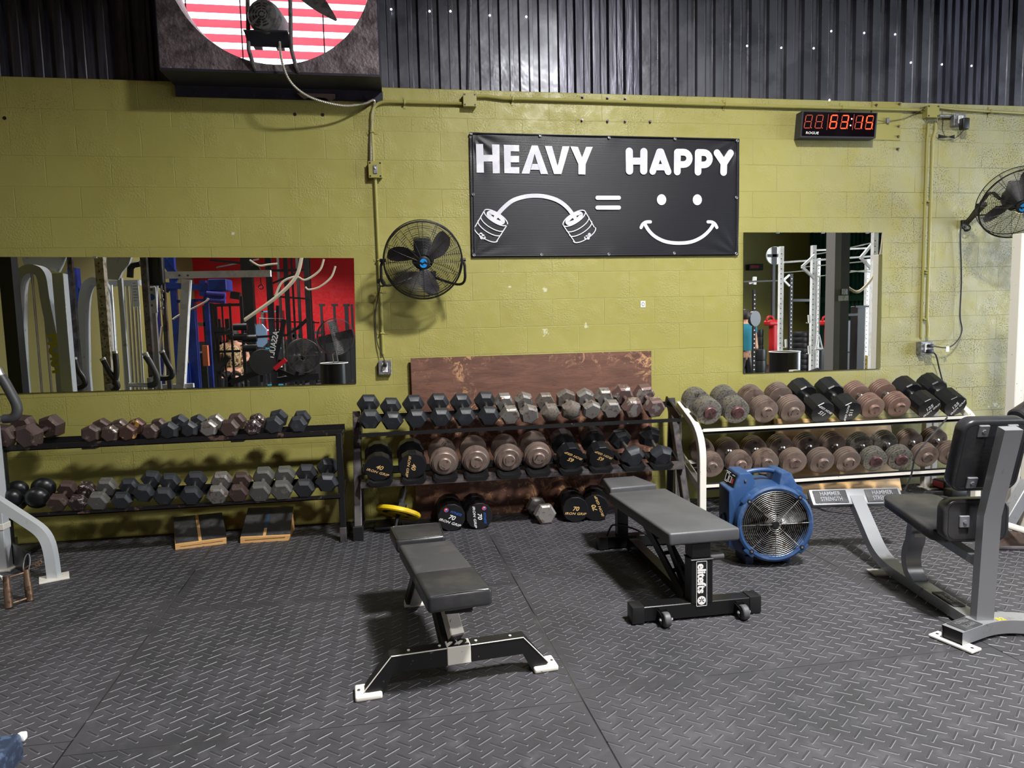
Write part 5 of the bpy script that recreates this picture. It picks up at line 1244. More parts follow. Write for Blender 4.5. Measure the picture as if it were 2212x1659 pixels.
g = G(); g.add([V((rp.x+.07, -1.33, .32)), V((rp.x+.11, -1.35, .32)), V((rp.x+.15, -1.52, .215)), V((rp.x+.11, -1.50, .215))], [(0, 1, 2, 3)]); wl = obj('warning_label', g, M_WHPL, b2, 0)
g = G(); P = spline([(rb0.x+.06, yr-.02, .09), (rb0.x+.075, yr-.06, .16), (rp.x-.05, yr-.05, .165), (rp.x+.05, yr-.06, .14), (rp.x+.15, yr-.09, .09)], 5); g.tube(P, .006, 7); obj('loop_cable', g, M_BLKC, b2)

# --- blue air blower
bc = V((1.568, -1.50, .262)); nb = V((-.13, -.991, 0)); xb_ = V((.991, -.13, 0)); zb = V((0, 0, 1))
Bm = Matrix((xb_, -nb, zb)).transposed().to_4x4(); Bm.translation = bc     # local x right, y back, z up
bl = thing('air_blower', (bc.x, bc.y+.12, 0), 'blue round floor blower with wire grille and carry handle between bench and white rack', 'fan')
def GB():
    g = G(); g.M = Bm; return g
g = GB(); RR = .222
g.lathe([(.196, -.035), (.21, -.04), (.222, -.034), (.226, -.02), (.226, .005), (.215, .012), (.218, .03), (.222, .26), (.214, .272), (.195, .272), (.195, .26), (.2, .02), (.196, -.035)], (0, 0, 0), (0, 1, 0), 72)
obj('fan_ring', g, M_BLUE, bl, 35)
g = GB(); poly = [(-.245, -.15), (-.245, .180), (-.240, .188), (-.215, .195), (-.190, .275), (-.182, .285), (-.118, .285), (-.108, .278), (-.080, .205), (-.05, .19), (.03, .19), (.052, .205), (.062, .277), (.07, .285), (.112, .285), (.124, .275), (.155, .212), (.185, .195), (.192, .185), (.196, .10), (.21, -.02), (.19, -.13), (.12, -.205), (-.15, -.205)]
b = bmesh.new(); Av = [b.verts.new((x, .04, z)) for x, z in poly]; f = b.faces.new(Av); r_ = bmesh.ops.extrude_face_region(b, geom=[f])
for v in [e for e in r_['geom'] if isinstance(e, bmesh.types.BMVert)]: v.co.y += .2; v.co.x *= .97
bmesh.ops.recalc_face_normals(b, faces=list(b.faces)); ed = [e for e in b.edges]
bmesh.ops.bevel(b, geom=ed, offset=.005, segments=2, affect='EDGES', profile=.5, clamp_overlap=True)
# open the middle so the air path reads: keep shell behind ring only
g.bm(b); 
body = obj('housing', g, M_BLUE, bl, 35)
# lugs with screws
for a_ in (45, 135, 225, 315):
    ar = math.radians(a_+3); d_ = V((math.cos(ar), 0, math.sin(ar))); t_ = V((-math.sin(ar), 0, math.cos(ar)))
    g = GB(); g.rbox(d_*.213+V((0, -.014, 0)), (.05, .045, .07), .008, 2, Matrix((d_, V((0, 1, 0)), t_)).transposed()); lu = obj('lug', g, M_BLUE, bl)
    g = GB(); q = d_*.208+V((0, -.038, 0)); g.cyl(q, q+V((0, -.003, 0)), .013, n=12); s2 = obj('screw', g, M_BLACKPL, lu); 
    g = GB(); g.cyl(q+V((0, -.003, 0)), q+V((0, -.006, 0)), .0065, n=10); obj('screw_head', g, M_OUTL, bl)
# grille
g = GB()
for i in range(17): g.ring((0, -.034+(-.006 if i < 4 else 0), 0), (0, 1, 0), .022+i*.0106, .0011, 64, 4)
obj('grille_ring', g, M_WIRE, bl, 0)['kind'] = 'stuff'
for k in range(8):
    a_ = PI/4*k+.02; g = GB(); g.tube([(math.cos(a_)*.02, -.04, math.sin(a_)*.02), (math.cos(a_)*.1, -.037, math.sin(a_)*.1), (math.cos(a_)*.205, -.034, math.sin(a_)*.205)], .0018, 5); obj('grille_spoke', g, M_WIRE, bl)
g = GB(); g.lathe([(0, -.046), (.018, -.046), (.022, -.04), (.022, -.03), (0, -.03)], (0, 0, 0), (0, 1, 0), 20); obj('grille_centre', g, M_BLACKPL, bl)
g = GB(); g.lathe([(0, -.022), (.04, -.022), (.05, -.01), (.05, .036), (0, .036)], (0, 0, 0), (0, 1, 0), 24); obj('hub', g, M_MOTOR, bl)
for k in range(5):
    g = GB(); a0 = 2*PI*k/5+.3; vs = []
    for i in range(7):
        r = .045+i*.024; wa = .42-.02*i
        for s_ in range(4): f_ = s_/3-.5; a = a0+f_*wa*2+.02*i; vs.append((math.cos(a)*r, -.002+f_*.045, math.sin(a)*r))
    g.add(vs, [(i*4+s_, i*4+s_+1, (i+1)*4+s_+1, (i+1)*4+s_) for i in range(6) for s_ in range(3)]); obj('fan_blade', g, M_BLKGL, bl, 60)
g = GB(); g.lathe([(0, .036), (.205, .036)], (0, 0, 0), (0, 1, 0), 48); obj('shade_backing', g, M_BLACKPL, bl, 0)  # black disc painted in for the shade inside the housing
g = GB()
for i in range(-9, 10):
    w = math.sqrt(max(0, .19**2-(i*.02)**2)); g.tube([(i*.02, .031, -w), (i*.02, .031, w)], .0007, 4); g.tube([(-w, .032, i*.02), (w, .032, i*.02)], .0007, 4)
obj('rear_mesh', g, pm('dusty_mesh', (74, 68, 46), .7, .2), bl, 0)
# handle, control panel
g = GB(); g.tube(spline([(-.12, .15, .262), (-.06, .15, .275), (0, .15, .278), (.04, .15, .275), (.09, .15, .262)], 5), .015, 12); obj('handle', g, M_BLUE, bl, 60)
pn = V((-.081, 0, .026)).normalized(); px0 = V((-.243, .0, .19)); 
g = GB(); a = V((-.2135, .055, .2)); b_ = V((-.1905, .055, .272)); nn = V((-(b_.z-a.z), 0, b_.x-a.x)).normalized()*.003
vs = [a+nn, b_+nn, b_+nn+V((0, .17, 0)), a+nn+V((0, .17, 0))]
g.add(vs+[v-nn for v in vs], [(0, 1, 2, 3), (4, 5, 6, 7), (0, 1, 5, 4), (1, 2, 6, 5), (2, 3, 7, 6), (3, 0, 4, 7)]); pa = obj('control_panel', g, M_BLACKPL, bl, 0)
def onp(u, v): return a+nn*1.5+(b_-a)*v+V((0, .17*u, 0))
for (u, v, w, h, m_) in ((.2, .38, .13, .36, M_RPRINT), (.45, .42, .2, .42, M_GUN), (.76, .5, .24, .5, M_BLKGL)):
    g = GB(); pts = [onp(u-w/2, v-h/2), onp(u+w/2, v-h/2), onp(u+w/2, v+h/2), onp(u-w/2, v+h/2)]; g.add(pts, [(0, 1, 2, 3)]); obj('switch', g, m_, pa, 0)
g = GB()
for (u0, u1, v) in ((.55, .95, .9), (.12, .35, .84), (.6, .9, .12), (.62, .9, .8)):
    g.tube([onp(u0, v), onp(u1, v)], .0014, 4)
for (u0, u1, v0, v1) in ((.63, .89, .22, .74), (.34, .56, .2, .64)):
    g.tube([onp(u0, v0), onp(u1, v0), onp(u1, v1), onp(u0, v1)], .0009, 4, True)
obj('panel_print', g, M_WPRINT, pa, 0)
g = GB(); g.lathe([(0, .004), (.03, .004), (.036, .0), (.04, -.002)], (-.247, .13, -.01), (-1, 0, 0), 28); g.ring((-.25, .13, -.01), (1, 0, 0), .036, .005, 28, 6); obj('side_boss', g, M_BLUE, bl)
g = GB(); g.cyl((-.15, .039, .245), (-.15, .032, .245), .007, n=10); obj('bolt', g, M_OUTL, bl)
for x_ in (-.12, .1):
    g = GB(); g.rbox((x_, .13, -.235), (.05, .18, .05), .008, 2); obj('foot', g, M_BLUE, bl)

# --- silver seated bench (seen from behind)
P0 = V((2.02, -2.485, 0)); us = V((.147, .989, 0)); rs = V((.989, -.147, 0)); PN = dict(P=P0, N=rs)
hsb = thing('utility_bench', (P0.x, P0.y, 0), 'silver steel seated bench with black back pads and foot plate, right foreground', 'bench', 'benches on the gym floor')
def sp(s, z, r=0): return P0+us*s+rs*r+V((0, 0, z))
pb = at(2120, 1343, **PN); pm_ = at(2137, 1112, **PN); pt_ = at(2183, 925, **PN)
g = G(); g.rect([V((pb.x, pb.y, .055)), pm_, pt_], .085, .06, up=us*-1, fixup=True) if False else g.sweep([V((pb.x, pb.y, .055)), pm_, pt_], [(-.039, -.022), (.039, -.022), (.039, .022), (-.039, .022)], up=us, fixup=True)
obj('back_post', g, M_SILVER, hsb, 20)

g = G(); q = [V((pb.x, pb.y, .04)), sp(.35, .04), sp(.62, .045)]
jn = at(1853, 1128, P=P0, N=rs); 
q += bez(sp(.62, .045), sp(.80, .05), sp(.86, .08), sp(.95, .17), 8)[1:]+[sp(1.13, .335)]
g.sweep(q, [(-.04, -.026), (.04, -.026), (.04, .026), (-.04, .026)], up=(0, 0, 1), fixup=True); obj('spine', g, M_SILVER, hsb, 25)
# foot plate
fc = [at(1756, 1113, Z=0), at(1936, 1100, Z=0)]
FPc = sp(1.13, .335); slope = V((us.x*.64, us.y*.64, .768)).normalized()   # plane of the plate rises away from the sitter
pl_n = rs.cross(slope)
g = G(); g.rbox(FPc, (.56, .105, .045), .006, 2, Matrix((rs, slope, pl_n)).transposed()); fp = obj('foot_plate', g, M_SILVER, hsb)
for s_ in (-1, 1):
    g = G(); c_ = FPc+rs*(s_*.16)+pl_n*.0245; g.rbox(c_, (.205, .085, .006), .004, 2, Matrix((rs, slope, pl_n)).transposed()); gp = obj('grip_pad', g, M_TREADBL, hsb)
    g = G(); put_text(g, 'HAMMER', c_+pl_n*.0035+slope*.018, rs, slope, .038, .0006, .0012, .82); put_text(g, 'STRENGTH', c_+pl_n*.0035-slope*.018, rs, slope, .038, .0006, .0012, .70); obj('raised_lettering', g, M_GREYSTL, gp, 0)
# floor bracket, seat support, seat
q = at(1897, 1238, Z=.004); g = G(); g.rbox((q.x+.02, q.y, .006), (.12, .09, .012), .003, 1, Matrix((rs, us, V((0, 0, 1)))).transposed()); obj('floor_bracket', g, M_WHITE, hsb)
g = G(); q = [sp(.47, .06)]+bez(sp(.47, .06), sp(.57, .10), sp(.56, .2), sp(.52, .26), 8)+[sp(.5, .375)]
g.sweep(q, [(-.04, -.022), (.04, -.022), (.04, .022), (-.04, .022)], up=us, fixup=True); obj('seat_support', g, M_SILVER, hsb, 25)
g = G(); c_ = sp(.478, .31); g.rbox(c_-us*.004, (.06, .003, .02), .001, 1, Matrix((rs, us, V((0, 0, 1)))).transposed()); obj('small_label', g, M_WHPL, hsb)
g = G(); g.bar(sp(.04, .33), sp(.5, .37), .05, .04); obj('seat_rail', g, M_SILVER, hsb)
sc4 = [sp(.60, 0, -.15), sp(.60, 0, .15), sp(.13, 0, .15), sp(.13, 0, -.15)]
b = bmesh.new(); sl = .06
A_ = [b.verts.new(p+V((0, 0, .385+sl*i))) for p, i in zip(sc4, (1, 1, 0, 0))]; B_ = [b.verts.new(p+V((0, 0, .44+sl*i))) for p, i in zip(sc4, (1, 1, 0, 0))]
b.faces.new(A_); b.faces.new(B_[::-1])
for i in range(4): b.faces.new((A_[i], B_[i], B_[(i+1) % 4], A_[(i+1) % 4]))
bmesh.ops.recalc_face_normals(b, faces=list(b.faces)); vert_e = [e for e in b.edges if abs(e.verts[0].co.z-e.verts[1].co.z) > .045 and (e.verts[0].co.xy-e.verts[1].co.xy).length < .01]
bmesh.ops.bevel(b, geom=vert_e, offset=.06, segments=5, affect='EDGES', profile=.5); bmesh.ops.bevel(b, geom=[e for e in b.edges if e.calc_face_angle(0) > 1.0], offset=.012, segments=3, affect='EDGES', profile=.5)
g = G(); g.bm(b); obj('seat', g, M_VINYL, hsb, 60)
def backpad(c, w, h, t, along, name):
    """rounded pad, c centre, along = up direction in the post plane"""
    al = along.normalized(); nrm = rs.cross(al); b = bmesh.new(); bmesh.ops.create_cube(b, size=1)
    for v in b.verts: v.co = V((v.co.x*w, v.co.y*t, v.co.z*h))
    bmesh.ops.bevel(b, geom=[e for e in b.edges if abs(e.verts[0].co.y-e.verts[1].co.y) > t*.9], offset=.055, segments=8, affect='EDGES', profile=.5)
    bmesh.ops.bevel(b, geom=[e for e in b.edges if e.calc_face_angle(0) > 1.2], offset=.012, segments=3, affect='EDGES', profile=.5)
    R_ = Matrix((rs, -nrm, al)).transposed()
    for v in b.verts: v.co = R_ @ v.co+c
    g = G(); g.bm(b); o = obj(name, g, M_VINYL, hsb, 60)
    g = G(); Q = []
    for (sx, sz) in ((1, 1), (-1, 1), (-1, -1), (1, -1)):
        for k in range(6):
            a = math.atan2(sz, sx)-PI/4+PI/2*k/5; Q.append(c+rs*(sx*(w/2-.05)+math.cos(a)*.032)+al*(sz*(h/2-.05)+math.sin(a)*.032)+nrm*(t/2-.001))
    g.tube(Q, .0022, 5, True); obj('piping', g, M_BLACKPL, o)
    return al, nrm
al = (pt_-pm_); al.normalize(); nrm = rs.cross(al)
if nrm.dot(us) > 0: nrm = -nrm        # towards the camera side (behind the sitter)
uc_ = pt_-al*.165-nrm*.10
backpad(uc_, .30, .345, .062, al, 'upper_back_pad')
lc_ = pm_+V((0, 0, -.05))+us*.105
backpad(lc_, .30, .20, .062, V((0, 0, 1)), 'lower_back_pad')
for (base_, al_, nn_, hs_) in ((uc_, al, nrm, (.125, -.125)), (lc_, V((0, 0, 1)), -us, (.0,))):
    for h_ in hs_:
        for s_ in (-1, 1):
            g = G(); c_ = base_+al_*h_+nn_*.035+rs*(s_*.062); g.rbox(c_, (.045, .012, .055), .003, 1, Matrix((rs, nn_, al_)).transposed()); g.cyl(c_+nn_*.006, c_+nn_*.011, .009, n=6); obj('pad_bracket', g, M_GREYSTL, hsb)
# curved front base
MO = at(2056, 1372, Z=.045); c0 = V((pb.x, pb.y, .045))
arcp = [MO, MO.lerp(c0, .7)]+bez(MO.lerp(c0, .7), c0+V((.0, .0, 0)), c0+rs*.06+us*.02, c0+rs*.13+us*.015, 7)[1:]+bez(c0+rs*.13+us*.015, c0+rs*.26, c0+rs*.33-us*.04, c0+rs*.42-us*.13, 7)[1:]
g = G(); g.sweep(arcp, [(-.045, -.03), (.045, -.03), (.045, .03), (-.045, .03)], up=(0, 0, 1), fixup=True, caps=False); g.sweep([arcp[0]+V((.02, .02, 0)), arcp[1]], [(-.038, -.024), (.038, -.024), (.038, .024), (-.038, .024)], up=(0, 0, 1), fixup=True) if False else None
obj('curved_base', g, M_SILVER, hsb, 25)
d0 = (arcp[1]-arcp[0]).normalized(); r0_ = d0.cross(V((0, 0, 1))).normalized()
g = G(); g.rbox(arcp[0]+d0*.01, (.082, .004, .052), 0, 1, Matrix((r0_, d0, V((0, 0, 1)))).transposed()); obj('tube_mouth_shade', g, M_BLACKPL, hsb)['label'] = 'black panel for the shade inside the base tube mouth'  # black panel stands in for the shade inside the open tube
g = G(); g.rbox(arcp[0]+V((.02*d0.x, .02*d0.y, -.036)), (.19, .07, .012), .003, 1, Matrix((r0_, d0, V((0, 0, 1)))).transposed()); obj('floor_bracket', g, M_WHITE, hsb)
for s_ in (-1, 1):
    g = G(); q = arcp[0]+d0*.02+r0_*(s_*.075)+V((0, 0, -.029)); g.cyl(q, q+V((0, 0, -.004)), .007, n=10); obj('bolt_hole', g, M_BLACKPL, hsb)
g = G(); c_ = arcp[0].lerp(arcp[2], .5)+V((0, 0, .032)); g.rbox(c_, (.082, .13, .005), .003, 1, Matrix((r0_, d0, V((0, 0, 1)))).transposed()); gp = obj('grip_pad', g, M_TREADBL, hsb)
g = G(); put_text(g, 'HAMMER', c_+V((0, 0, .003))+r0_*.018, -d0, r0_, .028, .0004, .001, .75); put_text(g, 'STRENGTH', c_+V((0, 0, .003))-r0_*.018, -d0, r0_, .028, .0004, .001, .62); obj('raised_lettering', g, M_GREYSTL, gp, 0)
c2 = c0+rs*.30-us*.0+V((0, 0, .032)); g = G(); g.rbox(c2, (.15, .07, .005), .003, 1, Matrix.Rotation(-.3, 3, 'Z')); obj('grip_pad', g, M_TREADBL, hsb)
g = G(); g.rbox(sp(.24, .0695), (.06, .17, .004), .002, 1, Matrix((rs, us, V((0, 0, 1)))).transposed()); gq = obj('spine_grip', g, M_TREADBL, hsb)
g = G(); put_text(g, 'HAMMER', sp(.24, .072, -.013), us, -rs, .03, .0004, .001, .8); put_text(g, 'STRENGTH', sp(.24, .072, .015), us, -rs, .03, .0004, .001, .66); obj('raised_lettering', g, M_GREYSTL, gq, 0)
g = G(); put_text(g, '52', c0+rs*.075-us*.015+V((0, 0, .0305)), (1, 0, 0), (0, 1, 0), .035, .001, .0005, 1.2); obj('yellow_number', g, M_YEL, hsb, 0)

# --- machine at the right edge
mr = thing('exercise_machine', (3.35, -1.25, 0), 'silver plate machine cut off by the right edge behind the seated bench', 'machine')
g = G(); g.rect([at(2166, 1140, Y=-1.35), at(2225, 1040, Y=-1.35), at(2300, 950, Y=-1.35)], .08, .07, up=(0, -1, 0)); obj('diagonal_beam', g, M_SILVER, mr)
g = G(); g.tube([at(2150, 1128, Y=-1.5), at(2180, 1136, Y=-1.55), at(2212, 1146, Y=-1.6), at(2300, 1160, Y=-1.65)], .02, 10); obj('floor_tube', g, M_WHITE, mr)
g = G(); A_ = [at(2152, 1140, Y=-1.5), at(2300, 1172, Y=-1.6)]; g.add([A_[0], A_[1], V((A_[1].x, A_[1].y, .0)), V((A_[0].x, A_[0].y, .0))], [(0, 1, 2, 3)]); g.box(A_[0].x, A_[1].x, A_[0].y-.0, A_[0].y+.12, 0, .02); obj('scratched_guard', g, M_PLATE, mr)
g = G(); g.cyl((A_[0].x-.03, A_[0].y-.04, .012), (A_[1].x, A_[1].y-.05, .012), .014, n=10); obj('low_bar', g, M_GUN, mr)
g = G(); q = at(2212, 925, Y=-1.35); g.lathe([(0, 0), (.055, 0), (.065, .01), (.065, .3), (.055, .31), (0, .31)], at(2196, 905, Y=-1.3), (.9, .2, .35), 24); obj('roller_pad', g, M_VINYL, mr)
g = G(); g.box(3.4, 3.48, -1.4, -1.32, 0, .9); obj('upright', g, M_WHITE, mr)
wp = at(2197, 505, Y=-.75); wq = at(2190, 905, Y=-.75)
t = thing('rig_post', (wp.x+.03, -.75, 0), 'tall white square post at the far right edge', 'post')
g = G(); g.box(wp.x, wp.x+.08, -.79, -.71, 0, wp.z, .004); obj('upright', g, M_WHITE, t); g = G(); g.box(wp.x-.03, wp.x+.11, -.84, -.66, 0, .01); obj('base_plate', g, M_WHITE, t)
q = at(2056, 1060, Z=0); g = G(); t = thing('black_box', (q.x, q.y+.05, 0), 'small black box with a red end on the floor right of the white rack', 'box')
g.rbox((q.x+.06, q.y+.06, .042), (.26, .14, .08), .012, 2); obj('case', g, M_BLACKPL, t); g = G(); g.rbox((q.x-.0705, q.y+.06, .045), (.008, .11, .05), .003); obj('red_end', g, M_RPRINT, t)
q = at(2062, 1075, Z=0); g = G(); g.rbox((q.x+.03, q.y+.03, .032), (.13, .09, .062), .006, 2); tag(obj('rubber_block', g, M_BLACKPL, org=(q.x+.03, q.y+.03, 0)), 'small black rubber block on the floor behind the seated bench', 'block')

# --- machine at the left edge with handle, leg, attachments
ml = thing('cable_machine', (-3.06, -.56, 0), 'silver cable machine cut off by the left edge, with curved leg and black foam handle', 'machine')
q = at(12, 1229, Z=0); g = G(); g.box(q.x-.055, q.x+.025, q.y-.03, q.y+.04, .01, 1.9, .003); obj('upright', g, M_PALE, ml)
g = G(); g.box(q.x-.09, q.x+.06, q.y-.06, q.y+.07, 0, .012, .002); obj('base_plate', g, M_WHITE, ml)
g = G(); k_ = at(10, 1135, Y=q.y-.03); g.box(q.x-.06, q.x+.03, q.y-.035, q.y+.045, k_.z-.03, k_.z+.01, .003); obj('collar', g, M_WHITE, ml)
tp0 = at(-30, 1068, Y=-.66); tp1 = at(70, 1133, Y=-.74); ft = at(117, 1246, Z=.012)
g = G(); P = [tp0, tp1]+bez(tp1, tp1+(tp1-tp0)*.35, V((ft.x-.005, ft.y, .22)), V((ft.x, ft.y, .012)), 9)[1:]
g.sweep(P, [(-.028, -.026), (.028, -.026), (.028, .026), (-.028, .026)], up=(0, -1, .0), fixup=True); obj('curved_leg', g, M_PALE, ml, 25)
g = G(); g.rbox((ft.x, ft.y, .006), (.15, .12, .012), .002, 1, Matrix.Rotation(.45, 3, 'Z')); obj('foot_plate', g, M_WHITE, ml)
g = G(); P = spline([at(-4, 806, Y=-1.05), at(8, 822, Y=-1.05), at(24, 850, Y=-1.05), at(36, 875, Y=-1.05), at(36, 893, Y=-1.05), at(26, 903, Y=-1.05), at(8, 905, Y=-1.05)], 6); g.tube(P, .0255, 14); obj('foam_grip', g, M_VINYLM, ml, 60)
g = G(); g.tube([at(8, 905, Y=-1.05), at(-60, 904, Y=-1.05)], .018, 12); g.tube([at(2, 812, Y=-1.05), at(-6, 796, Y=-1.05)], .024, 12); obj('handle_tube', g, M_CHROME, ml)
# bronze double handle hanging
g = None
ra = thing('row_handle', at(43, 1300, Z=0), 'worn bronze double row handle standing on the floor at left', 'handle')
bars_ = []
for (x0_, y0_, x1_, y1_) in ((13, 1244, 20, 1312), (56.5, 1231, 65, 1297)):
    b_ = at(x1_, y1_, Z=.004); t_ = at(x0_, y0_, Y=b_.y+.02); g = G(); g.cyl(b_, t_, .0165, n=16); g.cyl(b_, b_.lerp(t_, .62), .019, n=16); obj('grip_tube', g, M_BRASS, ra); bars_.append((b_, t_))
for f_ in (.1, .93):
    g = G(); g.tube([bars_[0][0].lerp(bars_[0][1], f_), bars_[1][0].lerp(bars_[1][1], f_)], .006, 8); obj('cross_rod', g, M_BRASS, ra)
g = G(); a = at(-10, 1240, Y=-1.1); g.tube([a, at(5, 1247, Y=-1.12), at(12, 1262, Y=-1.14)], .006, 8); g.tube([at(-10, 1270, Y=-1.12), at(12, 1274, Y=-1.14)], .005, 8); tag(obj('white_strap', g, M_WHPL, org=(a.x, a.y, 0)), 'thin white strap end beside the bronze handle at the left edge', 'strap')
g = G(); c_ = bars_[1][1]+V((0, .01, .03)); P = [c_+V((math.cos(t)*.016, math.sin(t)*.02, math.sin(t)*.05)) for t in [2*PI*k/20 for k in range(20)]]; g.tube(P, .003, 6, True); ck = thing('chain', c_, 'short rusty chain with snap hooks above the bronze handle', 'chain'); obj('ring', g, M_OUTL, ck)
g = G(); a = bars_[1][1]+V((-.01, 0, .0)); b_ = at(76, 1223, Y=-.95); d_ = (b_-a); pr = V((0, 0, 1)).cross(d_).normalized(); up_ = V((0, 0, 1)); Q = [a+up_*.008, a+d_*.5+up_*.016, b_+up_*.012, b_-up_*.006, a+d_*.5-up_*.004, a-up_*.006]; g.tube(spline(Q+[Q[0]], 4), .0035, 6); obj('snap_hook', g, M_BRASS, ck)
for k in range(5):
    c_ = b_.lerp(at(90, 1211, Y=-.85), (k+.5)/5); g = G(); g.ring(c_, (1, .3*(-1)**k, .9*(k % 2)), .011, .0035, 14, 6); obj('chain_link', g, M_BRASS, ck)
# dip belt
g = G(); Pt = [at(x, y, Z=0) for x, y in ((38, 1196), (29, 1212), (32, 1226), (45, 1234), (60, 1238), (66, 1229), (64, 1222))]; Pt = spline([V((p.x, p.y, 0)) for p in Pt], 6)
n = len(Pt); vs = []
for i, p in enumerate(Pt):
    h = .115+.04*math.sin(PI*i/n*1.3); vs += [p+V((0, 0, .004)), p+V((0, 0, h)), p+V((.006, .006, .004)), p+V((.006, .006, h))]
g.add(vs, [(i*4, i*4+4, i*4+5, i*4+1) for i in range(n-1)]+[(i*4+2, i*4+3, i*4+7, i*4+6) for i in range(n-1)]+[(i*4+1, i*4+5, i*4+7, i*4+3) for i in range(n-1)])
tag(obj('lifting_belt', g, M_VINYL, org=Pt[n//2], smooth=60), 'black lifting belt curled on the floor behind the silver machine leg', 'belt')
# pad corner bottom left
c_ = at(50, 1581, Z=.46); e1 = (at(-10, 1648, Z=.46)-c_).normalized(); e2 = (at(-60, 1566, Z=.46)-c_); e2 = (e2-e1*e2.dot(e1)).normalized()
g = G(); cushion(g, [c_, c_+e1*.6, c_+e1*.6+e2*.28, c_+e2*.28], .39, .46, .010, 3); t = thing('weight_bench', (c_.x-.2, c_.y-.2, 0), 'corner of a dark blue-black bench pad at the lower left edge', 'bench', 'benches on the gym floor'); obj('seat_pad', g, pm('navy_black_vinyl', (40, 50, 68), .32, 0, col2=(66, 80, 104), scale=30), t, 60)
g = G(); g.rbox(c_+V((-.0, 0, -.012))+e2*.004, (.02, .02, .02), .005, 2); obj('torn_corner', g, M_WHPL, t); g = G(); g.box(c_.x-.22, c_.x-.16, c_.y-.35, c_.y-.29, 0, .4); obj('leg', g, M_FRAMEBLK, t)

# --- yellow plate on its bar
yc = at(861, 1106, Y=-.33); yn = V((.25, .42, .87)).normalized()
t = thing('bar_holder', (yc.x, yc.y, 0), 'short black bar tilted on a floor pivot under the middle rack', 'bar')
g = G(); g.cyl(yc-yn*.16, yc+yn*.20, .0145, n=14); obj('bar', g, M_BLKGL, t)
g = G(); g.cyl(yc+yn*.02, yc+yn*.165, .025, n=20); g.cyl(yc+yn*.165, yc+yn*.167, .023, n=20); obj('sleeve', g, M_GREYVIN, t)
g = G(); g.lathe([(.026, 0), (.045, 0), (.046, .04), (.026, .04)], yc+yn*.02, yn, 10); g.rbox(yc+yn*.045+V((-.03, -.03, 0)), (.03, .02, .035), .003); obj('collar', g, M_BLACKPL, t)
q = at(832, 1146, Z=0); g = G(); g.rbox((q.x+.02, q.y+.03, .02), (.2, .13, .04), .018, 3); obj('pivot_base', g, M_BLACKPL, t); g = G(); g.rbox((q.x-.14, q.y+.1, .006), (.12, .06, .012), .003); obj('base_tab', g, M_BLACKPL, t)
pw = thing('weight_plate', yc-yn*.02, 'yellow rubber weight plate tilted on the short bar under the middle rack', 'plate')
g = G(); g.lathe([(.026, .0), (.06, .0), (.064, .006), (.125, .006), (.13, 0), (.150, 0), (.158, .008), (.158, .026), (.150, .034), (.13, .034), (.125, .028), (.064, .028), (.06, .034), (.026, .034), (.026, 0)], yc-yn*.02, yn, 64); obj('disc', g, M_YEL, pw, 30)
xx = yn.orthogonal().normalized(); yy = yn.cross(xx)
for k in range(3):
    a0 = 2*PI*k/3+.5; ins = []; out_ = []
    for j in range(9):
        a = a0+(j/8-.5)*1.3; ins.append(xx*math.cos(a)*.076+yy*math.sin(a)*.076); out_.append(xx*math.cos(a)*.112+yy*math.sin(a)*.112)
    g = G(); vs = [yc-yn*.0145+p for p in ins]+[yc-yn*.0145+p for p in out_]; g.add(vs, [(j, j+1, 10+j, 9+j) for j in range(8)]); obj('grip_slot', g, M_BLACKPL, pw, 0)

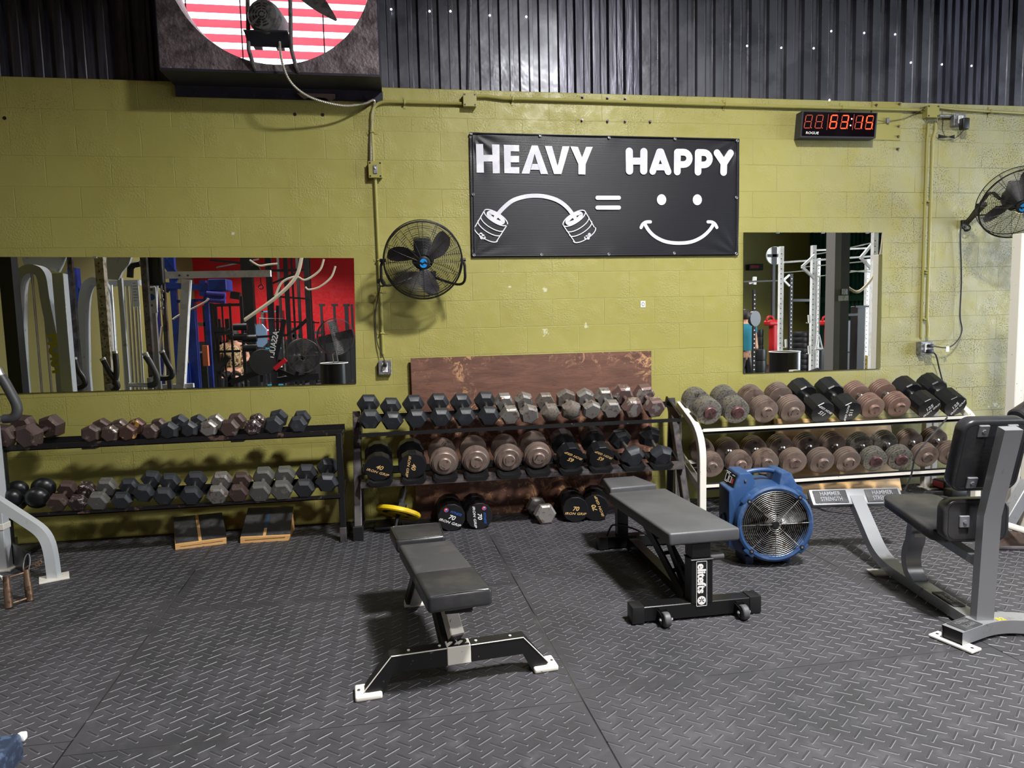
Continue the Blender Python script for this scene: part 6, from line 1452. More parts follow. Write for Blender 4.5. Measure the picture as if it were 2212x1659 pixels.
# --- slant boards
for (B_, label) in (([(375, 1117.6), (479.4, 1106.7), (489, 1161.4), (378, 1175.3), (489.3, 1174.3), (379, 1188)], 'small wooden slant board with black top and light wood centre stripe under the left rack'), ([(536, 1097), (633.5, 1094), (626.6, 1155), (519, 1160), (623.6, 1167.5), (519, 1174)], 'small wooden slant board with a blue centre stripe under the left rack, right one')):
    f0, f1 = at(*B_[5], Z=0), at(*B_[4], Z=0); back = -.09
    r0q, r1q = at(*B_[0], Y=back), at(*B_[1], Y=back)
    t0, t1 = at(*B_[3], Y=f0.y+.002), at(*B_[2], Y=f1.y+.002)
    t = thing('slant_board', (f0+f1)/2, label, 'board', 'wooden slant boards under the left rack')
    g = G(); vs = [f0, f1, V((r1q.x, r1q.y, 0)), V((r0q.x, r0q.y, 0)), t0-V((0, 0, .006)), t1-V((0, 0, .006)), r1q-V((0, 0, .022)), r0q-V((0, 0, .022))]
    g.add(vs, [(0, 1, 2, 3), (4, 5, 6, 7), (0, 1, 5, 4), (1, 2, 6, 5), (2, 3, 7, 6), (3, 0, 4, 7)]); obj('wedge', g, M_PLYEDGE, t, 0)
    vs2 = [t0+V((0, .012, .002)), t1+V((0, .012, .002)), r1q, r0q]
    def strip(u0, u1, f0_, f1_, m_, nm, up=0.):
        A = [vs2[0].lerp(vs2[1], u0).lerp(vs2[3].lerp(vs2[2], u0), f0_), vs2[0].lerp(vs2[1], u1).lerp(vs2[3].lerp(vs2[2], u1), f0_), vs2[0].lerp(vs2[1], u1).lerp(vs2[3].lerp(vs2[2], u1), f1_), vs2[0].lerp(vs2[1], u0).lerp(vs2[3].lerp(vs2[2], u0), f1_)]
        A = [a_+V((0, 0, up)) for a_ in A]; g = G(); g.add([a_-V((0, 0, .0055)) for a_ in A]+A, [(0, 1, 2, 3), (4, 5, 6, 7), (0, 1, 5, 4), (1, 2, 6, 5), (2, 3, 7, 6), (3, 0, 4, 7)]); obj(nm, g, m_, t, 0)
    blue = 'blue' in label
    strip(0, .445, 0, 1, M_TREADBL, 'grip_sheet'); strip(.505, 1, 0, 1, M_TREADBL, 'grip_sheet')
    if blue: strip(.445, .505, .25, 1, pm('dark_blue_tape', (34, 58, 92), .5), 'centre_strip'); strip(.445, .505, 0, .25, M_PLYEDGE, 'centre_strip')
    else: strip(.445, .505, 0, 1, M_PLYEDGE, 'centre_strip')
    g = G(); g.tube([f0.lerp(f1, .1)+V((0, -.0005, (t0.z)*.45)), f0.lerp(f1, .93)+V((0, -.0005, t0.z*.55))], .0012, 4); obj('front_groove', g, M_BLACKPL, t)
# ------------------------------------------------------------------ the room behind the camera, seen in the two mirrors
M_WHRIG = pm('white_rig_paint', (226, 226, 226), .38, 0, col2=(206, 206, 204), scale=8)
M_BLUEFR = pm('royal_blue_frame', (28, 56, 140), .38, .1, col2=(24, 44, 112), scale=4)
M_BEIGE = pm('perforated_beige_post', (176, 166, 148), .45, .2, col2=(120, 108, 94), scale=20)
M_ROPE = pm('pale_rope', (196, 184, 160), .7, bump=.3, bscale=200)
M_REDP = pm('red_plastic', (186, 26, 34), .4)
M_SKIN = pm('skin', (206, 150, 122), .55); M_HAIR = pm('dark_hair', (40, 28, 22), .6); M_TEAL = pm('teal_cloth', (24, 110, 128), .8); M_FLOR = pm('patterned_cloth', (196, 164, 120), .8, col2=(60, 44, 36), scale=30, lo=.5, hi=.55)
M_COLB = pm('black_column_paint', (34, 34, 36), .45, .1); M_COLG = pm('grey_column_face', (98, 96, 94), .5, .1)
def pxw(D, x, y): return (mir(x, y, 0)-CAM).length and ((at(x, y, Y=D)-CAM).dot(_f))/FPX
def mbar(g, x0, y0, x1, y1, D, w, t=None, D2=None):
    """square bar seen in a mirror between two pixels, w pixels wide"""
    a = mir(x0, y0, D); b = mir(x1, y1, D2 or D); s = pxw(D, x0, y0)*w; g.bar(a, b, s, (t or 1)*s, up=(0, 1, 0))
def mth(name, x, y, D, label, cat, group=None):
    p = mir(x, y, D); return thing(name, (p.x, p.y, 0), label, cat, group)
def post(g, x, y, D, w, z0=0, d=None):
    """upright standing on the floor whose top is seen at pixel x, y"""
    p = mir(x, y, D); s = pxw(D, x, y)*w/2; d = d or s; g.box(p.x-s, p.x+s, p.y-d, p.y+d, z0, p.z)
def holes(g, x, y0, y1, D, n, r, side=1):
    p = mir(x, y0, D)
    q = mir(x, y1, D)
    for k in range(n):
        c = p.lerp(q, k/(n-1)); c = V((p.x, c.y, c.z)); g.cyl(c+V((0, .0, 0)), c+V((0, .004, 0)), r, n=8)

# ---- left mirror: silver cable towers
def tower(D, pts, w, label, rods, textpos=None, gw=.10):
    t = mth('cable_tower', pts[0][0], pts[0][1], D, label, 'machine', 'cable towers reflected in the long mirror')
    A = spline([mir(x, y, D) for x, y in pts], 5); A = [V((A[0].x, A[0].y, .02))]+A+[V((A[-1].x, A[-1].y, .02))]
    g = G(); g.sweep(A, [(-w/2, -gw/2), (w/2, -gw/2), (w/2, gw/2), (-w/2, gw/2)], up=(0, 1, 0), fixup=True); obj('arched_frame', g, M_PALE, t, 25)
    for x0, x1 in rods:
        g = G(); a = mir(x0, pts[len(pts)//2][1]+8, D); b = mir(x1, 840, D); g.cyl(a, V((b.x, b.y, .05)), .011, n=10); obj('guide_rod', g, M_CHROME, t)
    m = (A[1]+A[-2])/2; g = G(); ww = abs(A[1].x-A[-2].x)*.62
    for k in range(9): g.rbox((m.x, m.y, .14+k*.052), (ww, .12, .047), .006)
    obj('weight_stack', g, M_BLACKPL, t)['label'] = 'stack of black weight blocks'
    if textpos:
        g = G(); o = mir(textpos[0], textpos[1], D)+V((0, gw/2+.002, 0)); a = mir(textpos[2], textpos[3], D)+V((0, gw/2+.002, 0)); put_text(g, 'HOIST', o, (a-o), (1, 0, .15), .17, .008, .001, .8); obj('yellow_lettering', g, pm('yellow_decal', (214, 206, 60), .4), t, 0)
    return t
T1 = tower(1.9, [(48, 800), (44, 680), (47, 610), (62, 586), (84, 583), (100, 600), (110, 660), (139, 800)], .08, 'silver arched cable tower with yellow lettering reflected at the left of the long mirror', [(72, 92), (92, 114)], (132, 765, 137, 795), .13)
T2 = tower(2.4, [(186, 800), (184, 680), (190, 625), (206, 608), (226, 618), (236, 660), (245, 800)], .07, 'second silver arched cable tower reflected right of the first', [(232, 240), (243, 252)], None, .12)
T3 = t = mth('cable_tower', 275, 700, 2.6, 'silver tower of close chrome guide rods with white notices reflected in the long mirror', 'machine', 'cable towers reflected in the long mirror')
for x in (240, 262, 268, 276, 284, 292, 299):
    g = G(); p = mir(x, 615, 2.6); q = mir(x+8, 800, 2.6); g.cyl(p, (q.x, q.y, .03), .012 if x != 262 else .022, n=8); obj('guide_rod', g, M_CHROME, t)
g = G(); mbar(g, 238, 613, 305, 611, 2.6, 12); obj('top_beam', g, M_PALE, t)
for (x0, y0, x1, y1) in ((228, 606, 239, 662), (286, 606, 304, 662)):
    g = G(); a = mir(x0, y0, 2.45); b = mir(x1, y1, 2.45); g.box(a.x, b.x, -2.46, -2.45, b.z, a.z); nt = obj('notice', g, M_WHPL, t, 0)
    g = G()
    for k in range(7): g.box(a.x+(b.x-a.x)*.12, a.x+(b.x-a.x)*(.8 if k % 3 else .6), -2.4495, -2.449, a.z-(a.z-b.z)*(.12+.11*k), a.z-(a.z-b.z)*(.10+.11*k))
    obj('notice_print', g, M_GUN, nt, 0)
t = mth('black_column', 28, 560, 1.5, 'thick black upright reflected at the far left of the long mirror', 'column'); g = G(); post(g, 18, 540, 1.5, 26); obj('upright', g, M_COLB, t)
t = T1; g = G(); A_ = [mir(x, y, 2.1) for x, y in ((46, 546), (145, 546), (136, 572), (128, 588), (108, 582), (58, 582))]
n_ = len(A_); g.add(A_+[p+V((0, -.05, 0)) for p in A_], [tuple(range(n_)), tuple(range(2*n_-1, n_-1, -1))]+[(i, (i+1) % n_, n_+(i+1) % n_, n_+i) for i in range(n_)]); obj('head_plate', g, M_PALE, t, 0)
g = G(); p = mir(152, 560, 2.1); g.box(p.x-.02, p.x+.02, p.y-.04, p.y, 0, p.z+.1); obj('upright', g, M_GUN, t)
for i, (x, w, D, lab) in enumerate(((217, 17, 1.6, 'beige perforated steel post reflected in the middle of the cable towers'), (311, 12, 2.0, 'grey perforated steel post reflected left of the blue machine'))):
    t = mth('perforated_post', x, 560, D, lab, 'post', 'perforated posts reflected in the long mirror'); g = G(); post(g, x, 535, D, w); obj('upright', g, M_BEIGE if i == 0 else M_GUN, t)
    g = G(); p = mir(x, 535, D); s = pxw(D, x, 560)*w/2
    for k in range(24): z = .35+k*.075; g.cyl((p.x, p.y+s+.001, z), (p.x, p.y+s+.003, z), .007, n=8)
    obj('bolt_holes', g, M_BLACKPL, t)['kind'] = 'stuff'
t = T2; A_ = [mir(x, y, 2.2) for x, y in ((238, 540), (290, 540), (280, 572), (266, 588), (258, 605), (228, 603), (230, 570))]; n_ = len(A_)
g = G(); g.add(A_+[p+V((0, -.04, 0)) for p in A_], [tuple(range(n_)), tuple(range(2*n_-1, n_-1, -1))]+[(i, (i+1) % n_, n_+(i+1) % n_, n_+i) for i in range(n_)]); obj('cam_plate', g, M_PALE, t, 0)
g = G(); g.tube([mir(305, 570, 2.1), mir(290, 573, 2.1), mir(284, 580, 2.1), mir(283, 600, 2.1)], .03, 10); obj('foam_grip', g, M_BLACKPL, t, 60)
g = G(); p = mir(258, 600, 2.2); g.box(p.x-.02, p.x+.02, p.y-.06, p.y-.02, 0, p.z); obj('upright', g, M_PALE, t)
t = mth('pulley_block', 336, 580, 2.1, 'black pulley pads with dangling cable reflected beside the grey perforated post', 'pulley')
g = G(); a = mir(333, 580, 2.1); g.rbox(a, (.16, .06, .34), .03, 3); g.rbox(mir(350, 575, 2.1), (.05, .08, .36), .02, 2); obj('pad', g, M_BLACKPL, t, 60)
g = G(); g.cyl(mir(350, 600, 2.1), mir(353, 680, 2.1), .006, n=6)
for k in range(5): g.ring(mir(352, 630+k*9, 2.1), (k % 2, 1-k % 2, 0), .014, .004, 12, 5)
obj('cable_and_links', g, M_OUTL, t); g = G(); p = mir(345, 600, 2.1); g.box(p.x-.02, p.x+.02, p.y-.12, p.y-.08, 0, p.z+.2); obj('upright', g, M_GUN, t)
t = mth('carriage_plate', 331, 650, 2.3, 'white pill-shaped carriage plate with round blue badge reflected in the long mirror', 'machine'); g = G(); a = mir(321, 620, 2.3); b = mir(343, 676, 2.3); g.rbox(((a.x+b.x)/2, -2.3, (a.z+b.z)/2), (abs(b.x-a.x), .02, a.z-b.z), .009, 3); obj('plate', g, M_WHRIG, t)
g = G(); c = mir(330, 642, 2.3)+V((0, .012, 0)); g.cyl(c, c+V((0, .002, 0)), .033, n=20); obj('badge', g, M_BPRINT, t)
g = G()
for y in (626, 660): c = mir(330, y, 2.3)+V((0, .012, 0)); g.cyl(c, c+V((0, .008, 0)), .013, n=8)
obj('bolts', g, M_GUN, t); g = G(); p = mir(330, 650, 2.3); g.box(p.x-.02, p.x+.02, p.y-.06, p.y-.02, 0, p.z+.2); obj('upright', g, M_SILVER, t)
for i, (P_, lab) in enumerate((([(164, 777), (172, 800), (182, 815), (186, 828), (176, 836), (156, 838)], 'bent black foam machine handle reflected under the yellow lettering'), ([(226, 778), (240, 805), (252, 822), (256, 836), (246, 843)], 'bent black foam machine handle reflected beside the beige post'), ([(251, 763), (254, 800), (250, 830)], 'straight black foam machine handle reflected in front of the chrome rods'), ([(353, 762), (364, 785), (374, 803), (371, 814), (356, 817), (336, 816)], 'bent black foam machine handle reflected before the white diagonal leg'))):
    D = 1.45; t = (T2, T3, T3, T3)[i]; Q = spline([mir(x, y, D) for x, y in P_], 5)
    g = G(); g.tube(Q, .024, 12); obj('foam_grip', g, M_BLACKPL, t, 60); g = G(); g.cyl(Q[0], Q[0]+(Q[0]-Q[1]).normalized()*.02, .026, n=12); obj('end_cap', g, M_CHROME, t)
    g = G(); e_ = Q[-1]; g.bar(e_, (e_.x-.05, e_.y-.05, e_.z-.03), .03, .03); g.box(e_.x-.08, e_.x-.04, e_.y-.08, e_.y-.04, 0, e_.z); obj('support', g, M_SILVER, t)

# blue frame machine
t = mth('blue_machine', 410, 620, 3.8, 'tall royal blue steel frame machine reflected right of the cable towers', 'machine')
for (x, y, w, nm) in ((335, 610, 12, 'upright'), (372, 556, 12, 'upright'), (413, 648, 18, 'upright'), (445, 615, 9, 'upright'), (161, 580, 18, 'upright')):
    g = G(); post(g, x, y, 3.8, w); obj(nm, g, M_BLUEFR, t)
for L in ((150, 590, 178, 640, 12), (330, 615, 452, 622, 13), (355, 560, 384, 600, 15), (384, 600, 360, 630, 8), (372, 652, 450, 648, 6), (440, 606, 440, 640, 12), (452, 640, 486, 648, 14)):
    g = G(); mbar(g, L[0], L[1], L[2], L[3], 3.8, L[4]); obj('beam', g, M_BLUEFR, t)
g = G(); a = mir(449, 603, 3.7); b = mir(491, 628, 3.7); g.box(a.x, b.x, -4.0, -3.7, b.z, a.z, .01); obj('box_head', g, M_BLUEFR, t)
for y in (634, 648):
    g = G(); g.cyl(mir(448, y, 3.7), mir(488, y+3, 3.7), .03, n=12); obj('roller', g, pm('violet_roller', (70, 62, 150), .4), t)
g = G(); a = mir(389, 785, 3.6); b = mir(407, 838, 3.6); g.box(a.x, b.x, -3.8, -3.6, 0, a.z, .01); obj('lower_box', g, M_BLUEFR, t)
g = G(); a = mir(445, 746, 3.7); g.box(a.x-.03, a.x+.03, -3.72, -3.66, a.z-.25, a.z); obj('orange_sleeve', g, pm('orange_foam', (206, 110, 70), .6), t)
g = G(); g.tube(spline([mir(375, 690, 3.6), (mir(390, 680, 3.6)), mir(440, 655, 3.6), mir(452, 645, 3.6)], 4), .012, 6); g.tube(spline([mir(352, 705, 3.4), mir(346, 760, 3.4), mir(344, 800, 3.4), mir(350, 812, 3.4), mir(358, 800, 3.4), mir(358, 700, 3.4)], 4), .016, 8); obj('hanging_strap', g, M_ROPE, t)
# white beam machine
t = mth('lat_pulldown', 400, 700, 3.0, 'white steel machine with long horizontal arm and slanting leg reflected in the long mirror', 'machine')
g = G(); mbar(g, 352, 595, 586, 591, 3.0, 14); obj('arm', g, M_WHRIG, t)
g = G(); a = mir(405, 604, 3.0); b = mir(374, 838, 3.0); g.bar(a, (b.x, b.y, .02), .085, .085, up=(0, 1, 0)); obj('leg', g, M_WHRIG, t)
g = G(); mbar(g, 338, 607, 330, 838, 3.0, 9); obj('leg', g, M_WHRIG, t)
g = G(); c = mir(552, 585, 3.0); g.cyl(c+V((0, -.02, 0)), c+V((0, .02, 0)), .06, n=18); obj('pulley', g, M_BLACKPL, t)
g = G(); g.cyl(mir(564, 600, 3.0), mir(565, 614, 3.0), .006, n=6); g.ring(mir(565, 620, 3.0), (0, 1, 0), .025, .006, 14, 5); obj('snap_hook', g, M_BLACKPL, t)
g = G(); mbar(g, 331, 836, 420, 832, 3.0, 9); obj('foot', g, M_WHRIG, t)
for (x, y) in ((392, 596), (410, 596)):
    g = G(); c = mir(x, y, 3.0)+V((0, .045, 0)); g.cyl(c, c+V((0, .006, 0)), .012, n=8); obj('bolt', g, M_GUN, t)
# black rack, seated person, column
t = mth('power_rack', 485, 660, 6.2, 'black power rack reflected below the blue rollers', 'rack')
for (x, y, w) in ((455, 655, 11), (466, 660, 6), (521, 640, 6), (497, 655, 4), (480, 655, 3)):
    g = G(); post(g, x, y, 6.2, w); obj('upright', g, M_COLB, t)
for L in ((450, 660, 524, 658, 6), (500, 637, 520, 640, 16), (468, 724, 500, 716, 8), (466, 760, 520, 758, 5), (470, 800, 495, 770, 12), (466, 712, 487, 712, 10)):
    g = G(); mbar(g, L[0], L[1], L[2], L[3], 6.2, L[4]); obj('beam', g, M_COLB, t)
for (x, y) in ((520, 706), (520, 728), (541, 731), (541, 752)):
    g = G(); c = mir(x, y, 6.0); g.cyl(c+V((-.1, 0, 0)), c+V((.1, 0, 0)), .055, n=14); obj('roller_pad', g, M_BLACKPL, t)
def body(name, pts, edges, radii, mats, parent, sub=2):
    me = bpy.data.meshes.new(name); me.from_pydata([tuple(V(p)-wloc(parent)) for p in pts], edges, []); o = bpy.data.objects.new(name, me); C.objects.link(o); o.parent = parent
    m = o.modifiers.new('skin', 'SKIN'); 
    for i, r in enumerate(radii): me.skin_vertices[0].data[i].radius = (r, r) if False else (r, r)
    return o
def person(t, base, H, yaw, shirt, sit, hair=True, pants=None):
    """small figure far behind the camera; one continuous skinned body, hair and clothing as children"""
    M_ = Matrix.Translation(base) @ Matrix.Rotation(yaw, 4, 'Z'); k = H/1.75
    if sit: J = dict(pel=(0, 0, .55), che=(0, .02, .98), nek=(0, .02, 1.14), hed=(0, .0, 1.25), top=(0, 0, 1.38), shL=(-.17, .02, 1.07), elL=(-.27, -.06, .84), haL=(-.2, -.28, .78), shR=(.17, .02, 1.07), elR=(.27, -.06, .84), haR=(.2, -.28, .78), knL=(-.13, -.42, .52), anL=(-.13, -.4, .10), toL=(-.13, -.54, .05), knR=(.13, -.42, .52), anR=(.13, -.4, .10), toR=(.13, -.54, .05))
    else: J = dict(pel=(0, 0, .95), che=(0, .0, 1.3), nek=(0, .0, 1.5), hed=(0, -.01, 1.6), top=(0, 0, 1.73), shL=(-.19, 0, 1.44), elL=(-.26, .03, 1.14), haL=(-.24, -.08, .9), shR=(.19, 0, 1.44), elR=(.26, .03, 1.14), haR=(.24, -.08, .9), knL=(-.1, -.02, .5), anL=(-.11, 0, .09), toL=(-.12, -.15, .04), knR=(.1, -.02, .5), anR=(.11, 0, .09), toR=(.12, -.15, .04))
    R_ = dict(pel=.14, che=.14, nek=.06, hed=.09, top=.075, shL=.065, elL=.045, haL=.035, shR=.065, elR=.045, haR=.035, knL=.06, anL=.04, toL=.04, knR=.06, anR=.04, toR=.04)
    E_ = [('pel', 'che'), ('che', 'nek'), ('nek', 'hed'), ('hed', 'top'), ('che', 'shL'), ('shL', 'elL'), ('elL', 'haL'), ('che', 'shR'), ('shR', 'elR'), ('elR', 'haR'), ('pel', 'knL'), ('knL', 'anL'), ('anL', 'toL'), ('pel', 'knR'), ('knR', 'anR'), ('anR', 'toR')]
    names = list(J); me = bpy.data.meshes.new('body'); off = wloc(t)
    me.from_pydata([tuple((M_ @ (V(J[n])*k))-off) for n in names], [(names.index(a), names.index(b)) for a, b in E_], [])
    o = bpy.data.objects.new('body', me); C.objects.link(o); o.parent = t; o.modifiers.new('skin', 'SKIN'); sv = me.skin_vertices[0].data
    for i, n in enumerate(names): sv[i].radius = (R_[n]*k, R_[n]*k); sv[i].use_root = (n == 'pel')
    s_ = o.modifiers.new('sub', 'SUBSURF'); s_.levels = 2; s_.render_levels = 2; me.materials.append(M_SKIN); o.modifiers['skin'].use_smooth_shade = True
    P = lambda v: M_ @ (V(v)*k)
    g = G(); a, b = P(V(J['pel'])+V((0, 0, -.06))), P(V(J['nek'])+V((0, 0, -.05))); g.lathe([(0, 0), (.17*k, .0), (.175*k, .1), (.16*k, (b-a).length*.5), (.19*k, (b-a).length*.8), (.10*k, (b-a).length), (0, (b-a).length)], a, b-a, 20)
    for s in ('L', 'R'): g.cyl(P(J['sh'+s]), P(V(J['sh'+s]).lerp(V(J['el'+s]), .6)), .08*k, .062*k, 12)
    obj('shirt', g, shirt, t, 60)
    g = G()
    for s in ('L', 'R'): g.cyl(P(J['pel']), P(J['kn'+s]), .12*k, .085*k, 12); g.cyl(P(J['kn'+s]), P(J['an'+s]), .085*k, .06*k, 12) if pants is None else None
    obj('trousers', g, M_BLACKPL, t, 60)
    g = G(); h = P(V(J['hed'])+V((0, .02, .03))); n = 8; g.lathe([(.118*k*math.sin(PI*j/n), -.135*k*math.cos(PI*j/n)) for j in range(n+1)], h, (0, .2, 1), 18); obj('hair', g, M_HAIR, t, 60)
p = mir(508, 815, 7.2); t = thing('person', (p.x, p.y, 0), 'person with dark hair and patterned top sitting with back turned, reflected near the black rack', 'person')
person(t, V((p.x, p.y, .16)), 1.65, PI, M_FLOR, True)
g = G(); g.box(p.x-.2, p.x+.2, p.y-.2, p.y+.2, .0, .55, .02); tag(obj('plyo_stool', g, M_COLB, org=(p.x, p.y, 0)), 'black block stool the reflected seated person sits on', 'stool')
t = mth('steel_column', 533, 560, 9, 'dark square roof column reflected against the red wall', 'column'); g = G(); p = mir(533, 560, 9); g.box(p.x-.1, p.x+.1, -9.1, -8.9, 0, ZC); obj('shaft', g, M_COLB, t)
# rig of dark posts, ropes
t = mth('pull_up_rig', 620, 600, 9.5, 'black steel rig of tall posts reflected before the red wall', 'rig')
for (x, w, D) in ((582, 12, 9.5), (619, 9, 9.5), (663, 10, 8.5), (668, 7, 10.5), (603, 5, 11), (644, 6, 11), (632, 4, 10)):
    g = G(); p = mir(x, 600, D); s = pxw(D, x, 600)*w/2; g.box(p.x-s, p.x+s, -D-s, -D+s, 0, 3.6); obj('upright', g, M_COLB, t)
for L in ((582, 585, 668, 583, 5, 9.5), (590, 640, 668, 646, 4, 9.5), (455, 562, 590, 575, 5, 10.5), (590, 612, 640, 590, 4, 9.5), (468, 578, 560, 560, 3, 12), (585, 694, 690, 697, 3, 10.5), (600, 660, 600, 730, 6, 10)):
    g = G(); mbar(g, L[0], L[1], L[2], L[3], L[5], L[4]); obj('crossbar', g, M_COLB, t)
for i, (P_, D, r, lab) in enumerate((([(652, 556), (640, 598), (600, 640), (528, 692)], 7, .03, 'thick pale climbing rope slanting down to the left in the long mirror'), ([(540, 562), (560, 574), (580, 572), (600, 570)], 8, .018, 'pale rope sagging between posts at the top of the long mirror'), ([(700, 560), (690, 585), (660, 605), (640, 598), (610, 610), (595, 640)], 8, .02, 'pale rope looped round the dark posts in the long mirror'), ([(725, 575), (715, 600), (690, 620), (668, 626), (660, 620)], 8, .018, 'rope hanging in a loop near the right end of the long mirror'))):
    t = mth('climbing_rope', P_[0][0], P_[0][1], D, lab, 'rope', 'gym ropes reflected in the long mirror'); g = G(); g.tube(spline([mir(x, y, D) for x, y in P_], 6), r, 8); obj('rope', g, M_ROPE, t)
# exercise bike with caged fan wheel
t = mth('exercise_bike', 620, 760, 5.9, 'black exercise bike with large caged fan wheel reflected in the long mirror', 'bike'); D = 5.9
c = mir(655, 768, D); g = G(); R_ = pxw(D, 655, 768)*37
g.lathe([(R_-.01, -.09), (R_, -.09), (R_, .09), (R_-.01, .09)], c, (.35, 1, 0), 40); obj('wheel_rim', g, M_COLB, t)
g = G(); axv = V((.35, 1, 0)).normalized()
for s_ in (-1, 1):
    for k in range(12): g.ring(c+axv*(.09*s_), axv, .08+(R_-.08)*k/12, .0035, 40, 4)
obj('cage', g, M_GUN, t, 0); g = G(); xq = axv.orthogonal().normalized(); yq = axv.cross(xq)
for k in range(8): a = PI*k/4; d_ = xq*math.cos(a)+yq*math.sin(a); g.bar(c, c+d_*(R_-.02), .09, .006)
obj('wheel_blades', g, M_GUN, t, 0)
c2 = mir(568, 782, D-.2); g = G(); g.lathe([(0, -.02), (.19, -.02), (.2, 0), (.19, .02), (0, .02)], c2, axv, 36); obj('chain_disc', g, M_BLACKPL, t)
for L in ((556, 728, 620, 724, 5), (620, 724, 645, 708, 5), (645, 708, 664, 690, 7), (590, 800, 615, 690, 9), (565, 785, 640, 815, 8), (600, 822, 690, 812, 14), (640, 815, 655, 770, 7), (500, 826, 570, 800, 12), (568, 782, 566, 825, 6)):
    g = G(); mbar(g, L[0], L[1], L[2], L[3], D, L[4]); obj('frame_tube', g, M_BLACKPL, t)
g = G(); mbar(g, 594, 797, 618, 777, D-.3, 9); obj('red_lever', g, M_REDP, t)
g = G(); put_text(g, 'ASSAULT', mir(594, 745, D-.1)+V((0, .08, 0)), (-.25, 0, -1), (-1, 0, .25), .12, .002, .001, .9); obj('white_lettering', g, M_WPRINT, t, 0)
# drum fan, shelf, shirt, bin
t = mth('drum_fan', 726, 730, 11.5, 'big round floor drum fan reflected at the right end of the long mirror', 'fan'); c = mir(726, 728, 11.5); g = G(); R_ = pxw(11.5, 726, 728)*40
g.lathe([(R_-.01, -.15), (R_, -.15), (R_, .15), (R_-.01, .15)], c, (0, 1, 0), 48); obj('drum', g, M_GUN, t)
g = G()
for k in range(14): g.ring(c+V((0, .15, 0)), (0, 1, 0), .05+(R_-.05)*k/14, .005, 48, 4)
obj('guard', g, M_BLKWIRE, t, 0)
for k in range(4): g = G(); a = PI/2*k+.2; d_ = V((math.cos(a), 0, math.sin(a))); g.bar(c, c+d_*(R_-.05), .2, .01, up=(.4, 1, 0)); obj('blade', g, M_GUN, t, 0)
g = G(); g.box(c.x-.55, c.x+.55, c.y-.2, c.y+.2, .0, .12); obj('trolley', g, M_COLB, t)
t = mth('storage_rack', 716, 660, 13, 'dark steel storage frame standing before the red wall behind the drum fan', 'rack')
for x in (694, 722, 748, 760):
    g = G(); post(g, x, 657, 13, 8 if x == 748 else 5); obj('upright', g, M_COLB, t)
for (x0, x1) in ((689, 702), (716, 730), (741, 756)): g = G(); mbar(g, x0, 659, x1, 659, 13, 5); obj('top_plate', g, M_COLB, t)
t = mth('bin', 722, 790, 4.2, 'black cylindrical bin reflected at the lower right of the long mirror', 'bin'); p = mir(722, 784, 4.2); r_ = pxw(4.2, 722, 784)*29
g = G(); g.lathe([(0, .01), (r_, .01), (r_, p.z), (r_-.008, p.z), (r_-.008, p.z-.05), (0, p.z-.05)], (p.x, p.y, 0), (0, 0, 1), 36); obj('drum', g, M_BLKGL, t, 40); g = G(); g.ring((p.x, p.y, p.z), (0, 0, 1), r_, .006, 36, 6); obj('pale_rim', g, M_WHPL, t); g = G(); g.tube([(p.x, p.y+r_*.2, p.z), (p.x-.01, p.y+r_*.2, p.z+.12), (p.x+.04, p.y+r_*.2, p.z+.16), (p.x+.06, p.y+r_*.2, p.z)], .008); obj('handle', g, M_CHROME, t)
t = mth('hanging_shirt', 562, 720, 9, 'pale blue shirt on a hanger reflected in front of the dark racks', 'shirt'); A_ = [mir(x, y, 9) for x, y in ((556, 700), (566, 700), (576, 712), (577, 740), (568, 750), (550, 748), (548, 712))]; n_ = len(A_); g = G(); g.add(A_+[p+V((0, -.08, 0)) for p in A_], [tuple(range(n_)), tuple(range(2*n_-1, n_-1, -1))]+[(i, (i+1) % n_, n_+(i+1) % n_, n_+i) for i in range(n_)]); obj('cloth', g, pm('pale_blue_cloth', (140, 170, 204), .8), t, 60); g = G(); g.tube([mir(561, 700, 9), mir(561, 688, 9), mir(610, 688, 9), V((mir(610, 688, 9).x, -9, 0))], .012); obj('rail', g, M_OUTL, t)
t = mth('storage_shelf', 590, 690, 12, 'white shelf with teal trays reflected before the red wall', 'shelf')
a = mir(568, 672, 12); b = mir(612, 740, 12)
for k in range(5): g = G(); z = a.z-(a.z-.1)*k/4; g.box(a.x, b.x, -12.2, -11.9, z-.03, z); obj('shelf_board', g, M_WHRIG if k % 2 else M_TEAL, t)
for x in (a.x, b.x): g = G(); g.box(x-.03, x+.03, -12.2, -11.9, 0, a.z); obj('side_post', g, M_GUN, t)

# ---- right mirror
q1 = 4.741
def mm(X, Y, D): return mir(1590+X/q1, 480+Y/q1, D)
def mb(g, a, b, D, w, t=None, D2=None): mbar(g, 1590+a[0]/q1, 480+a[1]/q1, 1590+b[0]/q1, 480+b[1]/q1, D, w/q1, t, D2)
t = mth('white_rig', 1752, 560, 4.6, 'white steel pull-up rig with perforated posts reflected in the square mirror', 'rig')
M_HOLE2 = M_BLACKPL
for (X, Yt, D, w) in ((455, 250, 5.2, 40), (785, 240, 4.8, 42), (1340, 380, 6.5, 40), (1410, 110, 4.0, 50), (840, 370, 7, 26), (1385, 520, 4.6, 34)):
    p = mm(X, Yt, D); s = pxw(D, 1700, 600)*w/q1/2; g = G(); g.box(p.x-s, p.x+s, -D-s, -D+s, 0, p.z); up_ = obj('upright', g, M_WHRIG, t)
    g = G()
    for k in range(34):
        z = p.z-.12-k*.05*1.6
        if z > .1: g.cyl((p.x-s*.5, -D+s+.001, z), (p.x-s*.5, -D+s+.003, z), .009, n=6)
    o = obj('bolt_holes', g, M_BLACKPL, up_); o['kind'] = 'stuff'
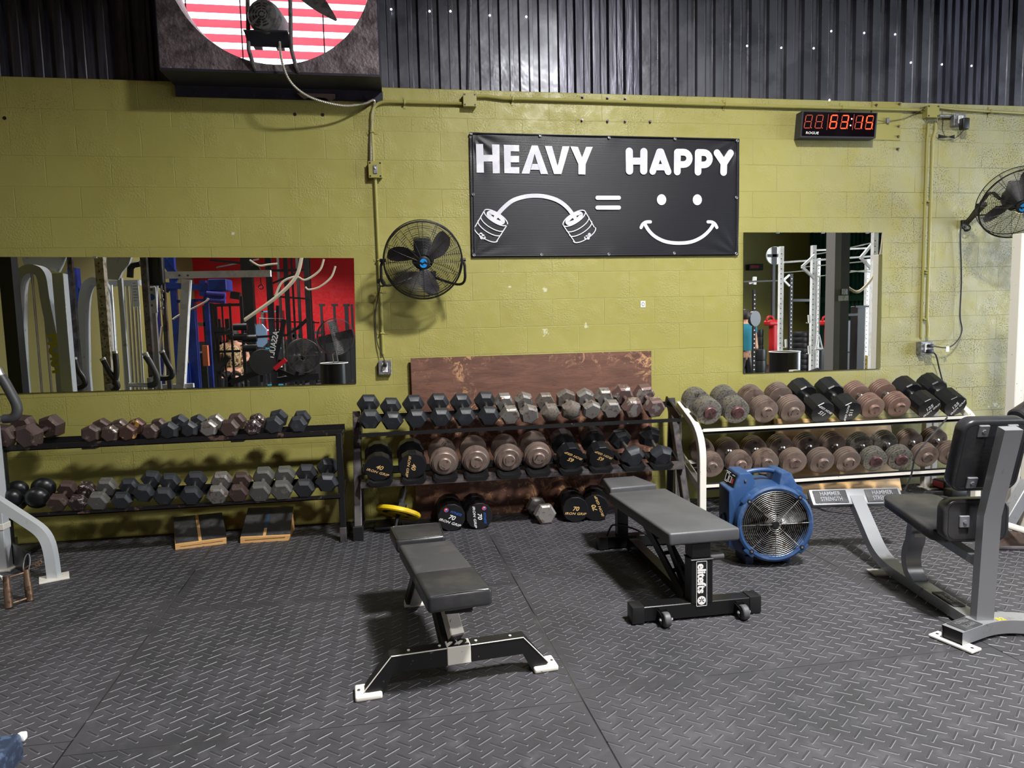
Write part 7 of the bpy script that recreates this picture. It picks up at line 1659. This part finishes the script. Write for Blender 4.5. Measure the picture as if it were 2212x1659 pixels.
for (a, b, D, w) in (((480, 412), (1360, 352), 5.0, 18), ((450, 520), (700, 498), 5.2, 10), ((800, 290), (1340, 268), 5.4, 16), ((690, 460), (1290, 405), 4.9, 10), ((790, 560), (1500, 470), 4.8, 10), ((1150, 265), (1385, 212), 4.4, 12), ((800, 330), (990, 300), 4.9, 12), ((1160, 500), (1500, 520), 5.2, 12)):
    g = G(); mb(g, a, b, D, w); obj('pull_up_bar', g, M_WHRIG if w > 12 else M_CHROME, t)
for (a, b, D) in (((800, 335), (665, 460), 4.7), ((665, 460), (790, 575), 4.7), ((1390, 215), (1265, 365), 4.3), ((1265, 365), (1385, 490), 4.3), ((985, 380), (950, 430), 5.0), ((950, 430), (985, 470), 5.0), ((1460, 380), (1500, 430), 4.2), ((1500, 430), (1430, 500), 4.2)):
    g = G(); mb(g, a, b, D, 24); obj('angled_brace', g, M_WHRIG, t)
for (X, Y) in ((735, 1030), (735, 1345), (500, 1280)):
    g = G(); mb(g, (X, Y-80), (X+5, Y), 4.6, 18); mb(g, (X-25, Y), (X+5, Y+4), 4.6, 8); obj('bar_hook', g, M_WHRIG, t)
t = mth('roof_column', 1815, 600, 3.4, 'thick black and grey steel column reflected in the square mirror', 'column'); a = mm(1000, 500, 3.4); b = mm(1150, 500, 3.4); mx_ = a.x+(b.x-a.x)*.42
g = G(); g.box(a.x, mx_, -3.6, -3.40, 0, ZC); obj('grey_face', g, M_COLG, t); g = G(); g.box(mx_, b.x, -3.7, -3.4, 0, ZC); obj('black_face', g, M_COLB, t); g = G(); c = mm(1090, 715, 3.4); g.rbox(c+V((0, .015, 0)), (.07, .03, .08), .004); g.box(c.x-.08, c.x+.06, -3.4, -3.38, c.z-.12, c.z-.05); obj('switch_plate', g, M_OUTL, t)
t = mth('steel_cylinder', 1692, 780, 2.6, 'black glossy steel cylinder reflected at the bottom of the square mirror', 'bin'); p = mm(487, 1325, 2.6); r_ = pxw(2.6, 1692, 760)*150/q1
g = G(); g.lathe([(0, .01), (r_, .01), (r_, p.z), (r_-.006, p.z), (r_-.006, p.z-.06), (0, p.z-.06)], (p.x, p.y, 0), (0, 0, 1), 40); obj('drum', g, M_BLKGL, t, 40); g = G(); g.ring((p.x, p.y, p.z), (0, 0, 1), r_, .006, 40, 6); obj('pale_rim', g, M_WHPL, t)
t = mth('round_target', 1672, 555, 8, 'white round disc with a black cross reflected at upper left of the square mirror', 'sign'); c = mm(385, 345, 8); g = G(); R_ = pxw(8, 1672, 555)*92/q1; g.cyl(c, c+V((0, .03, 0)), R_, n=32); obj('disc', g, M_WHRIG, t); g = G(); g.box(c.x-.03-R_*.2, c.x+R_*.18, -7.965, -7.955, c.z-R_, c.z+R_*.95); g.box(c.x-R_*.9, c.x+R_, -7.965, -7.955, c.z-R_*.15, c.z+R_*.15); obj('cross', g, M_BLACKPL, t, 0); g = G(); g.box(c.x-.03, c.x+.03, -8.06, -8.0, 0, c.z); obj('pole', g, M_COLB, t)
t = mth('wall_timer', 1628, 577, 13.9, 'dark red reversed wall display reflected on the far olive wall', 'timer'); a = mm(130, 430, 13.8); b = mm(275, 490, 13.8); g = G(); g.box(a.x, b.x, -13.98, -13.8, b.z, a.z, .01); obj('case', g, M_BLACKPL, t); g = G(); g.box(a.x+.04, a.x+(b.x-a.x)*.68, -13.8, -13.79, b.z+.06, a.z-.04); obj('red_screen', g, pm('dim_red_screen', (96, 16, 20), .4, emit=.3), t)
t = mth('squat_rack', 1700, 640, 7.0, 'black perforated squat rack with barbell and plate reflected in the square mirror', 'rack')
for (X, Y, D, w) in ((178, 690, 6.5, 26), (555, 530, 7.5, 32)):
    p = mm(X, Y, D); s = pxw(D, 1650, 650)*w/q1/2; g = G(); g.box(p.x-s, p.x+s, -D-s, -D+s, 0, p.z); o = obj('upright', g, M_COLB, t)
    g = G()
    for k in range(20): g.cyl((p.x, -D+s+.001, p.z-.1-k*.08), (p.x, -D+s+.003, p.z-.1-k*.08), .014, n=6)
    obj('bolt_holes', g, M_WHRIG, o)['kind'] = 'stuff'
g = G(); mb(g, (570, 800), (740, 800), 7.5, 26); obj('crossbeam', g, M_COLB, t)
g = G(); mb(g, (180, 640), (185, 560), 6.4, 30); mb(g, (130, 625), (195, 600), 6.4, 22); mb(g, (540, 540), (480, 595), 7.4, 18); mb(g, (480, 595), (540, 655), 7.4, 18); obj('gusset', g, M_WHRIG, t)
bb = thing('barbell', mm(250, 620, 6.3), 'steel barbell racked high reflected at left of the square mirror', 'barbell'); g = G(); a, b = mm(60, 612, 6.3), mm(420, 600, 6.3); g.cyl(a, b, .015, n=10); obj('bar', g, M_CHROME, bb)
c = mm(168, 988, 6.2); g = G(); g.cyl(c, c+V((.02, .05, 0)), pxw(6.2, 1625, 688)*78/q1, n=32); tag(obj('weight_plate', g, M_COLB, org=c), 'black round weight plate reflected beside the man in the square mirror', 'plate')
p = mm(105, 1250, 7.2); t = thing('person', (p.x, p.y, 0), 'man in teal shirt partly cut off at the left edge of the square mirror', 'person'); person(t, V((p.x-.05, p.y, 0)), 1.6, PI, M_TEAL, False)
for i, (X0, Y0, X1, Y1, D, lab) in enumerate(((300, 1000, 400, 1320, 8, 'red kit with hooked top reflected left of the white posts'), (870, 1000, 965, 1370, 8.5, 'red kit with hooked top reflected left of the black column'))):
    a, b = mm(X0, Y0, D), mm(X1, Y1, D); t = thing('boxing_post', ((a.x+b.x)/2, -D, 0), lab, 'post', 'red kit reflected in the square mirror'); w = (b.x-a.x)
    g = G(); g.box(b.x-w*.5, b.x, -D-.1, -D+.1, 0, a.z, .02); obj('shaft', g, M_REDP, t); g = G(); g.box(a.x, b.x, -D-.12, -D+.12, a.z-w*.55, a.z-w*.05, .03); obj('head', g, M_REDP, t); g = G(); g.ring((a.x+w*.4, -D, a.z), (0, 1, 0), w*.32, .02, 20, 6); obj('loop', g, M_REDP, t)
for k, (X0, X1, Y0, n, D, lab) in enumerate(((580, 740, 1120, 9, 9, 'dark stack of bumper plates reflected between the white posts'), (190, 300, 1300, 3, 9, 'low dark stack of plates reflected behind the man'), (190, 270, 1095, 6, 10, 'tall dark stack of tyres reflected against the olive wall'))):
    a = mm(X0, Y0, D); b = mm(X1, Y0, D); r_ = (b.x-a.x)/2
    t = thing('plate_stack', ((a.x+b.x)/2, -D, 0), lab, 'plates', 'dark plate stacks reflected in the square mirror')
    for j in range(n): g = G(); h = a.z/n; g.lathe([(0, 0), (r_*.95, 0), (r_, h*.2), (r_, h*.75), (r_*.95, h*.95), (0, h*.95)], ((a.x+b.x)/2, -D, j*h), (0, 0, 1), 28); obj('plate', g, M_COLB, t)
st = thing('suspension_strap', mm(840, 1150, 4.2), 'white strap with triangular handle hanging in the square mirror', 'strap'); g = G(); mb(g, (845, 560), (838, 1150), 4.2, 14, .2); obj('strap', g, M_WHRIG, st); g = G(); g.tube([mm(838, 1150, 4.2), mm(805, 1300, 4.2), mm(875, 1300, 4.2), mm(838, 1150, 4.2)], .012, 8); g.tube([mm(805, 1300, 4.2), mm(875, 1300, 4.2)], .018, 8); obj('handle', g, M_WHRIG, st)
rp_ = thing('battle_rope', mm(1300, 700, 3.9), 'grey braided rope sagging from upper right in the square mirror', 'rope'); g = G(); g.tube(spline([mm(1500, 110, 3.9), mm(1470, 330, 3.9), mm(1400, 540, 3.9), mm(1300, 670, 3.9), mm(1220, 715, 3.9), mm(1130, 665, 3.9)], 6), .022, 8); obj('rope', g, M_ROPE, rp_)
t = mth('standing_machine', 1855, 700, 6, 'tall black machine panel reflected right of the black column', 'machine'); g = G(); a, b = mm(1235, 860, 6), mm(1305, 1450, 6); g.box(a.x, b.x, -6.2, -6, 0, a.z, .01); obj('panel', g, M_COLB, t); g = G(); mb(g, (1210, 865), (1370, 862), 5.9, 20); mb(g, (1130, 950), (1240, 945), 5.9, 24); obj('arm', g, M_COLB, t)
t = mth('dark_locker', 1895, 700, 9, 'dark cabinet reflected at the lower right of the square mirror', 'cabinet'); g = G(); a, b = mm(1440, 850, 9), mm(1700, 1400, 9); g.box(a.x, b.x, -9.4, -9, 0, a.z, .01); obj('carcass', g, M_COLB, t)
t = mth('yellow_bucket', 1885, 780, 6.4, 'yellow bucket reflected at the lower right corner of the square mirror', 'bucket'); c = mm(1405, 1365, 6.4); g = G(); g.lathe([(0, 0), (.1, 0), (.13, c.z), (.12, c.z), (.1, c.z-.03), (0, c.z-.03)], (c.x, c.y, 0), (0, 0, 1), 24); obj('pail', g, M_YEL, t)
for i, (X0, X1, Y0, D, lab) in enumerate(((1130, 1240, 1000, 8.5, 'dark barrel reflected right of the black column'), (860, 960, 1280, 7.2, 'low dark crate reflected at the foot of the black column'), (1090, 1200, 1330, 7.0, 'low dark crate reflected at the foot of the tall black panel'))):
    a = mm(X0, Y0, D); b = mm(X1, Y0, D); g = G(); g.box(a.x, b.x, -D-.3, -D, 0, a.z, .02); tag(obj('storage_crate', g, M_COLB, org=(a.x, -D, 0)), lab, 'crate', 'dark kit reflected in the square mirror')

# low dark kit standing along the red wall
for i, (x, y0, w, D, lab) in enumerate(((545, 735, 34, 11, 'low dark machine reflected below the hanging blue shirt'), (600, 742, 30, 12.5, 'low dark machine reflected behind the bike handlebar'), (640, 725, 22, 13, 'tall narrow dark cabinet reflected among the rig posts'), (685, 718, 30, 13, 'dark cabinet reflected left of the drum fan'), (425, 700, 40, 10.5, 'dark upright machine reflected between blue frame and black rack'), (480, 742, 30, 9.5, 'dark machine reflected behind the black rack'))):
    a = mir(x-w/2, y0, D); b = mir(x+w/2, y0, D); t = thing('dark_machine', ((a.x+b.x)/2, -D, 0), lab, 'machine', 'dark machines reflected in the long mirror')
    g = G(); g.box(a.x, b.x, -D-.4, -D, .1, a.z*.62, .03); obj('base', g, M_COLB, t)
    for xx_ in (a.x+.05, b.x-.05): g = G(); g.box(xx_-.04, xx_+.04, -D-.25, -D-.15, 0, a.z+.1*i); obj('upright', g, M_COLB, t)
    g = G(); g.box(a.x, b.x, -D-.25, -D-.15, a.z-.05, a.z+.03); obj('crossbar', g, M_GUN, t)
